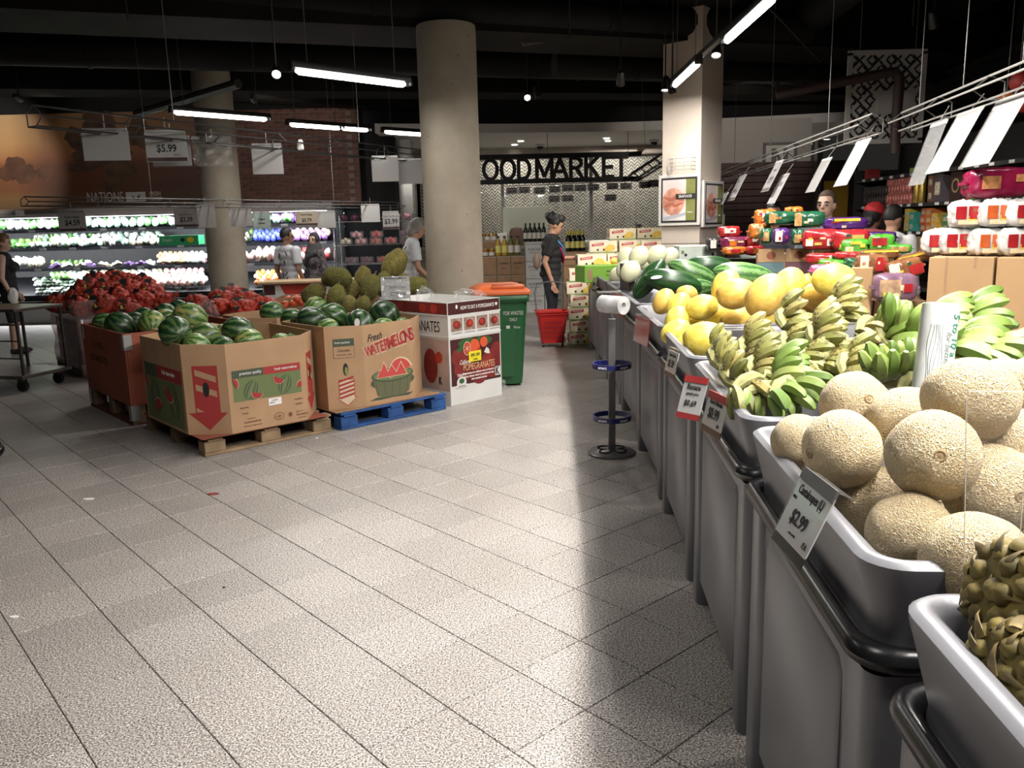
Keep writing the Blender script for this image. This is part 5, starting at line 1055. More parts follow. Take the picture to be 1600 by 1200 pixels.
# litter on the tiles
LEAF = mat('dry_red_leaf', (.25, .035, .03), .7)
def bit(px, py, r, m, label, name='paper_scrap', cat='litter', seed=1):
    p = atz(px, py, .004); b = MB(); b.prism([(r * (1 + .4 * noise.noise((math.cos(a) * 2 + seed, math.sin(a) * 2, seed))) * math.cos(a), r * .55 * math.sin(a)) for a in [2 * PI * k / 12 for k in range(12)]], .004, z0=-.004); return tag(b.build(name, m, None, p, smooth=False), label, cat)
bit(333, 771, .035, LEAF, 'small dark red leaf lying on the tiles', 'fallen_leaf_scrap', 'leaf', 2); bit(138, 779, .03, PAPER, 'white peel shaped scrap on the tiles', seed=3); bit(22, 963, .018, PAPER, 'tiny white crumpled scrap near the shaded tiles', seed=5); bit(199, 656, .03, PAPER, 'white scrap beneath the red crate', seed=7); bit(495, 684, .012, PAPER, 'tiny white crumb near the wooden pallet', seed=9); bit(350, 917, .006, INK, 'tiny black pip on the tiles', 'dropped_pip', 'litter', 11)
bit(795, 768, .0, PAPER, 'x') if False else None
# shopper's cart bumper and wheel entering at the left border
sc_ = thing('shopping_cart', 'black shopping cart base with rounded bumper, only its corner in view', 'cart', M=TR((-3.80, 5.10, 0), rz=R(38)))
b = MB(); b.tube([V((.30, -.28, .10)), V((.36, -.24, .10)), V((.38, -.16, .10)), V((.38, .16, .10)), V((.36, .24, .10)), V((.30, .28, .10)), V((-.5, .28, .12))], .028, 10); b.tube([V((.30, -.28, .10)), V((-.5, -.28, .12))], .028, 10); b.build('bumper_rail', RUBB, sc_)
for x, y in ((.26, -.22), (.26, .22), (-.45, -.22), (-.45, .22)): MB().cyl((x, y - .015, .05), (x, y + .015, .05), .05, n=16).build('wheel', RUBB, sc_); MB().box((x, y, .10), (.03, .045, .05)).build('caster_fork', CST, sc_, smooth=False)
for y in (-.24, .24): MB().tube([(.2, y, .12), (-.3, y, .14), (-.5, y, .95)], .014, 8).build('frame_tube', CST, sc_)
# ================================================================== REFRIGERATED PRODUCE CASE AND WIRE RACK
CASEM = mat('case_dark', (.006, .006, .008), .5); CASEG = mat('case_grey', (.20, .19, .19), .45); EDGE = mat('shelf_edge', (.22, .24, .30), .35, .4); TAGP = mat('price_strip', (.70, .72, .72), .5)
cx0, cx1 = -10.6, -3.05; cm_, cwid = (cx0 + cx1) / 2, cx1 - cx0
case = thing('produce_case', 'long open refrigerated produce case with lit decks along the wall', 'display case', (cm_, 14.3, 0))
def cb(name, x, y, z, a, b, c, m, bevel=0): return MB().box((x, y, z), (a, b, c)).build(name, m, case, smooth=False, bevel=bevel)
cb('base', 0, .48, .2, cwid, 1.0, .4, CASEG, .01); cb('back_panel', 0, 1.02, 1.15, cwid, .05, 1.6, CASEM); cb('front_bumper', 0, -.03, .36, cwid, .03, .07, RUBB)
b = MB(); b.loft([[V((s * cwid / 2, y, z)) for y, z in ((.12, 1.84), (.10, 1.90), (.14, 1.97), (.3, 2.0), (1.05, 2.0), (1.05, 1.86))] for s in (-1, 1)]); b.build('canopy', mat('canopy_grey', (.33, .30, .29), .4), case, smooth=False)
cb('canopy_lamp', 0, .35, 1.845, cwid - .3, .06, .02, emit('case_tube', (.95, .98, 1.0), 5))
decks = [(.30, 1.62, .7), (.34, 1.30, .62), (.22, .95, .78)]
for y0, z, dp in decks:
    m = MB().box((0, y0 + dp / 2 - .02, z - .012), (cwid - .05, dp, .024)); m.build('deck', CASEM, case, smooth=False)
    cb('deck_edge', 0, y0 - .02, z - .012, cwid - .05, .02, .05, EDGE)
    if z < 1.6: cb('deck_lamp', 0, y0 + .10, z - .032, cwid - .2, .04, .012, emit('case_tube', (.95, .98, 1.0), 5))
    for k in range(12): cb('price_tag', -cwid / 2 + .4 + k * .62 + rnd(-.1, .1), y0 - .032, z - .012, .12, .004, .036, TAGP)
m = MB(); m.loft([[V((s * (cwid / 2 - .02), y, z)) for y, z in ((.02, .40), (.02, .50), (.98, .78), (.98, .40))] for s in (-1, 1)]); m.build('bottom_tray', CASEM, case, smooth=False)
for s in (1,):
    m = MB(); m.loft([[V((s * (cwid / 2 + e), y, z)) for y, z in ((.02, .35), (.05, .9), (.28, 1.9), (1.05, 1.95), (1.05, .2), (.02, .2))] for e in (0, .02)]); m.build('end_glass', clear('end_pane', tint=(.8, .85, .92), rough=.03, opacity=.12), case, smooth=False)
    MB().tube([(s * (cwid / 2 + .01), .0, .35), (s * (cwid / 2 + .01), .03, .9), (s * (cwid / 2 + .01), .26, 1.9)], .018, 6).build('end_trim', CHROME, case)
for y, z, pw in ((.42, 1.82, 1.0), (.42, 1.57, .8), (.40, 1.25, .8), (.30, .90, .9)):
    for s in (-1, 1):
        l = bpy.data.lights.new('case_lamp', 'AREA'); l.shape = 'RECTANGLE'; l.size = cwid / 2 - .2; l.size_y = .05; l.energy = CASE_POWER * pw; l.color = (.93, .97, 1.0)
        lo = bpy.data.objects.new('case_lamp', l); C.objects.link(lo); lo.parent = case; lo.matrix_local = Matrix.Translation((s * cwid / 4, y - .1, z)) @ Matrix.Rotation(R(30), 4, 'X')
# produce: one object per pack, bunch or fruit
VEG = {n: mat('veg_' + n, c, .5, var=v, vs=s, hue=.3) for n, c, v, s in [('white', (.62, .66, .62), .25, 3), ('lime', (.24, .45, .12), .5, 3), ('leaf', (.10, .27, .08), .6, 3), ('mint', (.40, .58, .48), .3, 4), ('cream', (.62, .55, .42), .2, 3), ('tan', (.45, .30, .16), .3, 4), ('pink', (.55, .27, .30), .3, 4),
       ('violet', (.16, .09, .24), .5, 4), ('blue', (.05, .07, .42), .4, 4), ('purple', (.30, .15, .38), .5, 5), ('orange', (.70, .20, .04), .2, 3), ('dark', (.03, .05, .03), .5, 4), ('red', (.45, .05, .05), .4, 4), ('plum', (.10, .03, .06), .4, 4), ('pinkwhite', (.68, .45, .40), .3, 3)]}
SHP = {'bag': lambda m: MB().ell((0, 0, 0), (1, .6, .72), 12, 8, f=lambda d: 1 + .35 * noise.noise((d.x * 2.4, d.y * 2, d.z * 2.4))), 'ball': lambda m: MB().ell((0, 0, 0), (1, 1, .9), 12, 8, f=lump(2, .1)), 'long': lambda m: MB().tube([(-.0, -1.6, 0), (0, -1.3, .02), (0, 0, .06), (0, 1.3, 0), (0, 1.6, -.02)], [.12, .42, .5, .42, .1], 8),
       'leafy': lambda m: MB().ell((0, 0, 0), (.8, 1.2, .6), 14, 9, f=lambda d: 1 + .6 * noise.noise((d.x * 5, d.y * 5, d.z * 5))), 'tray': lambda m: MB().box((0, 0, -.25), (2.0, 1.4, .5)).ell((-.5, 0, .1), (.42, .5, .4), 8, 6).ell((.5, 0, .1), (.42, .5, .4), 8, 6)}
SM = {}; VG = []; UR = {'bag': (1.12, .68, .82), 'ball': (1.05, 1.05, .95), 'leafy': (.9, 1.3, .75), 'long': (.5, 1.5, .5), 'tray': (1.0, .72, .55)}
def veg(shape, colr, p, s, name, cat, grp, rz=None, rx=0):
    if (shape, colr) not in SM: SM[shape, colr] = SHP[shape](0).mesh(name, VEG[colr], sharp=1.2)
    return tag(link(name, SM[shape, colr], None, TR(p, rx + rnd(-.3, .3), rnd(-.5, .5), rnd(-.4, .4) if rz is None else rz, s)), 'x', cat, grp)
def run(px0, px1, y, z, n, shape, cols, s, name, cat, base, grp, rows=1, lift=0.0, back=.15, rz=None, rx=0, tiers=1):
    out = []; sp = abs(px1 - px0) / max(1, n - 1 + (.5 if rows > 1 else 0)) * 14.7 / FPX; ss = (min(s, sp * .48), min(s, back * .6) if rows > 1 else s, s)
    if shape == 'bag': ss = (ss[0] * 1.08, ss[1], ss[2] * 1.3)
    if shape == 'long': ss = (min(s, sp * 1.0), s, s)
    for r in range(rows):
        for k in range(n):
            px_ = px0 + (px1 - px0) * (k + .5 * (r % 2)) / max(1, n - 1 + (.5 if rows > 1 else 0)); Y = 14.3 + y + r * back
            x = aty(px_, 400, Y).x + rnd(-.06, .06) * sp; out.append(veg(shape, random.choice(cols), (x, Y, z + lift * r + rnd(-.01, .01)), tuple(q * rnd(.86, 1.06) for q in ss), name, cat, grp, rz, rx))
    for o in out: VG.append((o, tuple(a * b for a, b in zip(UR[shape], o.scale))))
    for o in out:
        rz_ = {'bag': .84, 'ball': .92, 'leafy': .80, 'tray': .5, 'long': .5}[shape] * o.scale.z; yy = o.location.y - 14.3; dk = next((d for d in (1.62, 1.30, .95) if d < o.location.z < d + .13 and lift * rows < .5), None)
        if dk: o.location.z = max(o.location.z, dk + rz_)
        elif o.location.z < .95: o.location.z = max(o.location.z, .50 + .292 * (min(yy, .98) - .02) + rz_)
    rowlabels(out, base, rows, 'tier'); return out
run(4, 122, .48, 1.70, 11, 'bag', ['white', 'mint', 'leaf'], .10, 'salad_bag', 'salad bag', 'pale salad bag, top deck', 'salad bags on the top deck', 2, .06)
run(132, 300, .48, 1.70, 15, 'bag', ['mint', 'white', 'mint', 'leaf'], .10, 'spinach_bag', 'greens bag', 'minty leaf bag, top deck', 'green leaf bags on the top deck', 2, .06)
run(12, 60, .50, 1.36, 5, 'leafy', ['lime', 'leaf', 'white'], .09, 'scallion_bunch', 'greens', 'scallion bunch on the second deck', 'scallions on the second deck', 2, .07)
run(62, 108, .50, 1.38, 6, 'leafy', ['white', 'mint', 'lime'], .085, 'cress_bunch', 'greens', 'whitish cress bunch, second deck', 'cress on the second deck', 3, .07)
run(92, 252, .46, 1.36, 17, 'bag', ['white', 'cream', 'white', 'mint'], .085, 'sprout_bag', 'sprout bag', 'clear white sprout bag, second deck', 'sprout bags on the second deck', 2, .08)
run(112, 250, .70, 1.52, 13, 'leafy', ['mint', 'leaf', 'white'], .085, 'herb_pack', 'herb pack', 'green herb pack behind the sprouts', 'herb packs behind the sprouts', 1, 0)
gb = thing('green_carton', 'bright green printed carton beside the far column', 'carton', (aty(287, 400, 14.72).x, 14.72, 1.305)); MB().box((0, 0, .085), (.70, .3, .17)).build('carton_body', mat('bright_green_card', (.05, .42, .17), .5), gb, smooth=False, bevel=.004); dec(gb, face_frame((-.35, -.152, 0), (1, 0, 0)), YEL, ellp(.56, .09, .06, .05), 'yellow_print'); dec(gb, face_frame((-.35, -.152, 0), (1, 0, 0)), INK, ellp(.42, .09, .04, .035), 'dark_print'); text(gb, 'fresh', .08, face_frame((-.2, -.153, .09), (1, 0, 0)), WHITE_INK)
run(26, 62, .40, 1.03, 4, 'bag', ['white', 'white', 'cream'], .10, 'mushroom_bag', 'mushroom bag', 'white mushroom bag, third deck', 'white bags on the third deck', 2, .05)
run(84, 236, .36, 1.01, 9, 'tray', ['white', 'violet', 'cream', 'violet'], .085, 'clamshell_pack', 'produce pack', 'clear topped produce pack, third deck', 'clamshell packs on the third deck', 1)
run(248, 290, .40, 1.02, 6, 'ball', ['tan', 'cream', 'tan'], .05, 'brown_mushroom', 'mushroom', 'loose brown mushroom, third deck', 'loose brown mushrooms', 4, .045, .09)
run(292, 320, .40, 1.03, 4, 'ball', ['white'], .065, 'white_mushroom', 'mushroom', 'loose white mushroom, third deck', 'loose white mushrooms', 3, .055, .1)
run(50, 122, .10, .55, 11, 'long', ['dark', 'white', 'mint', 'dark'], .055, 'zucchini', 'zucchini', 'dark zucchini in the bottom tray', 'zucchini stacked in the bottom tray', 5, .055, .09)
run(82, 140, .40, .82, 7, 'leafy', ['lime', 'leaf', 'lime', 'white'], .10, 'parsley_bunch', 'greens', 'bright herb bunch, bottom tray', 'green bunches in the bottom tray', 3, .06, .12)
run(128, 186, .50, .86, 6, 'leafy', ['white', 'cream', 'lime'], .10, 'cauliflower', 'cauliflower', 'cream cauliflower, bottom tray', 'cauliflower in the bottom tray', 2, .06)
run(186, 268, .22, .66, 8, 'ball', ['cream', 'white', 'pinkwhite'], .085, 'turnip', 'turnip', 'pale round turnip, bottom tray', 'turnips in the bottom tray', 4, .075, .13)
run(256, 318, .52, .90, 7, 'ball', ['pink', 'pinkwhite', 'pink'], .065, 'shallot_bag', 'shallot', 'rosy shallot, bottom tray', 'rosy shallots in the bottom tray', 3, .05, .1)
run(270, 316, .18, .65, 5, 'ball', ['white', 'pinkwhite'], .075, 'garlic_head', 'garlic', 'white garlic head, tray front', 'garlic heads at the tray front', 3, .06, .12)
run(378, 452, .48, 1.70, 6, 'bag', ['mint', 'leaf', 'violet', 'mint'], .10, 'kale_bag', 'greens bag', 'dark leaf bag past the column', 'leaf bags past the column', 1)
run(434, 515, .50, 1.70, 7, 'bag', ['violet', 'purple', 'violet'], .10, 'eggplant_bag', 'eggplant bag', 'violet eggplant bag, top deck', 'violet bags on the top deck', 2, .06)
run(379, 400, .46, 1.37, 3, 'leafy', ['leaf', 'dark', 'cream'], .09, 'lettuce_head', 'lettuce', 'dull lettuce beside the far column', 'lettuce past the column', 2, .07)
run(398, 452, .72, 1.54, 5, 'leafy', ['lime', 'lime', 'white'], .11, 'romaine_head', 'lettuce', 'lime romaine above the blue bags', 'romaine above the blue bags', 1)
run(404, 450, .44, 1.37, 6, 'bag', ['blue'], .08, 'blue_bag', 'vegetable bag', 'royal blue vegetable bag', 'royal blue vegetable bags', 3, .075, .1)
run(456, 514, .48, 1.37, 6, 'ball', ['purple', 'pinkwhite', 'purple'], .085, 'purple_cabbage', 'cabbage', 'mauve cabbage in cling film', 'mauve cabbages', 3, .085, .1)
run(380, 428, .36, 1.02, 5, 'bag', ['white', 'cream', 'pinkwhite'], .10, 'daikon_pack', 'vegetable pack', 'white vegetable pack past the column', 'white packs past the column', 2, .08)
run(404, 510, .42, 1.03, 10, 'bag', ['pinkwhite', 'red', 'pink'], .09, 'radish_pack', 'radish pack', 'pinkish radish pack, third deck', 'radish packs on the third deck', 2, .08)
run(398, 470, .16, .62, 10, 'ball', ['orange', 'orange', 'pinkwhite'], .055, 'persimmon', 'fruit', 'small orange fruit, bottom tray', 'small orange fruit, bottom tray', 4, .055, .1)
def shelf_lim(P, Q):
    import numpy as np
    y = P[:, 1] - 14.3; tray = .50 + .292 * (np.clip(y, .02, .98) - .02); lo = np.where(P[:, 2] > 1.60, 1.622, np.where(P[:, 2] > 1.285, 1.302, np.where(P[:, 2] > .94, .952, tray))); hi = np.where(P[:, 2] > 1.60, 1.84, np.where(P[:, 2] > 1.285, 1.57, np.where(P[:, 2] > .94, 1.26, np.where(y > .2, .905, 9))))
    P[:, 2] = np.maximum(np.minimum(P[:, 2], hi - Q[:, 2]), lo + Q[:, 2]); P[:, 1] = np.minimum(np.maximum(P[:, 1], 14.3 + np.where(P[:, 2] > .9, .36, .03)), 15.28 - Q[:, 1]); return P
relax(VG, 60, shelf_lim)
# wire rack with clamshells
rk = thing('wire_rack', 'chrome wire rack of boxed fruit before the black wall', 'rack', (aty(590, 400, 13.3).x, 13.3, 0))
for x in (-.62, .62):
    for y in (-.22, .22): MB().cyl((x, y, 0), (x, y, 1.72), .014, n=8).build('post', CHROME, rk)
for z in (.5, .95, 1.25, 1.62):
    b = MB()
    for y in (-.22, .22): b.cyl((-.62, y, z), (.62, y, z), .008, n=6)
    for k in range(26): b.cyl((-.6 + k * .048, -.22, z), (-.6 + k * .048, .22, z), .003, n=4)
    b.build('wire_shelf', CHROME, rk)
rx_ = rk.location.x; cl2 = []
CLAM = clear('clam_plastic', rough=.08, opacity=.15); CLM = MB().prism(ellp(0, 0, .105, .08, n=12), .10).mesh('clamshell', CLAM, smooth=False); FRB = {m: MB().ell((-.045, -.02, .04), .04, 10, 7).ell((.045, -.02, .04), .04, 10, 7).ell((0, .03, .045), .04, 10, 7).ell((0, -.03, .075), .03, 10, 7).mesh('fruit', VEG[m]) for m in ('cream', 'red', 'plum', 'pink')}
for k, (xo, z, m) in enumerate([(-.48, 1.26, 'cream'), (-.24, 1.26, 'pink'), (.0, 1.26, 'red'), (.24, 1.26, 'red'), (.48, 1.26, 'plum'), (-.30, 1.365, 'pink'), (.02, 1.365, 'red'), (.48, 1.365, 'plum'), (-.40, .96, 'plum'), (-.16, .96, 'plum'), (.1, .96, 'red'), (.36, .96, 'plum')]):
    t = thing('fruit_box', 'x', 'fruit box', (rx_ + xo, 13.22, z), group='clear fruit boxes on the wire rack'); link('clamshell', CLM, t); link('fruit', FRB[m], t, V((0, 0, .004))); cl2.append(t)
rowlabels(cl2, 'clear fruit box, wire rack', 3)
bg2 = [veg('leafy', random.choice(['plum', 'pink', 'cream', 'leaf']), (rx_ - .5 + k * .17, 13.25, 1.68), .075, 'herb_bag', 'produce bag', 'loose bags on the rack top') for k in range(7)]; rowlabels(bg2, 'loose produce bag on top of the wire rack', 1)

# ================================================================== BACK OF THE STORE: FOOD MARKET SIGN, BOTTLES, CARTONS
SIGNB = mat('sign_black', (.008, .008, .008), .5)
sg = thing('market_sign', 'black openwork FOOD MARKET sign hanging under the soffit', 'sign', M=face_frame(aty(856, 263, 15.6), (1, .02, 0)))
MB().box((.02, .225, 0), (3.45, .085, .05)).build('top_bar', SIGNB, sg, smooth=False); MB().box((.02, -.225, 0), (3.45, .085, .05)).build('bottom_bar', SIGNB, sg, smooth=False)
def strokes(cx, segs, sw=.068, hh=.20):
    b = MB()
    for pl in segs:
        for (x0, y0), (x1, y1) in zip(pl, pl[1:]):
            d = V((x1 - x0, y1 - y0, 0)); b.box((0, 0, 0), (d.length + sw * .55, sw, .04 + .0004 * (len(b.f) % 7)), M=TR(((x0 + x1) / 2 + cx, (y0 + y1) / 2, -.015), rz=math.atan2(d.y, d.x)))
    b.build('lettering', SIGNB, sg, smooth=False)
arc_ = lambda rx, ry, a0, a1, n=14, ox=0: [(ox + rx * math.cos(R(a0 + (a1 - a0) * i / n)), ry * math.sin(R(a0 + (a1 - a0) * i / n))) for i in range(n + 1)]
hq = .175
for ch, cx in zip('FOODMARKET', (-1.49, -1.07, -.745, -.445, -.065, .225, .53, .815, 1.125, 1.375)):
    strokes(cx, {'F': [[(-.09, -hq), (-.09, hq), (.1, hq)], [(-.09, 0), (.08, 0)]], 'O': [arc_(.125, hq, 0, 360, 22)], 'D': [[(-.1, hq), (-.1, -hq)], [(-.1, -hq), (-.02, -hq)] + arc_(.125, hq, -80, 80, 12, -.02) + [(-.1, hq)]], 'M': [[(-.14, -hq), (-.14, hq), (0, -hq * .8), (.14, hq), (.14, -hq)]], 'A': [[(-.13, -hq), (0, hq), (.13, -hq)], [(-.08, -.06), (.08, -.06)]], 'R': [[(-.1, -hq), (-.1, hq), (.02, hq)] + arc_(.09, .085, 70, -90, 8, .01)[:0] + [(.09, .13), (.09, .05), (.02, -.005), (-.1, -.005)], [(.0, -.005), (.11, -hq)]], 'K': [[(-.1, -hq), (-.1, hq)], [(.11, hq), (-.08, -.01)], [(-.03, .04), (.12, -hq)]], 'E': [[(.1, hq), (-.08, hq), (-.08, -hq), (.1, -hq)], [(-.08, 0), (.08, 0)]], 'T': [[(-.11, hq), (.11, hq)], [(0, hq), (0, -hq)]]}[ch])
for x in (-1.5, 0, 1.5): MB().cyl((x, .26, 0), (x, .72, 0), .006, n=5).build('hanger_rod', WIRE, sg)
# bottles
GLD = mat('dark_bottle', (.012, .014, .008), .15); YCAP = mat('yellow_foil', (.62, .50, .04), .4); LABW = mat('bottle_label', (.62, .58, .52), .6); OIL = mat('oil', (.42, .26, .03), .15); OILG = mat('oil_green', (.12, .12, .02), .15); BCAP = mat('dark_cap', (.03, .03, .03), .4); YLB = mat('yellow_label', (.68, .62, .18), .6); HON = mat('honey', (.30, .12, .02), .15)
def bottle_proto(kind):
    P = {'wine': [(0, 0), (.037, 0), (.038, .19), (.030, .225), (.014, .25), (.013, .31), (0, .31)], 'oil': [(0, 0), (.05, 0), (.052, .2), (.04, .25), (.018, .28), (.018, .30), (0, .30)], 'jar': [(0, 0), (.05, 0), (.052, .02), (.052, .09), (.04, .105), (0, .105)]}[kind]; return MB().lathe(P, 14)
BP = {k: bottle_proto(k).mesh('glass', m) for k, m in (('wine', GLD),)}; OM = {n: bottle_proto('oil').mesh('glass', m) for n, m in (('oil', OIL), ('green', OILG))}; JM_ = bottle_proto('jar').mesh('glass', HON)
CAPM = {n: MB().lathe([(.0155, -.07), (.0165, 0), (.012, .004), (0, .004)], 10).mesh('foil_cap', m) for n, m in (('y', YCAP), ('b', BCAP))}; LBL = {n: MB().lathe([(.0392, .05), (.0392, .15)], 14).mesh('label', m) for n, m in (('w', LABW), ('y', YLB))}; LBO = {n: MB().lathe([(.0532, .05), (.0532, .17)], 14).mesh('label', m) for n, m in (('w', LABW), ('y', YLB))}
OCAP = MB().lathe([(.024, 0), (.026, .03), (0, .032)], 10).mesh('cap', BCAP); JCAP = MB().lathe([(.046, 0), (.046, .022), (0, .024)], 14).mesh('lid', mat('gold_lid', (.5, .36, .12), .35, .6))
def bottle(p, kind, cap, lab, grp):
    t = thing({'wine': 'wine_bottle', 'oil': 'oil_bottle', 'green': 'oil_bottle', 'jar': 'honey_jar'}[kind], 'x', 'jar' if kind == 'jar' else 'bottle', p, group=grp)
    if kind == 'wine': link('glass', BP['wine'], t); link('foil_cap', CAPM[cap], t, V((0, 0, .308))); link('label', LBL[lab], t)
    elif kind == 'jar': link('glass', JM_, t); link('lid', JCAP, t, V((0, 0, .105))); link('label', LBO['w'], t, TR((0, 0, -.02), s=(1, 1, .5)))
    else: link('glass', OM[kind], t); link('cap', OCAP, t, V((0, 0, .30))); link('label', LBO[lab], t)
    return t
def carton(p, w, d, h, m, label, grp, prints=(), rz=0.0, name='stock_carton', tape=True):
    t = thing(name, label, 'carton', p, rz, grp); MB().box((0, 0, h / 2), (w, d, h)).build('carton_body', m, t, smooth=False, bevel=.004, seg=1)
    if tape: MB().box((0, -d / 2 - .0006, h - .012), (w * .98, .001, .006)).build('flap_seam', KRAFT2 if m is KRAFT else GREYPRINT, t, smooth=False)
    for s, x, y, sz, b_ in prints: text(t, s, sz, face_frame((x, -d / 2 - .001, y), (1, 0, 0)), INK, xs=.9, bold=b_)
    return t
X_ = lambda px_, Y: aty(px_, 400, Y).x
WCT = mat('white_carton', (.56, .55, .53), .6, var=.05)
yb = 14.2; au = []
for c_, px_ in enumerate((835, 864, 893)):
    for r_ in range(4): au.append(carton((X_(px_, yb), yb, r_ * .295), .31, .3, .29, WCT, 'x', 'white Aurora cartons', [('AURORA', 0, .20, .062, .02), ('EXTRA VIRGIN', 0, .145, .030, .02), ('olive oil', 0, .05, .03, 0)]))
    carton((X_(px_, yb), yb, 4 * .295), .31, .3, .035, WCT, 'white bottle tray under the dark bottles, %s from the concrete column' % ORD[c_], 'white bottle trays', tape=False)
rowlabels(au, 'white Aurora oil carton', 4)
kf = []
for px_, n in ((809, 3), (787, 3), (763, 3), (737, 3)):
    for r_ in range(n): kf.append(carton((X_(px_, yb + .05), yb + .05, r_ * .33), .235 if px_ > 780 else .28, .3, .325, KRAFT2, 'x', 'brown cartons behind the wheelie bin', [('Perfetto', 0, .20, .05, .02), ('imported', 0, .12, .03, 0)] if px_ > 780 else []))
rowlabels(kf, 'brown carton under the oil bottles', 3)
bo = []
for k in range(5): bo.append(bottle((X_(822 + k * 7.0, yb), yb - .06, 1.218), 'wine', 'b', 'w', 'dark bottles on the white cartons'))
rowlabels(bo, 'dark oil bottle with pale label on the white cartons', 1)
bo = [bottle((X_(779 + k * 10, yb), yb - .02, .992), 'oil' if k < 2 else 'green', 'b', 'y' if k < 2 else 'w', 'oil bottles on the brown cartons') for k in range(4)]; rowlabels(bo, 'golden oil bottle on the brown cartons', 1)
bo = [bottle((X_(739 + k * 10, yb), yb - .04, .992), 'jar', 'b', 'w', 'honey jars by the column') for k in range(4)]; rowlabels(bo, 'amber honey jar on the brown cartons beside the column', 1)
sh_ = carton((X_(760, yb + .1), yb + .12, .992), .46, .2, .26, KRAFT2, 'brown carton raising the upper honey jars', 'brown cartons behind the wheelie bin'); bo = [bottle((X_(752 + k * 11, yb + .1), yb + .1, 1.254), 'jar', 'b', 'w', 'upper honey jars') for k in range(3)]; rowlabels(bo, 'amber honey jar on the raised carton', 1)
wn = []; kw = []
for r_ in range(5): kw.append(carton((X_(897, 12.9), 12.9, r_ * .215), .34, .32, .21, KRAFT, 'x', 'brown wine cartons', [('VINO', .05, .1, .04, .02)]))
rowlabels(kw, lambda o: 'brown wine carton beside the woman, %s from the floor' % ORD[min(4, round(o.location.z / .215))], 1)
for r_ in range(2):
    for k in range(4 - r_): wn.append(bottle((X_(887 + k * 7.6 + 3.8 * r_, 12.9), 12.82 + r_ * .09, 1.077), 'wine', 'y', 'y', 'yellow topped wine bottles'))
rowlabels(wn, 'dark wine bottle with yellow foil top', 2)
rw = tag(MB().box((0, 0, .03), (1.3, .5, .06)).build('counter_tray', STEEL, None, V((X_(925, 17.4), 17.5, 1.09)), smooth=False, bevel=.01), 'long steel tray on the food market counter', 'tray')
tag(MB().box((0, 0, .4), (.95, .04, .8)).build('menu_board', mat('pale_menu', (.45, .47, .38), .6), None, V((X_(822, 17.6), 17.6, 1.09)), smooth=False, bevel=.004), 'pale greenish menu board on the food market counter', 'board'); tag(MB().box((0, 0, .13), (.36, .2, .26)).build('register_box', PAPER, None, V((X_(780, 17.5), 17.5, 1.09)), smooth=False, bevel=.006), 'white boxy unit on the food market counter', 'appliance')
b = MB(); b.lathe([(0, 0), (.15, 0), (.15, .28), (.11, .36), (0, .38)], 18); tag(b.build('clay_oven', mat('clay', (.13, .07, .055), .8), None, V((X_(808, 17.35), 17.4, 1.09))), 'round topped brown clay pot on the counter', 'pot')
# mango cartons
MGO = mat('mango_card', (.80, .72, .54), .6, var=.10, vs=6, hue=.1); MGY = mat('mango_yellow', (.75, .52, .10), .6, var=.25, vs=12); MGR = mat('mango_red', (.50, .05, .04), .6); MGG = mat('mango_green_edge', (.20, .36, .10), .6)
def mango_proto():
    w_, d_, h_ = .37, .27, .155; t = thing('mango_carton', 'x', 'carton', group='mango cartons'); MB().box((0, 0, h_ / 2), (w_, d_, h_)).build('carton_body', MGO, t, smooth=False, bevel=.003, seg=1); MB().box((0, 0, h_ - .004), (w_ + .004, d_ + .004, .006)).build('lid_edge', MGO, t, smooth=False)
    for fr in (face_frame((-w_ / 2, -d_ / 2 - .0004, 0), (1, 0, 0)), ):
        dec(t, fr, MGR, [(.03, .085), (.19, .10), (.19, .135), (.03, .118)], 'red_print'); dec(t, fr, MGY, ellp(.28, .065, .06, .045), 'fruit_print'); dec(t, fr, MGY, ellp(.23, .045, .045, .03), 'fruit_print', 3); dec(t, fr, INK, ellp(.11, .04, .014, .014, n=10), 'hand_hole', 3); dec(t, fr, INK, ellp(.19, .04, .014, .014, n=10), 'hand_hole', 3); dec(t, fr, MGG, rect(.004, .003, w_ - .004, .014), 'green_edge'); text(t, 'MANGOS', .028, fr @ TR((.11, .11, .003), rz=.09), WHITE_INK, bold=.03)
    fr = face_frame((-w_ / 2 - .0004, d_ / 2, 0), (0, -1, 0)); dec(t, fr, MGR, ellp(d_ / 2, .08, .06, .042), 'emblem_print'); dec(t, fr, MGO, ellp(d_ / 2 + .006, .085, .045, .028), 'emblem_field', 3); dec(t, fr, MGR, ellp(d_ / 2 + .012, .075, .028, .022), 'emblem_fruit', 5); dec(t, fr, MGG, rect(.004, .003, d_ - .004, .014), 'green_edge')
    return t
mp = mango_proto(); mg = []
def mang(x, y, z, rz=.0):
    M = TR((x, y, z), rz=rz + rnd(-.04, .04))
    if not mg: mp.matrix_local = M; mg.append(mp)
    else: mg.append(dup(mp, M))
plinth = MB()
for i, (x, y, n) in enumerate([(.90, 10.15, 6), (1.30, 10.25, 6), (1.06, 10.60, 7), (1.46, 10.65, 7), (1.78, 10.30, 6), (1.88, 10.70, 8), (1.24, 11.1, 8), (1.64, 11.15, 8), (2.04, 11.2, 8), (2.44, 11.2, 9), (2.29, 10.70, 8), (1.60, 11.65, 9), (2.00, 11.7, 9), (2.40, 11.65, 10), (2.80, 11.6, 10), (2.84, 11.2, 9)]):
    z0 = 0 if x < 1.1 or y < 10.4 else .157 * max(0, n - 4)
    if z0: plinth.box((x + .015, y, z0 / 2 - .0005), (.36, .26, z0 - .001))
    for k in range(int(round(z0 / .157)), n): mang(x + .03 * (k % 2), y, k * .157, rnd(-.05, .05))
plt = thing('display_plinth', 'stepped kraft plinth buried under the rear mango cartons', 'plinth'); plinth.build('plinth_body', KRAFT2, plt, smooth=False)
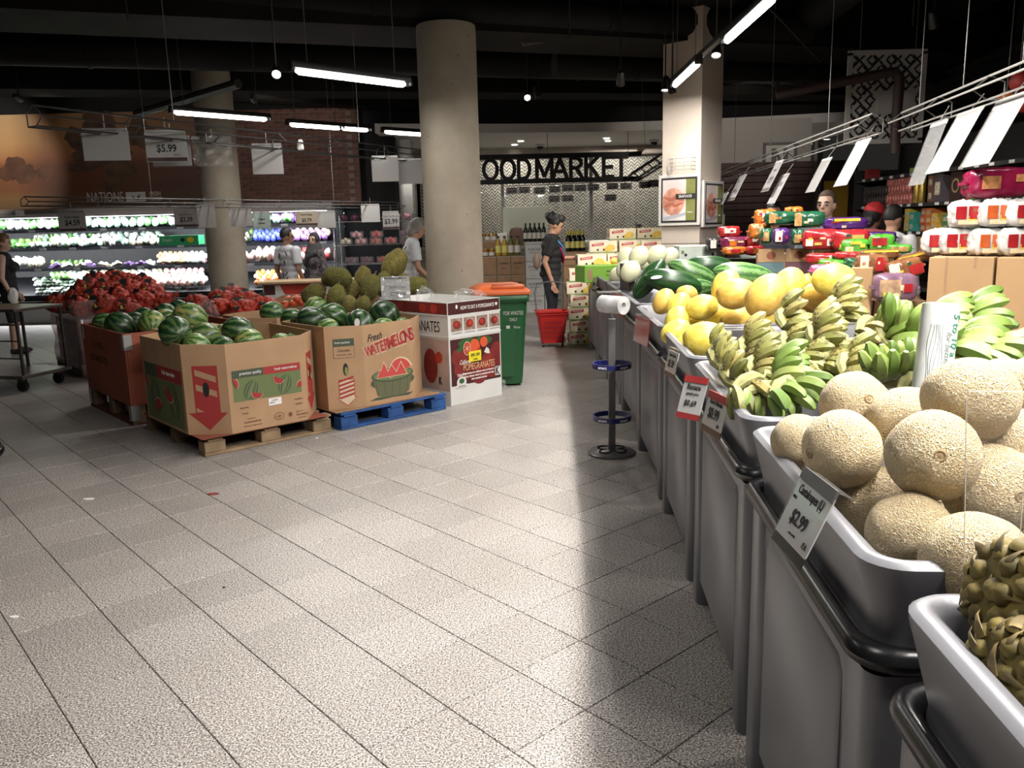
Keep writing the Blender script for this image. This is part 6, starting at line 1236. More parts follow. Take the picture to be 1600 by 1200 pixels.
MST = [(.90, 10.15), (1.30, 10.25), (1.06, 10.60), (1.46, 10.65), (1.78, 10.30), (1.88, 10.70), (1.24, 11.1), (1.64, 11.15), (2.04, 11.2), (2.44, 11.2), (2.29, 10.70), (1.60, 11.65), (2.00, 11.7), (2.40, 11.65), (2.80, 11.6), (2.84, 11.2)]
stacks = {}
for o in mg: stacks.setdefault(min(range(16), key=lambda i: (V((o.location.x, o.location.y)) - V(MST[i])).length), []).append(o)
for i, st in stacks.items():
    for k, o in enumerate(sorted(st, key=lambda o: -o.location.z)): o['label'] = 'mango carton, %s from the top of the %s stack from the woman' % (ORD[k], ORD[i])
# green card box and white-green fruit cartons over the bins
gx = carton(atd(933, 429, 8.6) - V((0, 0, .07)), .40, .26, .17, mat('grass_green_card', (.16, .34, .035), .55), 'grass green fruit box above the yellow pears', 'fruit cartons over the bins', [('sweet', .08, .11, .03, .02), ('ripe fruit', .08, .07, .025, 0)], rz=R(18), name='fruit_carton', tape=False); dec(gx, face_frame((-.2, -.1305, 0), (1, 0, 0)), KRAFT2, ellp(.06, .08, .032, .06, n=12), 'brown_print')
PGC = mat('pale_green_card', (.42, .48, .43), .6, var=.06)
for k, (px_, py_, dep, w_, lab) in enumerate([(1088, 398, 7.4, .36, 'pale green fruit carton with hand holes above the dark watermelons'), (1150, 398, 7.45, .36, 'pale green fruit carton next to the pillar side'), (1030, 412, 7.3, .26, 'pale grey carton turned sideways behind the honeydew melons')]):
    t = carton(atd(px_, py_, dep) - V((0, 0, .085)), w_, .3, .17, PGC, lab, 'fruit cartons over the bins', [], R(-3), 'fruit_carton'); fr = face_frame((-w_ / 2, -.151, 0), (1, 0, 0)); dec(t, fr, INK, ellp(.06, .09, .014, .014, n=10), 'hand_hole'); dec(t, fr, INK, ellp(w_ - .06, .09, .014, .014, n=10), 'hand_hole'); dec(t, fr, GREYPRINT, rect(.11, .06, .115, .13), 'line_print'); dec(t, fr, GREYPRINT, rect(.11, .13, .22, .134), 'line_print'); dec(t, fr, PGRN, rect(.02, .10, .045, .13), 'green_print')
tag(MB().box((0, 0, .11), (.05, .42, .26)).build('wooden_divider', mat('dark_board', (.05, .04, .035), .7), None, TR(atd(980, 436, 6.6) - V((0, 0, .12)), rz=R(2)), smooth=False, bevel=.004), 'dark wooden divider board between watermelons and honeydews', 'divider')
# ================================================================== DRY GOODS ON THE RIGHT
SHM = mat('shelf_metal', (.05, .048, .047), .5, .3); 
gx0 = 4.75; gy0, gy1 = 6.6, 11.3
gon = thing('gondola_shelving', 'dark grey metal shelving run with white price tickets', 'shelving', (gx0, (gy0 + gy1) / 2, 0)); GL = gy1 - gy0
MB().box((.62, 0, 1.2), (.03, GL, 2.4)).build('back_panel', SHM, gon, smooth=False); MB().box((.3, 0, .06), (.62, GL, .12)).build('plinth', SHM, gon, smooth=False)
for k in range(6): MB().box((.58, -GL / 2 + k * GL / 5, 1.2), (.05, .04, 2.4)).build('upright', SHM, gon, smooth=False)
MB().box((.3, GL / 2 + .015, 1.05), (.64, .03, 2.1)).build('end_panel', mat('perforated_panel', (.055, .053, .052), .5, .3), gon, smooth=False)
SHZ = [.32, .66, 1.00, 1.30, 1.62, 1.97]
for z in SHZ:
    MB().box((.3, 0, z - .015), (.6, GL - .01, .03)).build('shelf', SHM, gon, smooth=False); MB().box((-.008, 0, z - .018), (.012, GL - .01, .042)).build('ticket_rail', SHM, gon, smooth=False)
    if z > .9:
        tk = MB().box((0, 0, 0), (.003, .085, .03)).mesh('price_ticket', PAPER, smooth=False)
        for k in range(17): link('price_ticket', tk, gon, V((-.0165, -GL / 2 + .15 + k * .27 + rnd(-.06, .06), z - .018)))
def shy(px_): return aty(px_, 300, 1).x  # ratio x/Y along a sight line
def ysh(px_): return gx0 / shy(px_)
CANR = mat('red_white_can', (.52, .16, .13), .35, .2, var=.6, vs=28, hue=.3); CAND = mat('dark_can', (.035, .025, .022), .35, .3, var=.7, vs=25, hue=.4); CANG = mat('gold_can', (.50, .34, .07), .3, .6, var=.3, vs=20); LIDM = mat('can_lid', (.6, .6, .58), .3, .8)
CANP = MB().lathe([(.031, 0), (.034, .006), (.034, .112), (.030, .118), (0, .118)], 14); CANT_ = MB().lathe([(.030, .0), (.031, .003), (.028, .002), (0, .001)], 14)
CMS = {n: CANP.mesh('can_body', m) for n, m in (('red', CANR), ('dark', CAND))}; CMS['gold'] = MB().lathe([(.04, 0), (.042, .01), (.042, .27), (.038, .285), (0, .287)], 16).mesh('can_body', CANG); CLID = CANT_.mesh('can_lid', LIDM)
def cans(px0, px1, z, n, tiers, kind, base, grp, pit=.072, dx=.04, cols=2):
    out = []; ya, yb2 = sorted((ysh(px0), ysh(px1))); n = max(2, min(n, int((yb2 - ya) / pit)))
    for r in range(tiers):
        for k in range(n - (r % 2 if tiers > 1 and kind == 'red' else 0)):
            y = ya + (k + .5 + (.5 * (r % 2) if kind == 'red' else 0)) * (yb2 - ya) / n; h = .29 if kind == 'gold' else .1185
            t = thing('drink_can' if kind != 'gold' else 'gold_canister', 'x', 'can', (gx0 + dx + .01, y, z + r * h + .0005), rnd(0, 6), grp); link('can_body', CMS[kind], t); link('can_lid', CLID, t, V((0, 0, h - .0015))); out.append(t)
    rowlabels(out, base, tiers, 'layer')
cans(1345, 1381, 1.62, 12, 2, 'dark', 'dark drink can on the second shelf', 'dark cans'); cans(1381, 1420, 1.62, 12, 3, 'red', 'red white can on the second shelf', 'red and white cans'); cans(1421, 1437, 1.62, 4, 1, 'gold', 'tall gold canister on the second shelf', 'gold canisters', .1, .05)
def boxes(px0, px1, z, tiers, cols, w_, h_, base, grp, name='tea_box', cat='box', dp=.16, mark=True):
    out = []; ya, yb2 = sorted((ysh(px0), ysh(px1))); n = max(1, int((yb2 - ya) / (w_ * 1.04)))
    for k in range(n):
        c = cols[k % len(cols)]; m = mat('card_%d_%d_%d' % tuple(int(x * 100) for x in c), c, .5, var=.12, vs=9, hue=.12)
        key = (m.name, w_, h_, dp)
        if key not in SM: SM[key] = MB().box((dp / 2, 0, h_ / 2), (dp, w_, h_)).mesh('box_body', m, smooth=False); 
        if ('mk', w_, h_) not in SM: SM['mk', w_, h_] = MB().poly([(0, -w_ * .3, h_ * .25), (0, w_ * .3, h_ * .25), (0, w_ * .3, h_ * .7), (0, -w_ * .3, h_ * .7)][::-1]).mesh('front_print', mat('box_print', (.62, .55, .40), .6, var=.5, vs=30), smooth=False)
        for r in range(tiers if not isinstance(tiers, list) else tiers[k % len(tiers)]):
            t = thing(name, 'x', cat, (gx0 + .02 + rnd(0, .015), ya + (k + .5) * w_ * 1.04, z + .0005 + r * (h_ + .001)), 0, grp); link('box_body', SM[key], t)
            if mark: link('front_print', SM['mk', w_, h_], t, V((-.001, 0, 0)))
            out.append(t)
    rowlabels(out, base, max(tiers) if isinstance(tiers, list) else tiers, 'layer'); return out
boxes(1438, 1453, 1.62, 2, [(.22, .10, .07), (.30, .12, .06)], .11, .15, 'reddish brown carton on the second shelf', 'reddish cartons'); boxes(1453, 1468, 1.62, 1, [(.10, .08, .09)], .18, .31, 'grey brown gift box on the second shelf', 'grey gift boxes', 'gift_box'); g_ = boxes(1468, 1498, 1.62, 1, [(.045, .022, .02), (.03, .025, .03)], .22, .32, 'black brown gift box with ring emblem', 'black gift boxes', 'gift_box', mark=False)
for t in g_[-1:]: link('ring_emblem', MB().lathe([(.075, -.001), (.075, .001), (.055, .001), (.055, -.001)], 24, close=True).mesh('ring_emblem', mat('gold_ring', (.45, .33, .16), .4, .4)), t, TR((-.002, 0, .16), ry=R(90)))
boxes(1500, 1540, 1.62, [1, 2], [(.42, .05, .04), (.12, .42, .08), (.09, .05, .03), (.12, .42, .08)], .075, .165, 'slim red or green box upright', 'slim upright boxes', 'slim_box', mark=False)
boxes(1404, 1420, 1.30, 2, [(.68, .48, .08)], .13, .13, 'yellow tea box on the third shelf', 'yellow tea boxes'); boxes(1412, 1428, 1.30, 2, [(.06, .38, .30), (.25, .5, .2)], .13, .11, 'teal tea box on the third shelf', 'teal tea boxes'); boxes(1429, 1454, 1.30, 3, [(.62, .19, .05), (.52, .12, .06)], .12, .085, 'orange tea box on the third shelf', 'orange tea boxes'); boxes(1455, 1463, 1.30, 2, [(.68, .42, .08)], .11, .10, 'amber tea box on the third shelf', 'amber tea boxes'); boxes(1462, 1490, 1.30, [2, 2, 3], [(.18, .30, .12), (.10, .24, .08)], .12, .09, 'leaf green tea box on the third shelf', 'green tea boxes'); boxes(1490, 1510, 1.30, 3, [(.22, .30, .20)], .11, .09, 'grey green tea box on the third shelf', 'grey green tea boxes')
boxes(1408, 1425, 1.0, 2, [(.45, .25, .12)], .13, .11, 'tan box on the fourth shelf', 'tan boxes'); boxes(1425, 1446, 1.0, 2, [(.58, .28, .10), (.36, .34, .24)], .14, .12, 'orange brown box on the fourth shelf', 'orange brown boxes'); boxes(1447, 1480, 1.0, [2, 3], [(.34, .30, .26), (.5, .2, .13)], .12, .10, 'greyish red box on the fourth shelf', 'greyish boxes')
boxes(1346, 1352, 1.97, 1, [(.45, .05, .05)], .10, .13, 'small red box alone on the top shelf', 'top shelf boxes', mark=False); boxes(1418, 1424, 1.97, 1, [(.35, .5, .12)], .12, .06, 'small lime box on the top shelf', 'top shelf box', mark=False)
tag(MB().prism(rect(-.2, -.3, .2, .3), .02).build('orange_notice', mat('notice_orange', (.62, .36, .04), .6), None, face_frame(aty(1305, 312, 13.5), (1, 0, 0)), smooth=False), 'orange paper notice on the dark wall behind the young man', 'notice')
# snack island: kraft cases with wrapped multipacks heaped on top
CASEK = mat('case_kraft', (.36, .22, .105), .7, var=.08, vs=3)
def case_box(name, lab, a, b_, dep_, z0, z1, m=CASEK, cat='carton', grp=None):
    a, b_ = V(a), V(b_); d = b_ - a; t = thing(name, lab, cat, M=face_frame((a.x, a.y, 0), (d.x, d.y, 0)), group=grp); L = d.length
    MB().box((L / 2, (z0 + z1) / 2, -dep_ / 2), (L, z1 - z0, dep_)).build('carton_body', m, t, smooth=False, bevel=.004, seg=1); return t, L
q0, q1, q2 = aty(1452, 402, 4.65), aty(1554, 407, 4.45), aty(1680, 408, 4.2)
k1, L1 = case_box('snack_case', 'large kraft case carrying the rice cracker bags', (q0.x, q0.y), (q1.x, q1.y), .55, 0, q0.z); MB().box((L1 * .28, q0.z - .10, .001), (.012, .2, .001)).box((L1 * .72, q0.z - .03, .001), (.014, .06, .001)).build('tape_strip', KRAFT2, k1, smooth=False)
k2, L2 = case_box('snack_case', 'large kraft case running past the frame beside the bananas', (q1.x + .012, q1.y - .003), (q2.x, q2.y), .55, 0, q0.z)
def pil_mesh(w_, h_, d_, m, seams=True, seed=0, e=4.5, amp=1.0):
    b = MB(); ribs = max(2, round(w_ / .045))
    def f(d):
        k = 1 / max(abs(d.x) ** e + abs(d.y) ** e + abs(d.z) ** e, 1e-3) ** (1 / e); x = d.x * k
        return k * (1 + amp * (.06 * noise.noise((d.x * 4 + seed, d.y * 4, d.z * 4)) + .045 * noise.noise((d.x * 10 + seed, d.y * 10, d.z * 10)))) * (1 - (.05 * abs(math.cos(x * ribs * PI / 2)) ** 8 if seams else 0))
    b.ell((0, 0, 0), (w_ / 2, d_ / 2, h_ / 2), 40, 20, f=f, M=None); me = b.mesh('wrapper', m, sharp=2); return me
FW = lambda n, c: mat('film_' + n, c, .22, var=.25, vs=12)
PKS = []
def pack(p, yaw, size, body, marks, label, name='snack_pack', cat='snack pack', grp=None, roll=0.0, seed=0):
    w_, d_, h_ = size; t = thing(name, label, cat, M=TR(p, 0, roll, yaw), group=grp); link('wrapper', pil_mesh(w_, h_, d_, body, seed=seed, e=3.2 if name == 'cracker_bag' else 4.5, amp=2.0 if name == 'cracker_bag' else 1.0), t)
    PKS.append((t, (w_ * .56, d_ * .54, h_ * .53)))
    q = MB()
    for k in (-1, 1): q.box((k * (w_ / 2 + .004), 0, 0), (.016, d_ * .62, h_ * .10))
    if name != 'cracker_bag': q.build('crimped_end', body, t, smooth=False)
    rr = random.Random(seed * 7 + 1); marks = list(marks)
    if name == 'noodle_pack' and h_ > .07:
        for _ in range(3): marks.append((rr.uniform(-.32, .32) * w_, rr.uniform(-.22, .26) * h_, rr.uniform(.10, .2) * w_, rr.uniform(.08, .22) * h_, rr.choice([LOGO, YLM, PIC, RM, CRM, GNM])))
    for (x, z, a, b_, m) in marks: wv = MB(); vs = [V((x + a * (u - .5), -d_ / 2 * (1.02 + .03 * math.cos(u * 3)) - .004, z + b_ * (v - .5))) for v in (0, .5, 1) for u in (0, .25, .5, .75, 1)]; wv.add(vs, [(r_ * 5 + c, r_ * 5 + c + 1, r_ * 5 + c + 6, r_ * 5 + c + 5) for r_ in range(2) for c in range(4)]); wv.build('wrapper_print', m, t)
    return t
WFILM = mat('film_white', (.50, .49, .47), .2, var=.12, vs=10); RM = FW('red', (.34, .018, .022)); ORM = FW('orange', (.48, .14, .02)); CRM = FW('cream', (.66, .55, .36)); GNM = FW('green', (.012, .085, .04)); LGM = FW('lime', (.07, .28, .03)); PUM = FW('purple', (.065, .018, .13)); MAG = FW('magenta', (.20, .008, .04)); BRM = FW('brown', (.20, .085, .035)); YLM = FW('yellow', (.68, .5, .06)); ORR = FW('rust', (.50, .10, .025)); DPK = FW('pink', (.55, .12, .25))
PIC = mat('noodle_photo', (.45, .25, .08), .4, var=.6, vs=25); LOGO = mat('white_logo', (.6, .55, .5), .4)
GZ = q0.z
for i, (px_, py_, Y, s, lab, col_) in enumerate([(1484, 378, 4.78, (.185, .15, .155), 'white and red cracker bag at the near left end of the lower row', RM), (1512, 378, 4.66, (.18, .16, .16), 'white and red cracker bag second in the lower row', RM), (1560, 380, 4.52, (.18, .16, .155), 'white and rust cracker bag in the lower row under the pair', ORR), (1604, 380, 4.42, (.18, .16, .155), 'white cracker bag in the lower row at the far end', RM), (1527, 335, 4.62, (.18, .15, .155), 'white and red cracker bag on the upper row beside the tea boxes', RM), (1576, 335, 4.5, (.18, .15, .155), 'white and rust cracker bag on the upper row', ORR), (1618, 330, 4.4, (.16, .15, .15), 'white cracker bag at the end of the upper row', RM)]):
    c = aty(px_, py_, Y); c.z = GZ + s[2] / 2 + (.158 if py_ < 360 else 0) + .002; c.y += .12
    pack(c, R(-6) + rnd(-.1, .1), s, WFILM, [(-s[0] * .27, .006, s[0] * .32, s[2] * .46, col_), (s[0] * .17, .006, s[0] * .46, s[2] * .46, col_), (s[0] * .05, -s[2] * .30, s[0] * .80, s[2] * .17, CRM), (s[0] * .12, -s[2] * .16, s[0] * .34, s[2] * .17, YLM), (-s[0] * .06, -.004, s[0] * .07, s[2] * .56, LOGO), (s[0] * .17, .02, s[0] * .2, s[2] * .12, BRM)], lab, 'cracker_bag', 'snack bag', 'white rice cracker bags', seed=i * 3)
c = aty(1572, 288, 4.62); pack(V((c.x, c.y + .1, GZ + .32 + .085)), R(-8), (.34, .18, .17), MAG, [(-.06, .0, .10, .07, mat('film_gold', (.45, .2, .08), .25, var=.5, vs=20)), (.09, .02, .05, .04, mat('film_gold', (.45, .2, .08), .25))], 'big shiny magenta snack bag on top of the cracker bags', 'snack_bag', 'snack bag', seed=40)
# noodle multipacks further down the island
isl = thing('island_base', 'row of printed kraft cartons under the noodle packs', 'carton', M=face_frame((aty(1183, 420, 6.3).x, 6.3, 0), (1, -.28, 0))); Lq = 1.02
MB().box((Lq / 2, .60, -.28), (Lq, 1.20, .56)).build('carton_body', KRAFT2, isl, smooth=False)
for k, c_ in enumerate(((.10, .17, .19), (.13, .05, .07), (.07, .17, .09), (.20, .09, .06), (.2, .12, .07))):
    MB().box((.0 + .10 + k * .20, 1.00, .004), (.19, .36, .008)).build('box_face', mat('face_%d' % k, c_, .6, var=.15), isl, smooth=False); MB().box((.10 + k * .20, 1.20, .006), (.19, .10, .01)).build('box_top_band', mat('band_tan', (.33, .2, .1), .7, var=.2), isl, smooth=False); MB().poly([(x, y, .0125) for x, y in ellp(.10 + k * .20, 1.20, .035, .03, n=12)]).build('round_print', BROWNINK, isl, smooth=False)
tp = 1.255
def noodle(px_, py_, Y, size, body, marks, lab, yaw=-.2, roll=0, seed=0, grp='noodle multipacks on the island'): return pack(aty(px_, py_, Y), yaw, size, body, marks, lab, 'noodle_pack', 'noodle pack', grp, roll, seed)
OV = mat('gold_oval', (.5, .38, .08), .4)
for i, a in enumerate([(1195, 340, 6.55, (.17, .14, .12), ORM, [(0, 0, .06, .06, LOGO)], 'orange noodle pack stacked at the left end, upper'), (1187, 360, 6.5, (.17, .14, .12), ORM, [(0, 0, .08, .05, PIC)], 'orange noodle pack at the left end, lower'), (1219, 341, 6.35, (.23, .15, .105), GNM, [(-.07, 0, .05, .07, PIC)], 'dark green noodle pack left of its twin'), (1264, 343, 6.2, (.22, .16, .12), GNM, [(-.08, 0, .05, .09, PIC)], 'dark green glossy noodle pack before the young man'),
 (1240, 331, 6.5, (.14, .14, .08), ORM, [], 'orange noodle pack behind the dark green pair'), (1203, 369, 6.28, (.09, .15, .12), GNM, [(0, 0, .04, .07, PIC)], 'narrow dark green pack end'), (1219, 369, 6.22, (.12, .15, .12), PUM, [(-.02, 0, .05, .08, LOGO)], 'purple and white noodle pack under the green ones'), (1242, 370, 6.18, (.10, .15, .12), GNM, [(0, -.01, .05, .06, PIC)], 'green noodle pack with bowl picture beside the purple one'),
 (1282, 374, 6.02, (.26, .17, .15), RM, [(-.08, -.02, .05, .05, LOGO), (.07, -.02, .06, .05, LOGO), (-.02, -.03, .05, .02, OV)], 'bright red noodle pack with white logos'), (1330, 375, 5.86, (.25, .17, .15), RM, [(.04, .02, .08, .035, OV), (-.05, -.04, .06, .03, OV)], 'bright red noodle pack with gold ovals'), (1320, 350, 6.1, (.30, .18, .10), PUM, [(0, .03, .18, .02, YLM)], 'flat purple snack pack on the red noodle packs'), (1375, 372, 5.9, (.2, .18, .09), PUM, [], 'purple pack behind the red ones beside the black haired shopper'),
 (1338, 390, 5.55, (.18, .14, .13), LGM, [(-.04, -.02, .05, .07, CRM), (0, .04, .07, .02, YLM)], 'lime green noodle pack leaning on the red ones'), (1372, 382, 5.5, (.16, .14, .12), LGM, [(-.02, .01, .09, .05, RM)], 'lime and red noodle pack right of the leaning one'), (1400, 388, 5.4, (.15, .12, .06), LGM, [(0, 0, .1, .03, PIC)], 'flat green pack with food picture'), (1298, 402, 5.6, (.26, .16, .07), RM, [(.05, .01, .05, .03, LOGO)], 'squashed red pack under the bright red ones'),
 (1305, 414, 5.45, (.2, .16, .08), LGM, [(-.03, .0, .05, .05, PIC)], 'lime pack low above the yellow melons'), (1283, 422, 5.4, (.12, .14, .08), DPK, [(0, 0, .05, .04, LOGO)], 'pink and white pack low above the yellow melons'), (1335, 412, 5.35, (.16, .16, .08), GNM, [(.02, 0, .06, .05, ORM)], 'green and red pack half under the brown ones'), (1325, 398, 5.5, (.2, .16, .05), RM, [], 'flat red pack wedged between lime and red ones'),
 (1362, 412, 5.1, (.19, .15, .12), BRM, [(-.06, 0, .05, .11, LOGO), (.04, -.01, .07, .06, RM)], 'brown and white snack pack with a round red logo'), (1412, 420, 4.95, (.20, .15, .12), BRM, [(-.07, .0, .06, .10, LOGO), (.05, -.01, .08, .06, RM)], 'brown snack pack tilted beside the kraft case'), (1380, 398, 5.2, (.22, .16, .06), BRM, [(0, .02, .2, .012, YLM)], 'flat brown pack with yellow stripe'), (1420, 402, 5.15, (.22, .16, .06), BRM, [(0, .02, .2, .012, YLM)], 'flat brown pack with yellow stripe sloping to the case'), (1397, 449, 4.85, (.24, .14, .17), FW('clearpurple', (.18, .10, .15)), [(-.04, .0, .12, .10, mat('wrapped_snack', (.42, .27, .16), .4, var=.5, vs=18)), (.06, 0, .05, .05, RM)], 'clear purple edged pack standing behind the banana hands')]):
    noodle(*a, yaw=-.25 + rnd(-.1, .1), roll=R(-14) if 'sloping' in a[6] or 'tilted' in a[6] else 0, seed=i * 2.7)
stp = lambda nm, lab, a, b_, z1, dp, **k: case_box(nm, lab, a, b_, dp, 0, z1, **k)
f0, f1_ = aty(1330, 425, 5.0), aty(1364, 425, 4.95); stp('kraft_case', 'narrow kraft case edge between melons and purple pack', (f0.x, f0.y), (f1_.x, f1_.y), aty(1345, 418, 5.0).z, .16)
f0, f1_ = aty(1366, 480, 5.02), aty(1448, 480, 4.95); stp('kraft_case', 'kraft case beneath the clear purple pack', (f0.x, f0.y), (f1_.x, f1_.y), aty(1400, 470, 5.0).z, .35, m=KRAFT2)
f0, f1_ = aty(1260, 430, 5.75), aty(1345, 430, 5.45); stp('kraft_case', 'kraft case hidden under the heaped noodle packs', (f0.x, f0.y), (f1_.x, f1_.y), aty(1300, 432, 5.6).z, .26, m=KRAFT2)
# snack packs left of the island, before the pillar
for i, a in enumerate([(1140, 364, 7.2, (.19, .16, .10), RM, [(0, .01, .10, .04, LOGO)], 'red snack pack on top before the square pillar'), (1150, 379, 7.1, (.30, .2, .11), FW('maroon', (.13, .015, .05)), [(-.05, 0, .06, .04, ORM)], 'maroon snack pack under the red one'), (1118, 381, 7.2, (.10, .18, .10), FW('dark', (.03, .03, .035)), [(0, 0, .05, .07, LOGO)], 'black and white pack beside the maroon one'), (1172, 374, 7.0, (.10, .16, .14), RM, [(0, 0, .05, .05, LOGO)], 'red and white snack pack by the orange noodles'), (1175, 391, 6.9, (.14, .16, .08), RM, [(0, 0, .05, .04, ORM)], 'red pack low beside the printed cartons'), (1150, 390, 7.0, (.2, .16, .07), ORM, [(0, 0, .08, .03, RM)], 'orange red pack under the maroon one')]): noodle(*a, yaw=-.1, seed=60 + i * 2, grp='snack packs by the pillar')
relax([q for q in PKS if q[0].name.startswith('noodle')], 25, None, (.5, 1, .5))
st_ = thing('snack_stand', 'dark low stand under the snack packs by the pillar', 'stand', (2.04, 7.45, 0)); MB().box((0, 0, .57), (.5, .5, 1.14)).build('stand_body', mat('stand_dark', (.05, .04, .04), .7), st_, smooth=False, bevel=.005)
# carved lattice panel hanging high on the right
lp = thing('lattice_panel', 'white fretwork lattice panel hanging high beside the dark pipe', 'panel', M=face_frame(aty(1383, 152, 9.2), (1, 0, 0))); LW, LH = .80, .92; LAT = mat('lattice_white', (.42, .40, .37), .6)
b = MB()
for x in (-LW / 2, LW / 2): b.box((x, 0, 0), (.05, LH, .03))
for y in (-LH / 2, LH / 2): b.box((0, y, 0), (LW + .05, .05, .03))
b.build('panel_frame', LAT, lp, smooth=False); MB().box((.12, -.06, 0), (.40, .22, .028)).build('solid_plaque', LAT, lp, smooth=False)
MB().box((0, 0, -.006), (LW, LH, .012)).build('fretwork_plate', LAT, lp, smooth=False)
sb_ = MB().box((0, 0, 0), (.082, .019, .004)).mesh('fretwork_slot', BLACK, smooth=False); ss_ = MB().box((0, 0, 0), (.045, .020, .004)).mesh('fretwork_slot', BLACK, smooth=False)  # black inlay pieces painted for the dark seen through cut-outs
for iy in range(17):
    for ix in range(15):
        x, y = -LW / 2 + .04 + ix * .0515, -LH / 2 + .045 + iy * .0515
        if -.12 < x < .36 and -.20 < y < .09: continue
        d_ = 1 if ((ix // 2 + iy // 2) % 2) else -1; off = .014 if (ix + iy) % 2 else -.018
        link('fretwork_slot', sb_ if (ix + 2 * iy) % 3 else ss_, lp, TR((x + off * d_, y, .0015), rz=R(45 * d_)))
for x in (-.3, .3): MB().cyl((x, LH / 2, 0), (x, 1.15, 0), .004, n=5).build('hanger_wire', WIRE, lp)
pr_ = MB().tube([aty(1360, 135, 8.7) + V((-.9, .2, -.03)), aty(1375, 116, 8.7), aty(1400, 112, 8.7), aty(1406, 122, 8.7), aty(1400, 190, 8.7), aty(1398, 240, 8.7)], .05, 10).build('pipe', mat('rusty_pipe', (.03, .013, .011), .6), ceiling)
LAN = mat('red_lantern_paper', (.25, .02, .012), .6, var=.4); LAO = mat('orange_lantern_paper', (.40, .10, .015), .6, var=.4)
for k, (x, y, m, lab) in enumerate([(1592, 128, LAN, 'dark red paper lantern hanging above the right rail'), (1572, 158, LAO, 'orange paper lantern below the dark red one'), (1600, 160, LAN, 'red paper lantern beside the orange one')]):
    p = aty(x, y, 6.4); t = thing('paper_lantern', lab, 'lantern', p); MB().ell((0, 0, 0), (.068, .068, .075), 14, 9).build('shade', m, t); MB().cyl((0, 0, .065), (0, 0, .085), .025, n=10).build('top_ring', BLACK, t); MB().cyl((0, 0, .085), (0, 0, ZC - p.z), .003, n=4).build('hanger_wire', WIRE, t)
# ================================================================== RAILS, SIGNS, STAND, POSTERS
ROD = mat('white_rod', (.50, .49, .47), .35, .4); RODD = mat('dark_rod', (.03, .03, .03), .4, .4); BRACE = mat('grey_brace', (.10, .10, .095), .5, .4)
def rail(name, label, p, q, m, w_=.10, h_=.13, n=6, wires=3, r=.006):
    p, q = V(p), V(q); d = (q - p); L = d.length; M = face_frame(p, d); t = thing(name, label, 'sign rail', M=M)
    for y, z in ((h_, -.04), (h_ * .45, .05), (0, -.03), (-.0, -.12)): MB().tube([(0, y, z), (L, y, z)], r * (1.2 if y == h_ else 1), 6).build('rail_rod', m, t)
    for k in range(n + 1): x = L * k / n; MB().tube([(x, 0, -.12), (x, 0, -.03), (x, h_ * .45, .05), (x, h_, -.04), (x, h_ * .7, -.12), (x, 0, -.12)], r * .8, 5).build('cross_brace', BRACE, t)
    for k in range(wires): x = L * (k + .5) / wires; MB().cyl((x, h_, -.04), (x, ZC - p.z, -.04), .003, n=5).build('hanger_wire', WIRE, t)
    return t, M, L
ra, Ma, La = rail('sign_rail', 'pale wire sign rail hanging above the snack island', atz(1398, 205, 2.10), atz(1640, 118, 2.10), ROD, n=3)
rb, Mb, Lb = rail('sign_rail', 'long pale wire sign rail running back towards the pillar', atz(1090, 293, 2.06), atz(1352, 208, 2.06), ROD, n=8, wires=4)
rc, Mc, Lc = rail('sign_rail', 'black wire sign rail above the melon cartons', (-3.0, 5.45, 2.18), (-.86, 9.12, 2.18), RODD, n=6, wires=2)
rd, Md, Ld = rail('sign_rail', 'black wire sign rail passing before the far column', (-4.85, 8.4, 1.80), (-1.62, 12.9, 1.80), RODD, h_=.09, n=7, wires=2)
re_, Me, Le = rail('sign_rail', 'short wire sign rail hanging near the market sign end', atz(985, 283, 2.12), atz(1030, 255, 2.3), RODD, n=4, wires=1, r=.012)
LIT = clear('sign_sleeve', rough=.08, opacity=.02, haze=.15); CARDW = mat('sign_card', (.52, .515, .50), .6); CARDG = mat('sign_card_back', (.40, .385, .37), .6); BAND = mat('sign_band', (.06, .025, .02), .6)
def sign(px_, py_, Y, w_, h_, label, lines=(), right=None, card=CARDW, lean=0.0, band=False, roll=0.0, grp=None, back=False):
    c = aty(px_, py_, Y); rgt = V(right or (1, 0, 0)).normalized(); t = thing('price_sign', label, 'sign', M=face_frame(c, rgt) @ Matrix.Rotation(lean, 4, 'X') @ Matrix.Rotation(roll, 4, 'Z'), group=grp)
    MB().box((0, 0, 0), (w_, h_, .003)).build('card', card, t, smooth=False); MB().box((0, 0, .004), (w_ * 1.04, h_ * 1.06, .0015)).build('sleeve', LIT, t, smooth=False); MB().box((0, h_ / 2 + .012, 0), (w_ * .96, .018, .008)).build('hanger_clip', ROD if card is not CARDG else GALV, t, smooth=False); MB().cyl((0, h_ / 2 + .02, -.001), (0, h_ / 2 + .11, -.001), .004, n=5).build('hook', WIRE, t)
    if band: MB().box((0, -h_ * .42, .0022), (w_ * .98, h_ * .13, .001)).build('band_print', BAND, t, smooth=False)
    for s, x, y, sz in lines: text(t, s, sz * h_, TR((x * w_, y * h_, .0022)), INK, xs=.85, bold=.025)
    return t
LD = (Vector((.50, .866, 0)))
ln = [('Seedless Watermelon', 0, .28, .13), ('$5.99', .0, -.05, .36), ('EACH', .25, -.27, .11)]
sign(166, 228, 5.95, .31, .20, 'blank grey price card, first on the rail over the red crate', card=CARDG, right=(1, .15, 0)); sign(260, 230, 6.45, .30, .215, 'price card reading 5.99 on the rail over the melon cartons', ln, band=True, right=(1, .15, 0)); sign(268, 238, 6.62, .29, .21, 'plain card hanging behind the 5.99 card', card=CARDG, right=(1, .15, 0))
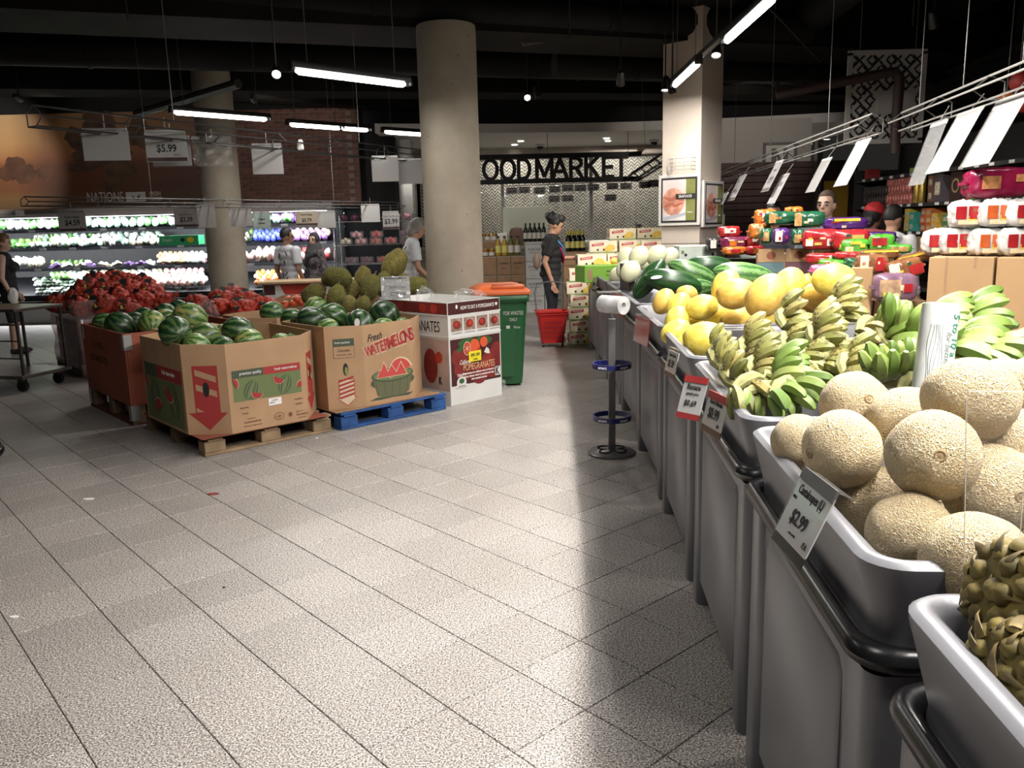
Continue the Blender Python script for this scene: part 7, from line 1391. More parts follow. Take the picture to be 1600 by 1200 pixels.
cs = thing('price_sign', 'crumpled clear sleeve hanging empty before the far column', 'sign', M=face_frame(aty(332, 236, 6.9), (1, .15, 0))); wavy(.31, .24, .03, 14, 5, SLEEVE, 'sleeve', cs); MB().cyl((0, .12, 0), (0, .17, 0), .004, n=5).build('hook', WIRE, cs)
sign(418, 250, 7.35, .26, .24, 'grey card with a white lower edge before the brick cladding', card=CARDG, right=(1, .15, 0), band=False); sign(602, 265, 8.55, .27, .235, 'grey card left of its twin beside the large column', card=CARDG, right=(1, .15, 0)); sign(641, 269, 8.85, .25, .24, 'pale card half hidden by the large column', card=CARDG, right=(1, .15, 0))
sk = thing('plastic_tag', 'small crumpled white plastic tag on the black rail', 'tag', aty(469, 227, 7.7)); MB().ell((0, 0, 0), (.035, .02, .05), 10, 7, f=lump(3, .5)).build('tag_film', PAPER, sk, smooth=False)
P2 = lambda n, p: [(n, 0, .27, .16), (p, 0, -.05, .42), ('/LB', .3, -.33, .10)]
for a in [(113, 347, 8.75, .28, .19, 'brown edged price card reading 4.59 over the onions', P2('Green Onions', '$4.59'), CARDG, True), (291, 342, 9.9, .28, .185, 'price card reading 2.39 beside the far column', P2('Red Mushroom', '$2.39'), CARDG, True), (322, 339, 10.05, .22, .26, 'white blank card folded in two before the far column', (), CARDW, False), (376, 341, 10.5, .28, .20, 'wrinkled grey sleeve right of the far column', (), CARDG, False), (409, 345, 10.7, .22, .20, 'pale green tinted card over the lettuce', [('Organic', 0, .1, .16), ('Greens', 0, -.15, .16)], mat('sign_card_green', (.34, .42, .38), .6), False), (479, 341, 11.2, .29, .19, 'cream price card reading 0.79 over the cabbages', [('Purple Cabbage', 0, .25, .15), ('$0.79', 0, -.15, .36)], mat('sign_card_cream', (.62, .52, .40), .6), True), (510, 344, 11.5, .25, .21, 'white blank card right of the 0.79 card', (), CARDW, False), (579, 334, 12.2, .27, .24, 'white folded card over the wire rack', (), CARDW, False), (611, 345, 12.6, .25, .25, 'black framed price card reading 3.99', P2('New Cauliflower', '$3.99'), CARDG, True)]:
    sign(a[0], a[1], a[2], a[3], a[4], a[5], a[6], card=a[7], band=a[8], right=(1, .1, 0))
tag(MB().box((0, 0, 0), (.16, .10, .003)).build('blank_card', PAPER, None, face_frame(aty(31, 333, 14.388), (1, 0, 0)), smooth=False), 'white blank card clipped to the case canopy', 'card')
# signs of the right rails: hung along the rail, leaning back, seen from their side
RDN = (V(atz(1640, 118, 2.1)) - V(atz(1398, 205, 2.1))).normalized(); RDF = (V(atz(1352, 208, 2.06)) - V(atz(1090, 293, 2.06))).normalized()
def leansign(px_, py_, Y, w_, h_, lab, d, lines=(), card=CARDW, lean=.45, band=False):
    c = aty(px_, py_, Y); side = V((-d.y, d.x, 0)); side = side if side.x > 0 else -side; d = d if d.y < 0 else -d
    t = thing('price_sign', lab, 'sign', M=face_frame(c, d, V((0, 0, math.cos(lean))) + side * math.sin(lean)))
    MB().box((0, 0, 0), (w_, h_, .003)).build('card', card, t, smooth=False); MB().box((0, 0, .004), (w_ * 1.03, h_ * 1.03, .0015)).build('sleeve', LIT, t, smooth=False); MB().box((0, h_ / 2 + .010, 0), (w_ * 1.0, .026, .008)).build('hanger_clip', ROD, t, smooth=False); MB().cyl((0, h_ / 2 + .02, 0), (0, h_ / 2 + .13, -.02), .003, n=5).build('hook', WIRE, t)
    if band: MB().box((0, -h_ * .43, .0022), (w_ * .98, h_ * .10, .001)).build('band_print', BAND, t, smooth=False)
    for s, x, y, sz in lines: text(t, s, sz * h_, TR((x * w_, y * h_, .0022)), INK, xs=.8, bold=.025)
leansign(1151, 295, 9.0, .36, .27, 'white card reading 10.00 at the far end of the long rail', RDF, [('Buy one', -.2, .32, .13), ('$10.00', -.22, -.08, .22), ('$5.99', .24, -.16, .22)], band=True)
leansign(1206, 277, 7.9, .30, .29, 'grey price card reading 9.99 on the long rail', RDF, [('$9.99', 0, -.1, .30), ('sticky rice', 0, .25, .12)], CARDG, band=True); leansign(1215, 297, 7.7, .30, .27, 'white card behind the grey 9.99 card', RDF, [('$5.99', .1, .2, .2)]); leansign(1130, 312, 9.3, .24, .12, 'small white card slipped behind the 10.00 card', RDF)
leansign(1278, 276, 6.75, .26, .27, 'grey blank sleeve before the entrance', RDF, (), CARDG); leansign(1330, 257, 6.05, .30, .33, 'white card with dark reflections over the shelving end', RDF)
leansign(1448, 243, 5.35, .28, .38, 'clear empty sleeve first on the near right rail', RDN, (), SLEEVE, .3); leansign(1488, 224, 5.0, .38, .37, 'white card with dark bands, second on the near right rail', RDN); leansign(1550, 208, 4.62, .40, .38, 'white card with dark bands, last on the near right rail', RDN)
# far cards strung under the FOOD MARKET sign
far = []
for k, (x, y) in enumerate([(800, 298), (819, 297), (843, 298), (867, 296), (887, 294), (907, 294), (927, 293), (957, 291), (978, 291), (866, 311), (887, 310), (954, 309), (1007, 289), (1022, 287)]):
    c = aty(x, y, 15.0); t = thing('hanging_card', 'x', 'price card', M=face_frame(c, (1, 0, 0)), group='price cards strung before the food market'); MB().box((0, 0, 0), (.21, .115, .003)).build('card', CARDG, t, smooth=False); text(t, ['$4.99', '$3.49', '$6.99', '$5.79', '$7.49', '$7.99'][k % 6], .07, TR((0, -.018, .002)), INK, xs=.9, bold=.03); MB().box((0, .04, .002), (.17, .012, .001)).build('name_line', INK, t, smooth=False); MB().cyl((0, .0575, 0), (0, (.115 if k < 9 or k > 11 else .30), 0), .004, n=4).build('hook', WIRE, t); far.append(t)
rowlabels(far, 'small price card under the market sign', 2)
tag(MB().tube([aty(790, 291, 15.0), aty(1036, 281, 15.0)], .008, 5).build('card_wire', WIRE, None), 'taut wire holding the small price cards', 'wire')
# seafood posters on the pillar
FRW = mat('poster_frame', (.55, .52, .49), .5); SEAF = mat('seafood_photo', (.50, .23, .16), .5, var=.6, vs=9); WOODG = mat('olive_wood_print', (.16, .17, .045), .6, var=.3, vs=6); CLOTH_ = mat('pale_cloth_print', (.55, .48, .46), .6, var=.3, vs=3)
def poster(M, w_, h_, label):
    t = thing('poster', label, 'poster', M=M); MB().box((0, 0, .02), (w_, h_, .04)).build('poster_frame', FRW, t, smooth=False, bevel=.006); MB().box((0, 0, .041), (w_ * .86, h_ * .88, .002)).build('mat_board', INK, t, smooth=False); MB().box((-w_ * .11, 0, .0425), (w_ * .56, h_ * .80, .002)).build('photo_print', CLOTH_, t, smooth=False); MB().box((w_ * .28, 0, .0425), (w_ * .22, h_ * .80, .002)).build('wood_print', WOODG, t, smooth=False)
    MB().poly([(x - w_ * .13, y - h_ * .03, .0442) for x, y in ellp(0, 0, w_ * .27, h_ * .27, n=18)]).build('crab_print', SEAF, t, smooth=False)
    for k in range(6): MB().poly([(x - w_ * .13, y - h_ * .03, .0448 + k * .0002) for x, y in ellp((k % 3 - 1) * w_ * .12, (k // 3) * h_ * .12 - h_ * .06, w_ * .13, .012, rot=20 - 40 * (k % 2), n=10)]).build('leg_print', mat('crab_leg_print', (.36, .10, .06), .5), t, smooth=False)
    MB().poly([(-w_ * .39, -h_ * .40, .0444), (w_ * .17, -h_ * .30, .0444), (w_ * .17, -h_ * .24, .0444), (-w_ * .39, -h_ * .33, .0444)]).build('blade_print', mat('blade_grey', (.35, .36, .40), .5), t, smooth=False)
    MB().box((w_ * .16, h_ * .07, .0475), (w_ * .46, h_ * .10, .002)).build('name_band', INK, t, smooth=False); text(t, 'SEAFOOD', h_ * .075, TR((w_ * .16, h_ * .07, .049)), WHITE_INK, xs=.85, bold=.02); text(t, 'Market', h_ * .04, TR((w_ * .27, -h_ * .24, .0442)), WHITE_INK, bold=.03); return t
lf = PIL_M @ Matrix.Translation((0, -.272, 1.71)) @ face_frame((0, 0, 0), (1, 0, 0)); poster(lf, .50, .55, 'white framed seafood poster facing the aisle on the pillar')
rf_ = PIL_M @ Matrix.Translation((.232, 0, 1.66)) @ face_frame((0, 0, 0), (0, 1, 0)); poster(rf_, .52, .50, 'white framed seafood poster round the corner of the pillar')
wb_ = thing('wire_basket', 'small empty wire basket above the seafood poster', 'basket', M=PIL_M @ Matrix.Translation((-.08, -.27, 2.03)))
for k in range(4): MB().tube([(-.02 , 0, .04 * k), (-.02, -.10, .04 * k), (.25, -.10, .04 * k), (.25, 0, .04 * k)], .004, 5).build('basket_wire', GALV, wb_)
for x in (-.02, .07, .16, .25): MB().cyl((x, -.10, 0), (x, -.10, .12), .004, n=5).build('basket_wire', GALV, wb_)
# bag roll stand in the aisle
bs = thing('bag_stand', 'grey bag roll stand with two blue edged rings on a round base', 'stand', atz(956, 708, 0)); SB = mat('stand_grey', (.16, .155, .15), .4, .5); RB = mat('blue_ring_band', (.012, .016, .11), .4)
MB().lathe([(.155, 0), (.155, .010), (.145, .018), (.03, .03), (0, .03)], 32).build('base', SB, bs); MB().box((0, 0, .45), (.045, .03, .86)).build('pole', SB, bs, smooth=False, bevel=.004)
for z in (.225, .565):
    b = MB(); b.lathe([(.125, 0), (.125, .032), (.113, .032), (.113, 0)], 36, close=True); o = b.build('ring_band', RB, bs, V((0, 0, z)))
    b = MB()
    for a in range(4): b.tube([(.02 * math.cos(a * PI / 2), .02 * math.sin(a * PI / 2), .014), (.115 * math.cos(a * PI / 2), .115 * math.sin(a * PI / 2), .014)], .012, 6)
    for a in range(4): c = V((.065 * math.cos(a * PI / 2 + PI / 4), .065 * math.sin(a * PI / 2 + PI / 4), .026)); b.tube([c + V((.04 * math.cos(q), .04 * math.sin(q), 0)) for q in [2 * PI * i / 14 for i in range(15)]], .005, 4, caps=False)
    b.build('ring_tray', SB, bs)
    for a in (-125, -60): text(bs, 'smart', .026, Matrix.Translation((0, 0, z + .016)) @ Matrix.Rotation(R(a + 90), 4, 'Z') @ face_frame((0, -.1256, 0), (1, 0, 0)), WHITE_INK, bold=.02); text(bs, 'kitter', .022, Matrix.Translation((0, 0, z + .016)) @ Matrix.Rotation(R(a + 118), 4, 'Z') @ face_frame((0, -.1256, 0), (1, 0, 0)), GREYPRINT) if False else None
ar = MB(); ar.tube([(0, 0, .88), (0, 0, .99), (-.04, .05, 1.03), (-.04, .08, 1.03)], .008, 6); ar.build('roll_hanger', SB, bs)
MB().box((-.01, .03, 1.045), (.15, .10, .006), M=None).build('hanger_plate', SB, bs, smooth=False)
br_ = tag(MB().lathe([(.018, -.09), (.055, -.09), (.055, .09), (.018, .09)], 24, close=True).build('bag_roll', mat('bag_film_roll', (.52, .52, .52), .25, var=.35, vs=14), None, basis(aty(958, 476, 4.93), (0, 0, 1), V((.62, -.78, 0)).cross(V((0, 0, 1))) * -1, V((.62, -.78, 0)).normalized())), 'roll of clear produce bags on the stand arm', 'bag roll')
# upright roll among the bananas
up = (CAM_U * .97 + CAM_R * .12).normalized(); c_ = atd(1462, 545, 2.18); sd_ = up.cross(CAM_F).normalized() * 1
rl = thing('bag_roll', 'upright roll of printed clear bags standing by the bananas', 'bag roll', M=basis(c_, CAM_R - up * CAM_R.dot(up), up.cross(CAM_R), up)); RF = mat('roll_film', (.60, .62, .61), .16, var=.25, vs=9, coat=.5)
MB().lathe([(.014, -.135), (.046, -.135), (.048, -.10), (.048, .10), (.047, .118), (.044, .12), (.014, .12)], 28, close=True).build('film_roll', RF, rl)
def curl_text(t, s, size, rad, ang, z, m, rot=90, **k):
    return text(t, s, size, Matrix.Rotation(R(ang), 4, 'Z') @ face_frame((0, -rad - .0006, z), (1, 0, 0)) @ Matrix.Rotation(R(-rot), 4, 'Z'), m, **k)
MG = mat('green_film_ink', (.03, .22, .12), .5); curl_text(rl, '5 to 10 a day', .035, .048, 30, .01, MG, xs=.9); curl_text(rl, 'for better health', .022, .048, 8, -.03, mat('grey_film_ink', (.18, .22, .2), .5), shear=.3)
for k in range(9): a = -50 + k * 8; MB().tube([V((.0486 * math.sin(R(a + 4 * math.sin(u * 7 + k))), -.0486 * math.cos(R(a + 4 * math.sin(u * 7 + k))), -.11 + .17 * u)) for u in [i / 10 for i in range(11)]], .0006, 4).build('scroll_print', mat('grey_film_ink', (.18, .22, .2), .5), rl) if k < 6 else None
# clear acrylic panel at the near right
ap = thing('acrylic_panel', 'upright clear acrylic panel standing among the cantaloupes', 'panel', M=basis(atd(1560, 748, 1.13), CAM_R * .9 + CAM_U * .02, (CAM_U * .985 + CAM_R * .05), -CAM_F)); ACR = clear('clear_acrylic', rough=.01, opacity=.015); AED = mat('acrylic_edge', (.75, .70, .62), .2, alpha=.55)
MB().box((.02, 0, 0), (.14, .245, .003)).build('sheet', ACR, ap, smooth=False); MB().tube([(-.0505, -.1225, 0), (-.0505, .112, 0), (-.047, .1225, 0), (.09, .1235, 0)], .0009, 5).build('sheet_edge', AED, ap); MB().tube([(.024, -.1225, .012), (.036, .10, .012)], .0008, 5).build('sheet_edge', AED, ap)
# price cards on the bin fronts
def bincard(p, w_, h_, rgt, upv, label, lines, m=CARDW, top=None, bottom=INK, name='price_card'):
    M = face_frame(p, rgt, upv); t = thing(name, label, 'price card', M=M); MB().box((0, 0, 0), (w_, h_, .0025)).build('card', m, t, smooth=False)
    b = MB(); b.add([(-w_ / 2 - .003, -h_ / 2 - .02, .003), (w_ / 2 + .003, -h_ / 2 - .02, .003), (w_ / 2 + .003, h_ / 2 + .012, .003), (-w_ / 2 - .003, h_ / 2 + .012, .003), (w_ / 2 + .003, h_ / 2 + .012, -.03), (-w_ / 2 - .003, h_ / 2 + .012, -.03)], [(0, 1, 2, 3), (3, 2, 4, 5)]); b.build('sleeve', LIT, t, smooth=False)
    MB().box((0, -h_ / 2 - .008, .0), (w_, .022, .002)).build('lower_band', bottom, t, smooth=False)
    if top: MB().box((0, h_ / 2 + .004, .002), (w_, .022, .006)).build('top_strip', top, t, smooth=False)
    for s, x, y, sz, xs in lines: text(t, s, sz, TR((x * w_, y * h_, .0036)), INK, xs=xs, bold=.012)
    return t
def binpt(k, u, z, out=.0): n_, c_2, d_, s_ = BIN[k][0], BIN[k][1], BIN[k][2], BIN[k][3]; return BIN[k][0].matrix_world @ V((0, 0, 0)) if False else (c_2 - s_ * (.56 + out) + d_ * u + V((0, 0, z)))
d1 = BIN[1][2]; s1 = BIN[1][3]
def rimpt(k, px_, z, out=.02):
    o = BIN[k]; best = min((abs(pix(o[1] - o[3] * (o[4] + out) + o[2] * u + V((0, 0, z)))[0] - px_), u) for u in [i * .004 - .5 for i in range(250)]); return o[1] - o[3] * (o[4] + out) + o[2] * best[1] + V((0, 0, z))
def bcard(k, px_, z, w_, h_, tilt, yaw, *a, out=.03, **kw): s_ = BIN[k][3]; d_ = BIN[k][2]; return bincard(rimpt(k, px_, z, out), w_, h_, -d_ + s_ * yaw, V((0, 0, 1)) + s_ * tilt, *a, **kw)
REDS = mat('red_clip', (.35, .03, .03), .4)
bcard(1, 1256, .945, .145, .115, .45, .10, 'white Cantaloupes price card reading 2.99 hung on the bin rim', [('Cantaloupes (L)', 0, .30, .024, .70), ('PRICE', -.38, .14, .008, .8), ('$2.99', -.02, -.12, .036, .85), ('/EA', .38, -.36, .016, .8), ('product of USA', -.02, -.36, .006, .8)], top=mat('clip_grey', (.1, .1, .1), .3), out=.035)
bcard(2, 1117, .90, .14, .09, .25, .25, 'price card reading 0.99 under a red clip on the banana bin', [('Burro Banana', 0, .33, .020, .8), ('$0.99', -.02, -.05, .045, .75), ('/LB', .3, -.36, .014, .8)], top=REDS, bottom=BAND)
bcard(2, 1082, .895, .095, .11, .5, .9, 'bent white price card with red edge sticking out from the banana bin', [('Banana', 0, .3, .025, .8), ('special price', 0, .1, .013, .8), ('$0.69', 0, -.2, .028, .8)], top=REDS, bottom=REDS, out=.06)
bcard(3, 1050, .885, .13, .09, .2, .2, 'small price card reading 1.59 on the yellow melon bin', [('Golden Melon', 0, .3, .018, .8), ('$1.59', 0, -.1, .042, .75)])
bcard(4, 1003, .87, .30, .13, .1, .15, 'red card in a clear holder on the long watermelon bin', [], m=REDS, bottom=REDS); bcard(5, 968, .87, .28, .13, .1, .15, 'red card in a clear holder one bin further than the first', [], m=REDS, bottom=REDS); bcard(7, 929, .87, .16, .12, .1, .15, 'small grey card on the bin under the yellow pears', [('$2.49', 0, -.05, .05, .7)], m=CARDG)
# shopping basket on the floor behind the green bin
bk_ = thing('shopping_basket', 'red wheeled shopping basket standing before the woman', 'basket', M=TR((.513, 10.02, 0), rz=R(4))); BR = mat('red_basket_plastic', (.55, .018, .015), .4)
b = MB(); o_, i_ = [], []
for z, hx, hy in ((.05, .135, .11), (.44, .185, .15)): o_.append(rrect(hx, hy, .03, z, 4)); i_.append(rrect(hx - .006, hy - .006, .027, z, 4))
b.loft([o_[0], o_[1], i_[1], [p + V((0, 0, .01)) for p in i_[0]]]); b.build('basket_body', BR, bk_, smooth=False)
for hx, hy, z in ((.192, .157, .435), (.188, .153, .405)): b = MB(); b.tube([p for p in rrect(hx, hy, .035, z, 4)] + [rrect(hx, hy, .035, z, 4)[0]], .010, 6); b.build('rim', BR, bk_)
sl = MB().box((0, 0, 0), (.008, .002, .028)).mesh('slot', mat('slot_dark', (.16, .006, .006), .6), smooth=False)
for r_ in range(4):
    for k in range(11): link('slot', sl, bk_, TR((-.11 + .022 * k, -.118 - .042 * ((.14 + r_ * .065) / .44), .13 + r_ * .06), rx=-.1))
for x in (-.12, .12): MB().cyl((x - .012, -.09, .03), (x + .012, -.09, .03), .03, n=14).build('wheel', RUBB, bk_)
MB().tube([(-.19, -.02, .44), (-.20, .05, .66), (-.17, .07, .77), (-.05, .075, .79), (.05, .075, .79), (.17, .07, .77), (.20, .05, .66), (.19, -.02, .44)], .009, 8).build('pull_handle', mat('basket_handle', (.06, .06, .06), .4), bk_)

p = atd(878, 77, 10.2); t = thing('ceiling_fitting', 'small dark red fitting under the black ceiling', 'bell', p); MB().ell((0, 0, 0), (.15, .15, .06), 18, 9).build('fitting_dome', LAN, t); MB().cyl((0, 0, .04), (0, 0, ZC - p.z), .015, n=8).build('stem', BLACK, t)  # unidentified red object, shaped as a flat dome on a stem
tag(MB().box((0, 0, 0), (.06, .07, .20)).build('wall_speaker', PAPER, None, PIL_M @ Matrix.Translation((-.262, -.10, 2.98)), smooth=False, bevel=.008), 'small white box fixed to the edge of the cream pillar', 'speaker')
# ================================================================== PEOPLE
def solid(name, mb, m, parent, voxel=.012, smooth=4, M=None):
    """join overlapping volumes into one continuous skin"""
    me = mb.mesh('tmp', m, smooth=False); o = bpy.data.objects.new('tmp', me); C.objects.link(o)
    r_ = o.modifiers.new('r', 'REMESH'); r_.mode = 'VOXEL'; r_.voxel_size = voxel; s_ = o.modifiers.new('s', 'SMOOTH'); s_.iterations = smooth; s_.factor = .5
    out = bpy.data.meshes.new_from_object(o.evaluated_get(bpy.context.evaluated_depsgraph_get())); bpy.data.objects.remove(o); bpy.data.meshes.remove(me)
    out.materials.clear(); out.materials.append(m); out.polygons.foreach_set('use_smooth', [True] * len(out.polygons)); out.name = name
    return link(name, out, parent, M)
def limb(b, pts, rs, n=10):
    b.tube(pts, rs, n)
    for p, r in zip(pts, rs): b.ell(p, r, n, 8)
HAIRB = mat('black_hair', (.012, .010, .009), .55, bump=.5, bs=120); HAIRBR = mat('brown_hair', (.16, .085, .04), .5, var=.3, bump=.4, bs=120); HAIRG = mat('grey_hair', (.27, .25, .23), .6, var=.3, bump=.5, bs=90)
SK1 = mat('tan_skin', (.46, .25, .16), .55); SK2 = mat('light_skin', (.58, .37, .28), .55); SK3 = mat('brown_skin', (.30, .16, .10), .55); JEAN = mat('dark_jeans', (.02, .022, .03), .8, var=.2); EYE_W = mat('eye_dark', (.02, .015, .012), .3); LIP = mat('lip_skin', (.34, .12, .10), .5); SHOE = mat('shoe_dark', (.03, .03, .03), .6)
def person(label, x, y, yaw, top, skin, hair_m, shirt_m, leg_m, hair='short', arms=None, head=(0, 0), lean=0.0, female=False, sleeve='short', extra=None, shorts=False, build=1.0):
    s = top / 1.735; t = thing('person', label, 'person', M=TR((x, y, 0), rz=R(yaw), s=s)); w_ = .165 if female else .195
    Lr = Matrix.Translation((0, 0, .95)) @ Matrix.Rotation(-lean, 4, 'X') @ Matrix.Translation((0, 0, -.95)); P = lambda *a: Lr @ V(a)
    hd = Lr @ Matrix.Translation((0, .0, 1.49)) @ Matrix.Rotation(R(head[0]), 4, 'Z') @ Matrix.Rotation(-R(head[1]), 4, 'X') @ Matrix.Translation((0, 0, -1.49)); Hh = lambda *a: hd @ V(a)
    AR = arms or {}; sh = {-1: P(-w_, 0, 1.40), 1: P(w_, 0, 1.40)}
    ae = {k: (V(AR[k][0]) if k in AR else P(k * (w_ + .06), -.02, 1.11)) for k in (-1, 1)}; aw = {k: (V(AR[k][1]) if k in AR else P(k * (w_ + .07), .07, .88)) for k in (-1, 1)}
    b = MB()
    def torso(b, g):
        for z, rx, ry, yo in ((.93, .165, .115, 0), (1.02, .152, .11, .0), (1.12, .145, .105, .005), (1.22, .155, .112, .008), (1.32, .172, .112, .0), (1.40, .155, .085, -.005)): b.ell(P(0, yo, z), (rx * build + g, ry * build + g, .085 + g), 16, 8)
        if female: b.ell(P(-.075, .09, 1.27), .068 + g, 10, 8); b.ell(P(.075, .09, 1.27), .068 + g, 10, 8)
    torso(b, 0)
    for k in (-1, 1):
        limb(b, [sh[k], ae[k], aw[k]], [.056 * build, .040, .028], 10)
        hdv = (aw[k] - ae[k]).normalized(); b.ell(aw[k] + hdv * .05, (.030, .030, .045), 10, 7)
        side = hdv.cross(V((k, .3, .2))).normalized()
        for f in range(4):
            q = aw[k] + hdv * .08 + side * (.0215 * (f - 1.5)); L = (.065, .078, .072, .055)[f]; bend = V((0, .4, -.3)) * .03; b.tube([q, q + hdv * L * .5 + bend * .3, q + hdv * L * .8 + bend], [.0098, .009, .0075], 6)
        b.tube([aw[k] + hdv * .02 + side * .03, aw[k] + hdv * .06 + side * .05, aw[k] + hdv * .085 + side * .045], [.012, .0105, .008], 6)
        limb(b, [V((k * .09, 0, .92)), V((k * .095, .015, .50)), V((k * .095, -.015, .10))], [.088 * build, .056, .038], 12); b.tube([V((k * .095, -.04, .045)), V((k * .10, .07, .035)), V((k * .105, .15, .03))], [.042, .04, .026], 8)
    b.tube([P(0, -.015, 1.42), Hh(0, -.005, 1.54)], [.062, .055], 12)
    b.ell((0, -.008, 1.625), (.076, .095, .112), 18, 12, M=hd); b.ell((0, .022, 1.565), (.058, .070, .072), 14, 10, M=hd); b.ell((0, .06, 1.535), (.028, .03, .028), 10, 7, M=hd)
    b.tube([(0, .083, 1.635), (0, .103, 1.605), (0, .108, 1.592)], [.010, .014, .016], 8, M=hd)
    for k in (-1, 1): b.ell((k * .077, -.01, 1.60), (.012, .024, .034), 8, 6, M=hd); b.ell((k * .032, .075, 1.645), (.024, .016, .010), 8, 6, M=hd)
    solid('body', b, skin, t, .0105, 3)
    e = MB()
    for k in (-1, 1): e.ell((k * .031, .083, 1.622), (.013, .008, .008), 8, 6, M=hd); e.tube([(k * .014, .090, 1.645), (k * .034, .090, 1.651), (k * .052, .078, 1.643)], [.005, .006, .003], 5, M=hd)
    e.build('eyes', EYE_W, t); MB().tube([(-.026, .083, 1.553), (0, .093, 1.555), (.026, .083, 1.553)], [.003, .0075, .003], 6, M=hd).build('lips', LIP, t)
    # clothes
    c = MB(); torso(c, .012)
    for k in (-1, 1):
        if sleeve == 'long': limb(c, [sh[k], ae[k], ae[k].lerp(aw[k], .92)], [.066, .052, .040], 10)
        elif sleeve == 'short': c.tube([sh[k] * .75 + P(0, 0, 1.40) * .25, sh[k], sh[k].lerp(ae[k], .72)], [.075, .078, .070], 12); c.ell(sh[k], .076, 12, 8)
        else: c.ell(sh[k] * .9 + P(0, 0, 1.4) * .1, .045, 8, 6)
    if sleeve == 'none': pass
    c.ell(P(0, 0, .93), (.178 * build, .128 * build, .085), 16, 8); solid('top', c, shirt_m, t, .013, 3)
    c = MB(); c.ell((0, 0, .93), (.172 * build, .124 * build, .10), 14, 8)
    for k in (-1, 1): limb(c, [V((k * .09, 0, .90)), V((k * .095, .015, .50))] + ([] if shorts else [V((k * .095, -.012, .08))]), [.10 * build, .070] + ([] if shorts else [.058]), 12)
    solid('trousers', c, leg_m, t, .014, 2)
    for k in (-1, 1): q = MB(); q.tube([(k * .095, -.06, .04), (k * .10, .05, .045), (k * .105, .15, .032), (k * .106, .18, .03)], [.046, .05, .04, .022], 10, flat=.8); q.build('shoe', SHOE, t)
    h = MB()
    if hair in ('short', 'crop'):
        g = .010 if hair == 'short' else .004
        h.ell((0, -.012, 1.64), (.077 + g, .096 + g, .106 + g), 20, 14, M=hd, f=lambda d: 1.0 if not (d.y > .35 and d.z < .55) and d.z > -.25 - .3 * (d.y < -.3) else .80)
    elif hair == 'updo':
        h.ell((0, -.015, 1.65), (.092, .112, .118), 20, 14, M=hd, f=lambda d: (1.0 + .16 * noise.noise(d * 4.0)) if not (d.y > .45 and d.z < .42) and d.z > -.45 else .76); h.ell((0, -.12, 1.69), (.08, .075, .075), 16, 10, M=hd, f=lambda d: 1 + .28 * noise.noise(d * 4.5)); h.ell((0, .03, 1.745), (.06, .06, .035), 12, 8, M=hd, f=lambda d: 1 + .3 * noise.noise(d * 5))
    elif hair == 'bob':
        h.ell((0, -.02, 1.635), (.10, .115, .122), 20, 14, M=hd, f=lambda d: (1.0 + .06 * noise.noise(d * 5.0)) if not (d.y > .38 and d.z < .5) and d.z > -.75 else .74); h.ell((0, -.065, 1.56), (.085, .06, .085), 14, 9, M=hd)
    elif hair == 'long':
        h.ell((0, -.012, 1.645), (.088, .108, .112), 18, 12, M=hd, f=lambda d: 1.0 if not (d.y > .4 and d.z < .5) and d.z > -.5 else .78); h.tube([hd @ V((0, -.07, 1.66)), hd @ V((0, -.10, 1.52)), P(0, -.125, 1.36), P(0, -.13, 1.20)], [.075, .085, .085, .05], 12)
    elif hair == 'hijab':
        h.ell((0, -.012, 1.635), (.092, .108, .118), 20, 14, M=hd, f=lambda d: 1.0 if not (d.y > .55 and abs(d.x) < .62 and -.62 < d.z < .55) else .82); h.tube([hd @ V((0, -.01, 1.56)), P(0, .0, 1.47), P(0, .01, 1.40)], [.10, .13, .16], 16); h.tube([P(-.14, .06, 1.42), P(0, .13, 1.36), P(.10, .12, 1.20)], [.05, .06, .04], 10)
    solid('hair' if hair != 'hijab' else 'headscarf', h, hair_m, t, .011, 2)
    if extra: extra(t, P, Hh, hd, s)
    return t
def shirt(n, c, **k): return mat(n, c, .85, **k)
# woman with the basket
def wx(t, P, Hh, hd, s):
    b = MB()
    for m, dz, nm in ((mat('blue_stripe', (.045, .22, .50), .8), 0, 'blue_stripe'), (mat('crimson_stripe', (.42, .012, .05), .8), -.055, 'red_stripe')):
        q = MB()
        for k in (-1, 1): q.tube([P(k * .165, -.07, 1.445 + dz), P(k * .150, .045, 1.415 + dz), P(k * .115, .125, 1.33 + dz), P(k * .04, .168, 1.20 + dz), P(0, .165, 1.15 + dz)], [.012, .032, .033, .030, .02], 8, flat=.55)
        q.build(nm, m, t)
    MB().ell((.0, 0, 0), (.055, .05, .12), 12, 8).build('shoulder_bag', mat('tan_bag', (.26, .17, .12), .6), t, V((.10, -.20, 1.12)))
wy = 10.62; wxp = aty(860, 400, wy).x
hp = Matrix.Rotation(R(90), 4, 'Z')
person('woman in black top with blue and red chest stripes, reaching for cartons', wxp, wy, -90, 1.60, SK1, HAIRB, shirt('black_top', (.010, .010, .011)), JEAN, 'updo', {1: ((.20, -.09, 1.10), (.205, .02, .80)), -1: ((-.20, .16, 1.14), (-.15, .40, 1.14))}, (0, 22), .06, True, extra=wx, build=1.28)
def marks(t, P, Hh, hd, s):
    for k, (x, z, a) in enumerate([(-.05, 1.33, .2), (.06, 1.22, -.2), (-.09, 1.12, .4), (.02, 1.03, .1), (.11, 1.36, -.5), (.09, 1.05, .8), (.10, .96, .2)]): MB().box((0, 0, 0), (.010, .012, .07)).build('brush_mark', INK, t, TR(P(x, -.128 * 1.0, z), 0, a, 0), smooth=False)
Ym = 11.2; person('bearded man in white T-shirt with black strokes by the produce case', aty(450, 400, Ym).x, Ym, -35, aty(450, 357, Ym).z, SK3, HAIRB, shirt('white_tee', (.52, .53, .56)), JEAN, 'short', None, (-35, 5), 0, extra=marks)
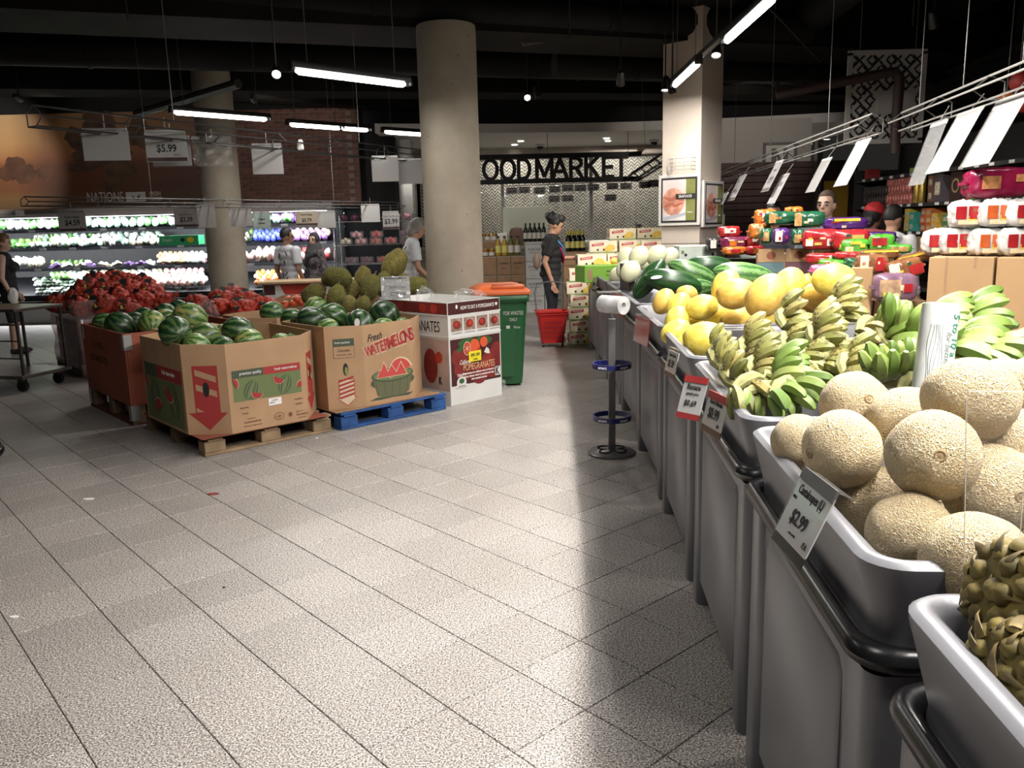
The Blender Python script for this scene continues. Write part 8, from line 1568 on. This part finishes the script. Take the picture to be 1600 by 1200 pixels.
def muf(t, P, Hh, hd, s):
    b = MB(); limb(b, [P(0, 0, 1.0), P(0, .0, .55)], [.19, .21], 14); solid('coat_skirt', b, MATS['patterned_coat'], t, .014, 2)
Ym = 11.4; person('woman in dark grey headscarf and patterned coat beside the man', aty(492, 400, Ym).x, Ym, 140, aty(492, 364, Ym).z, SK2, mat('dark_scarf', (.045, .042, .045), .85), shirt('patterned_coat', (.10, .085, .09), var=.95, vs=22), JEAN, 'hijab', None, (25, 0), 0, True, 'long', muf)
Ym = 9.9; person('grey haired person in white T-shirt leaning behind the jackfruit', aty(634, 400, Ym).x, Ym, -80, aty(634, 346, Ym).z * 1.03, SK1, HAIRG, shirt('pale_tee', (.60, .62, .65)), mat('grey_trousers', (.14, .14, .15), .8), 'bob', {1: ((.23, .14, 1.10), (.22, .32, .92)), -1: ((-.22, .10, 1.10), (-.2, .3, .95))}, (10, 15), .22, False)
def tote(t, P, Hh, hd, s): MB().ell((0, 0, 0), (.045, .07, .12), 12, 8, f=lump(5, .3)).build('white_bag', PAPER, t, V((.27, .10, .86)))
Ym = 10.6; person('long haired girl in black sleeveless top at the picture edge', aty(6, 400, Ym).x, Ym, -70, aty(6, 366, Ym).z, SK2, HAIRBR, shirt('black_vest', (.010, .010, .012)), JEAN, 'long', None, (0, 8), 0, True, 'none', tote, shorts=True)
Ym = 7.55; person('young man with cropped hair and grey collared shirt behind the noodles', aty(1288, 400, Ym).x, Ym, 140, aty(1288, 299, Ym).z, SK2, mat('cropped_hair', (.07, .045, .03), .7), shirt('grey_blue_shirt', (.20, .22, .27), var=.3), JEAN, 'crop', None, (0, 6), 0, sleeve='long')
Ym = 7.95; person('dark haired man mostly hidden by orange noodle packs', aty(1207, 400, Ym).x, Ym, 150, aty(1207, 316, Ym).z, SK1, HAIRB, shirt('dark_shirt', (.05, .05, .06)), JEAN, 'crop', None, (10, 12), 0)
def cap(t, P, Hh, hd, s):
    m = mat('red_cap', (.46, .020, .025), .7); b = MB(); b.ell((0, -.01, 1.66), (.108, .126, .120), 18, 12, M=hd, f=lambda d: 1.0 if d.z > -.05 else .8); b.build('cap', m, t); q = MB(); q.loft([[hd @ V((x * .075, .09 + .085 * (1 - x * x), 1.652 - .012 * x * x + z)) for x in (-1, -.6, -.2, .2, .6, 1)] + [hd @ V((x * .08, .06, 1.662 + z)) for x in (1, .6, .2, -.2, -.6, -1)] for z in (0, .008)]); q.build('cap_peak', m, t)
Ym = 8.3; person('shopper in red peaked cap facing the shelving', aty(1356, 400, Ym).x, Ym, -75, aty(1356, 321, Ym).z, SK3, HAIRB, shirt('coral_top', (.50, .10, .12)), JEAN, 'bob', None, (0, 10), .05, True, extra=cap)
def hood(t, P, Hh, hd, s):
    b = MB(); b.tube([P(-.12, -.06, 1.44), P(-.07, -.13, 1.40), P(0, -.15, 1.37), P(.07, -.13, 1.40), P(.12, -.06, 1.44)], [.035, .05, .06, .05, .035], 10); solid('hood', b, MATS['white_hoodie'], t, .013, 2); MB().tube([(-.045, .095, 1.622), (-.078, .06, 1.625), (-.082, -.01, 1.622)], .003, 5, M=hd).tube([(.045, .095, 1.622), (.078, .06, 1.625), (.082, -.01, 1.622)], .003, 5, M=hd).build('glasses', BLACK, t)
Ym = 7.35; person('black haired shopper in white hoodie with glasses', aty(1390, 400, Ym).x, Ym, -55, aty(1390, 322, Ym).z, SK1, HAIRB, shirt('white_hoodie', (.66, .65, .64)), JEAN, 'short', None, (-10, 5), .03, sleeve='long', extra=hood)
Ym = 18.75; person('distant worker behind the food market counter', aty(997, 400, Ym).x, Ym, 180, aty(997, 348, Ym).z, SK3, HAIRB, shirt('worker_top', (.3, .3, .3)), JEAN, 'short', None, (0, 20), .05)
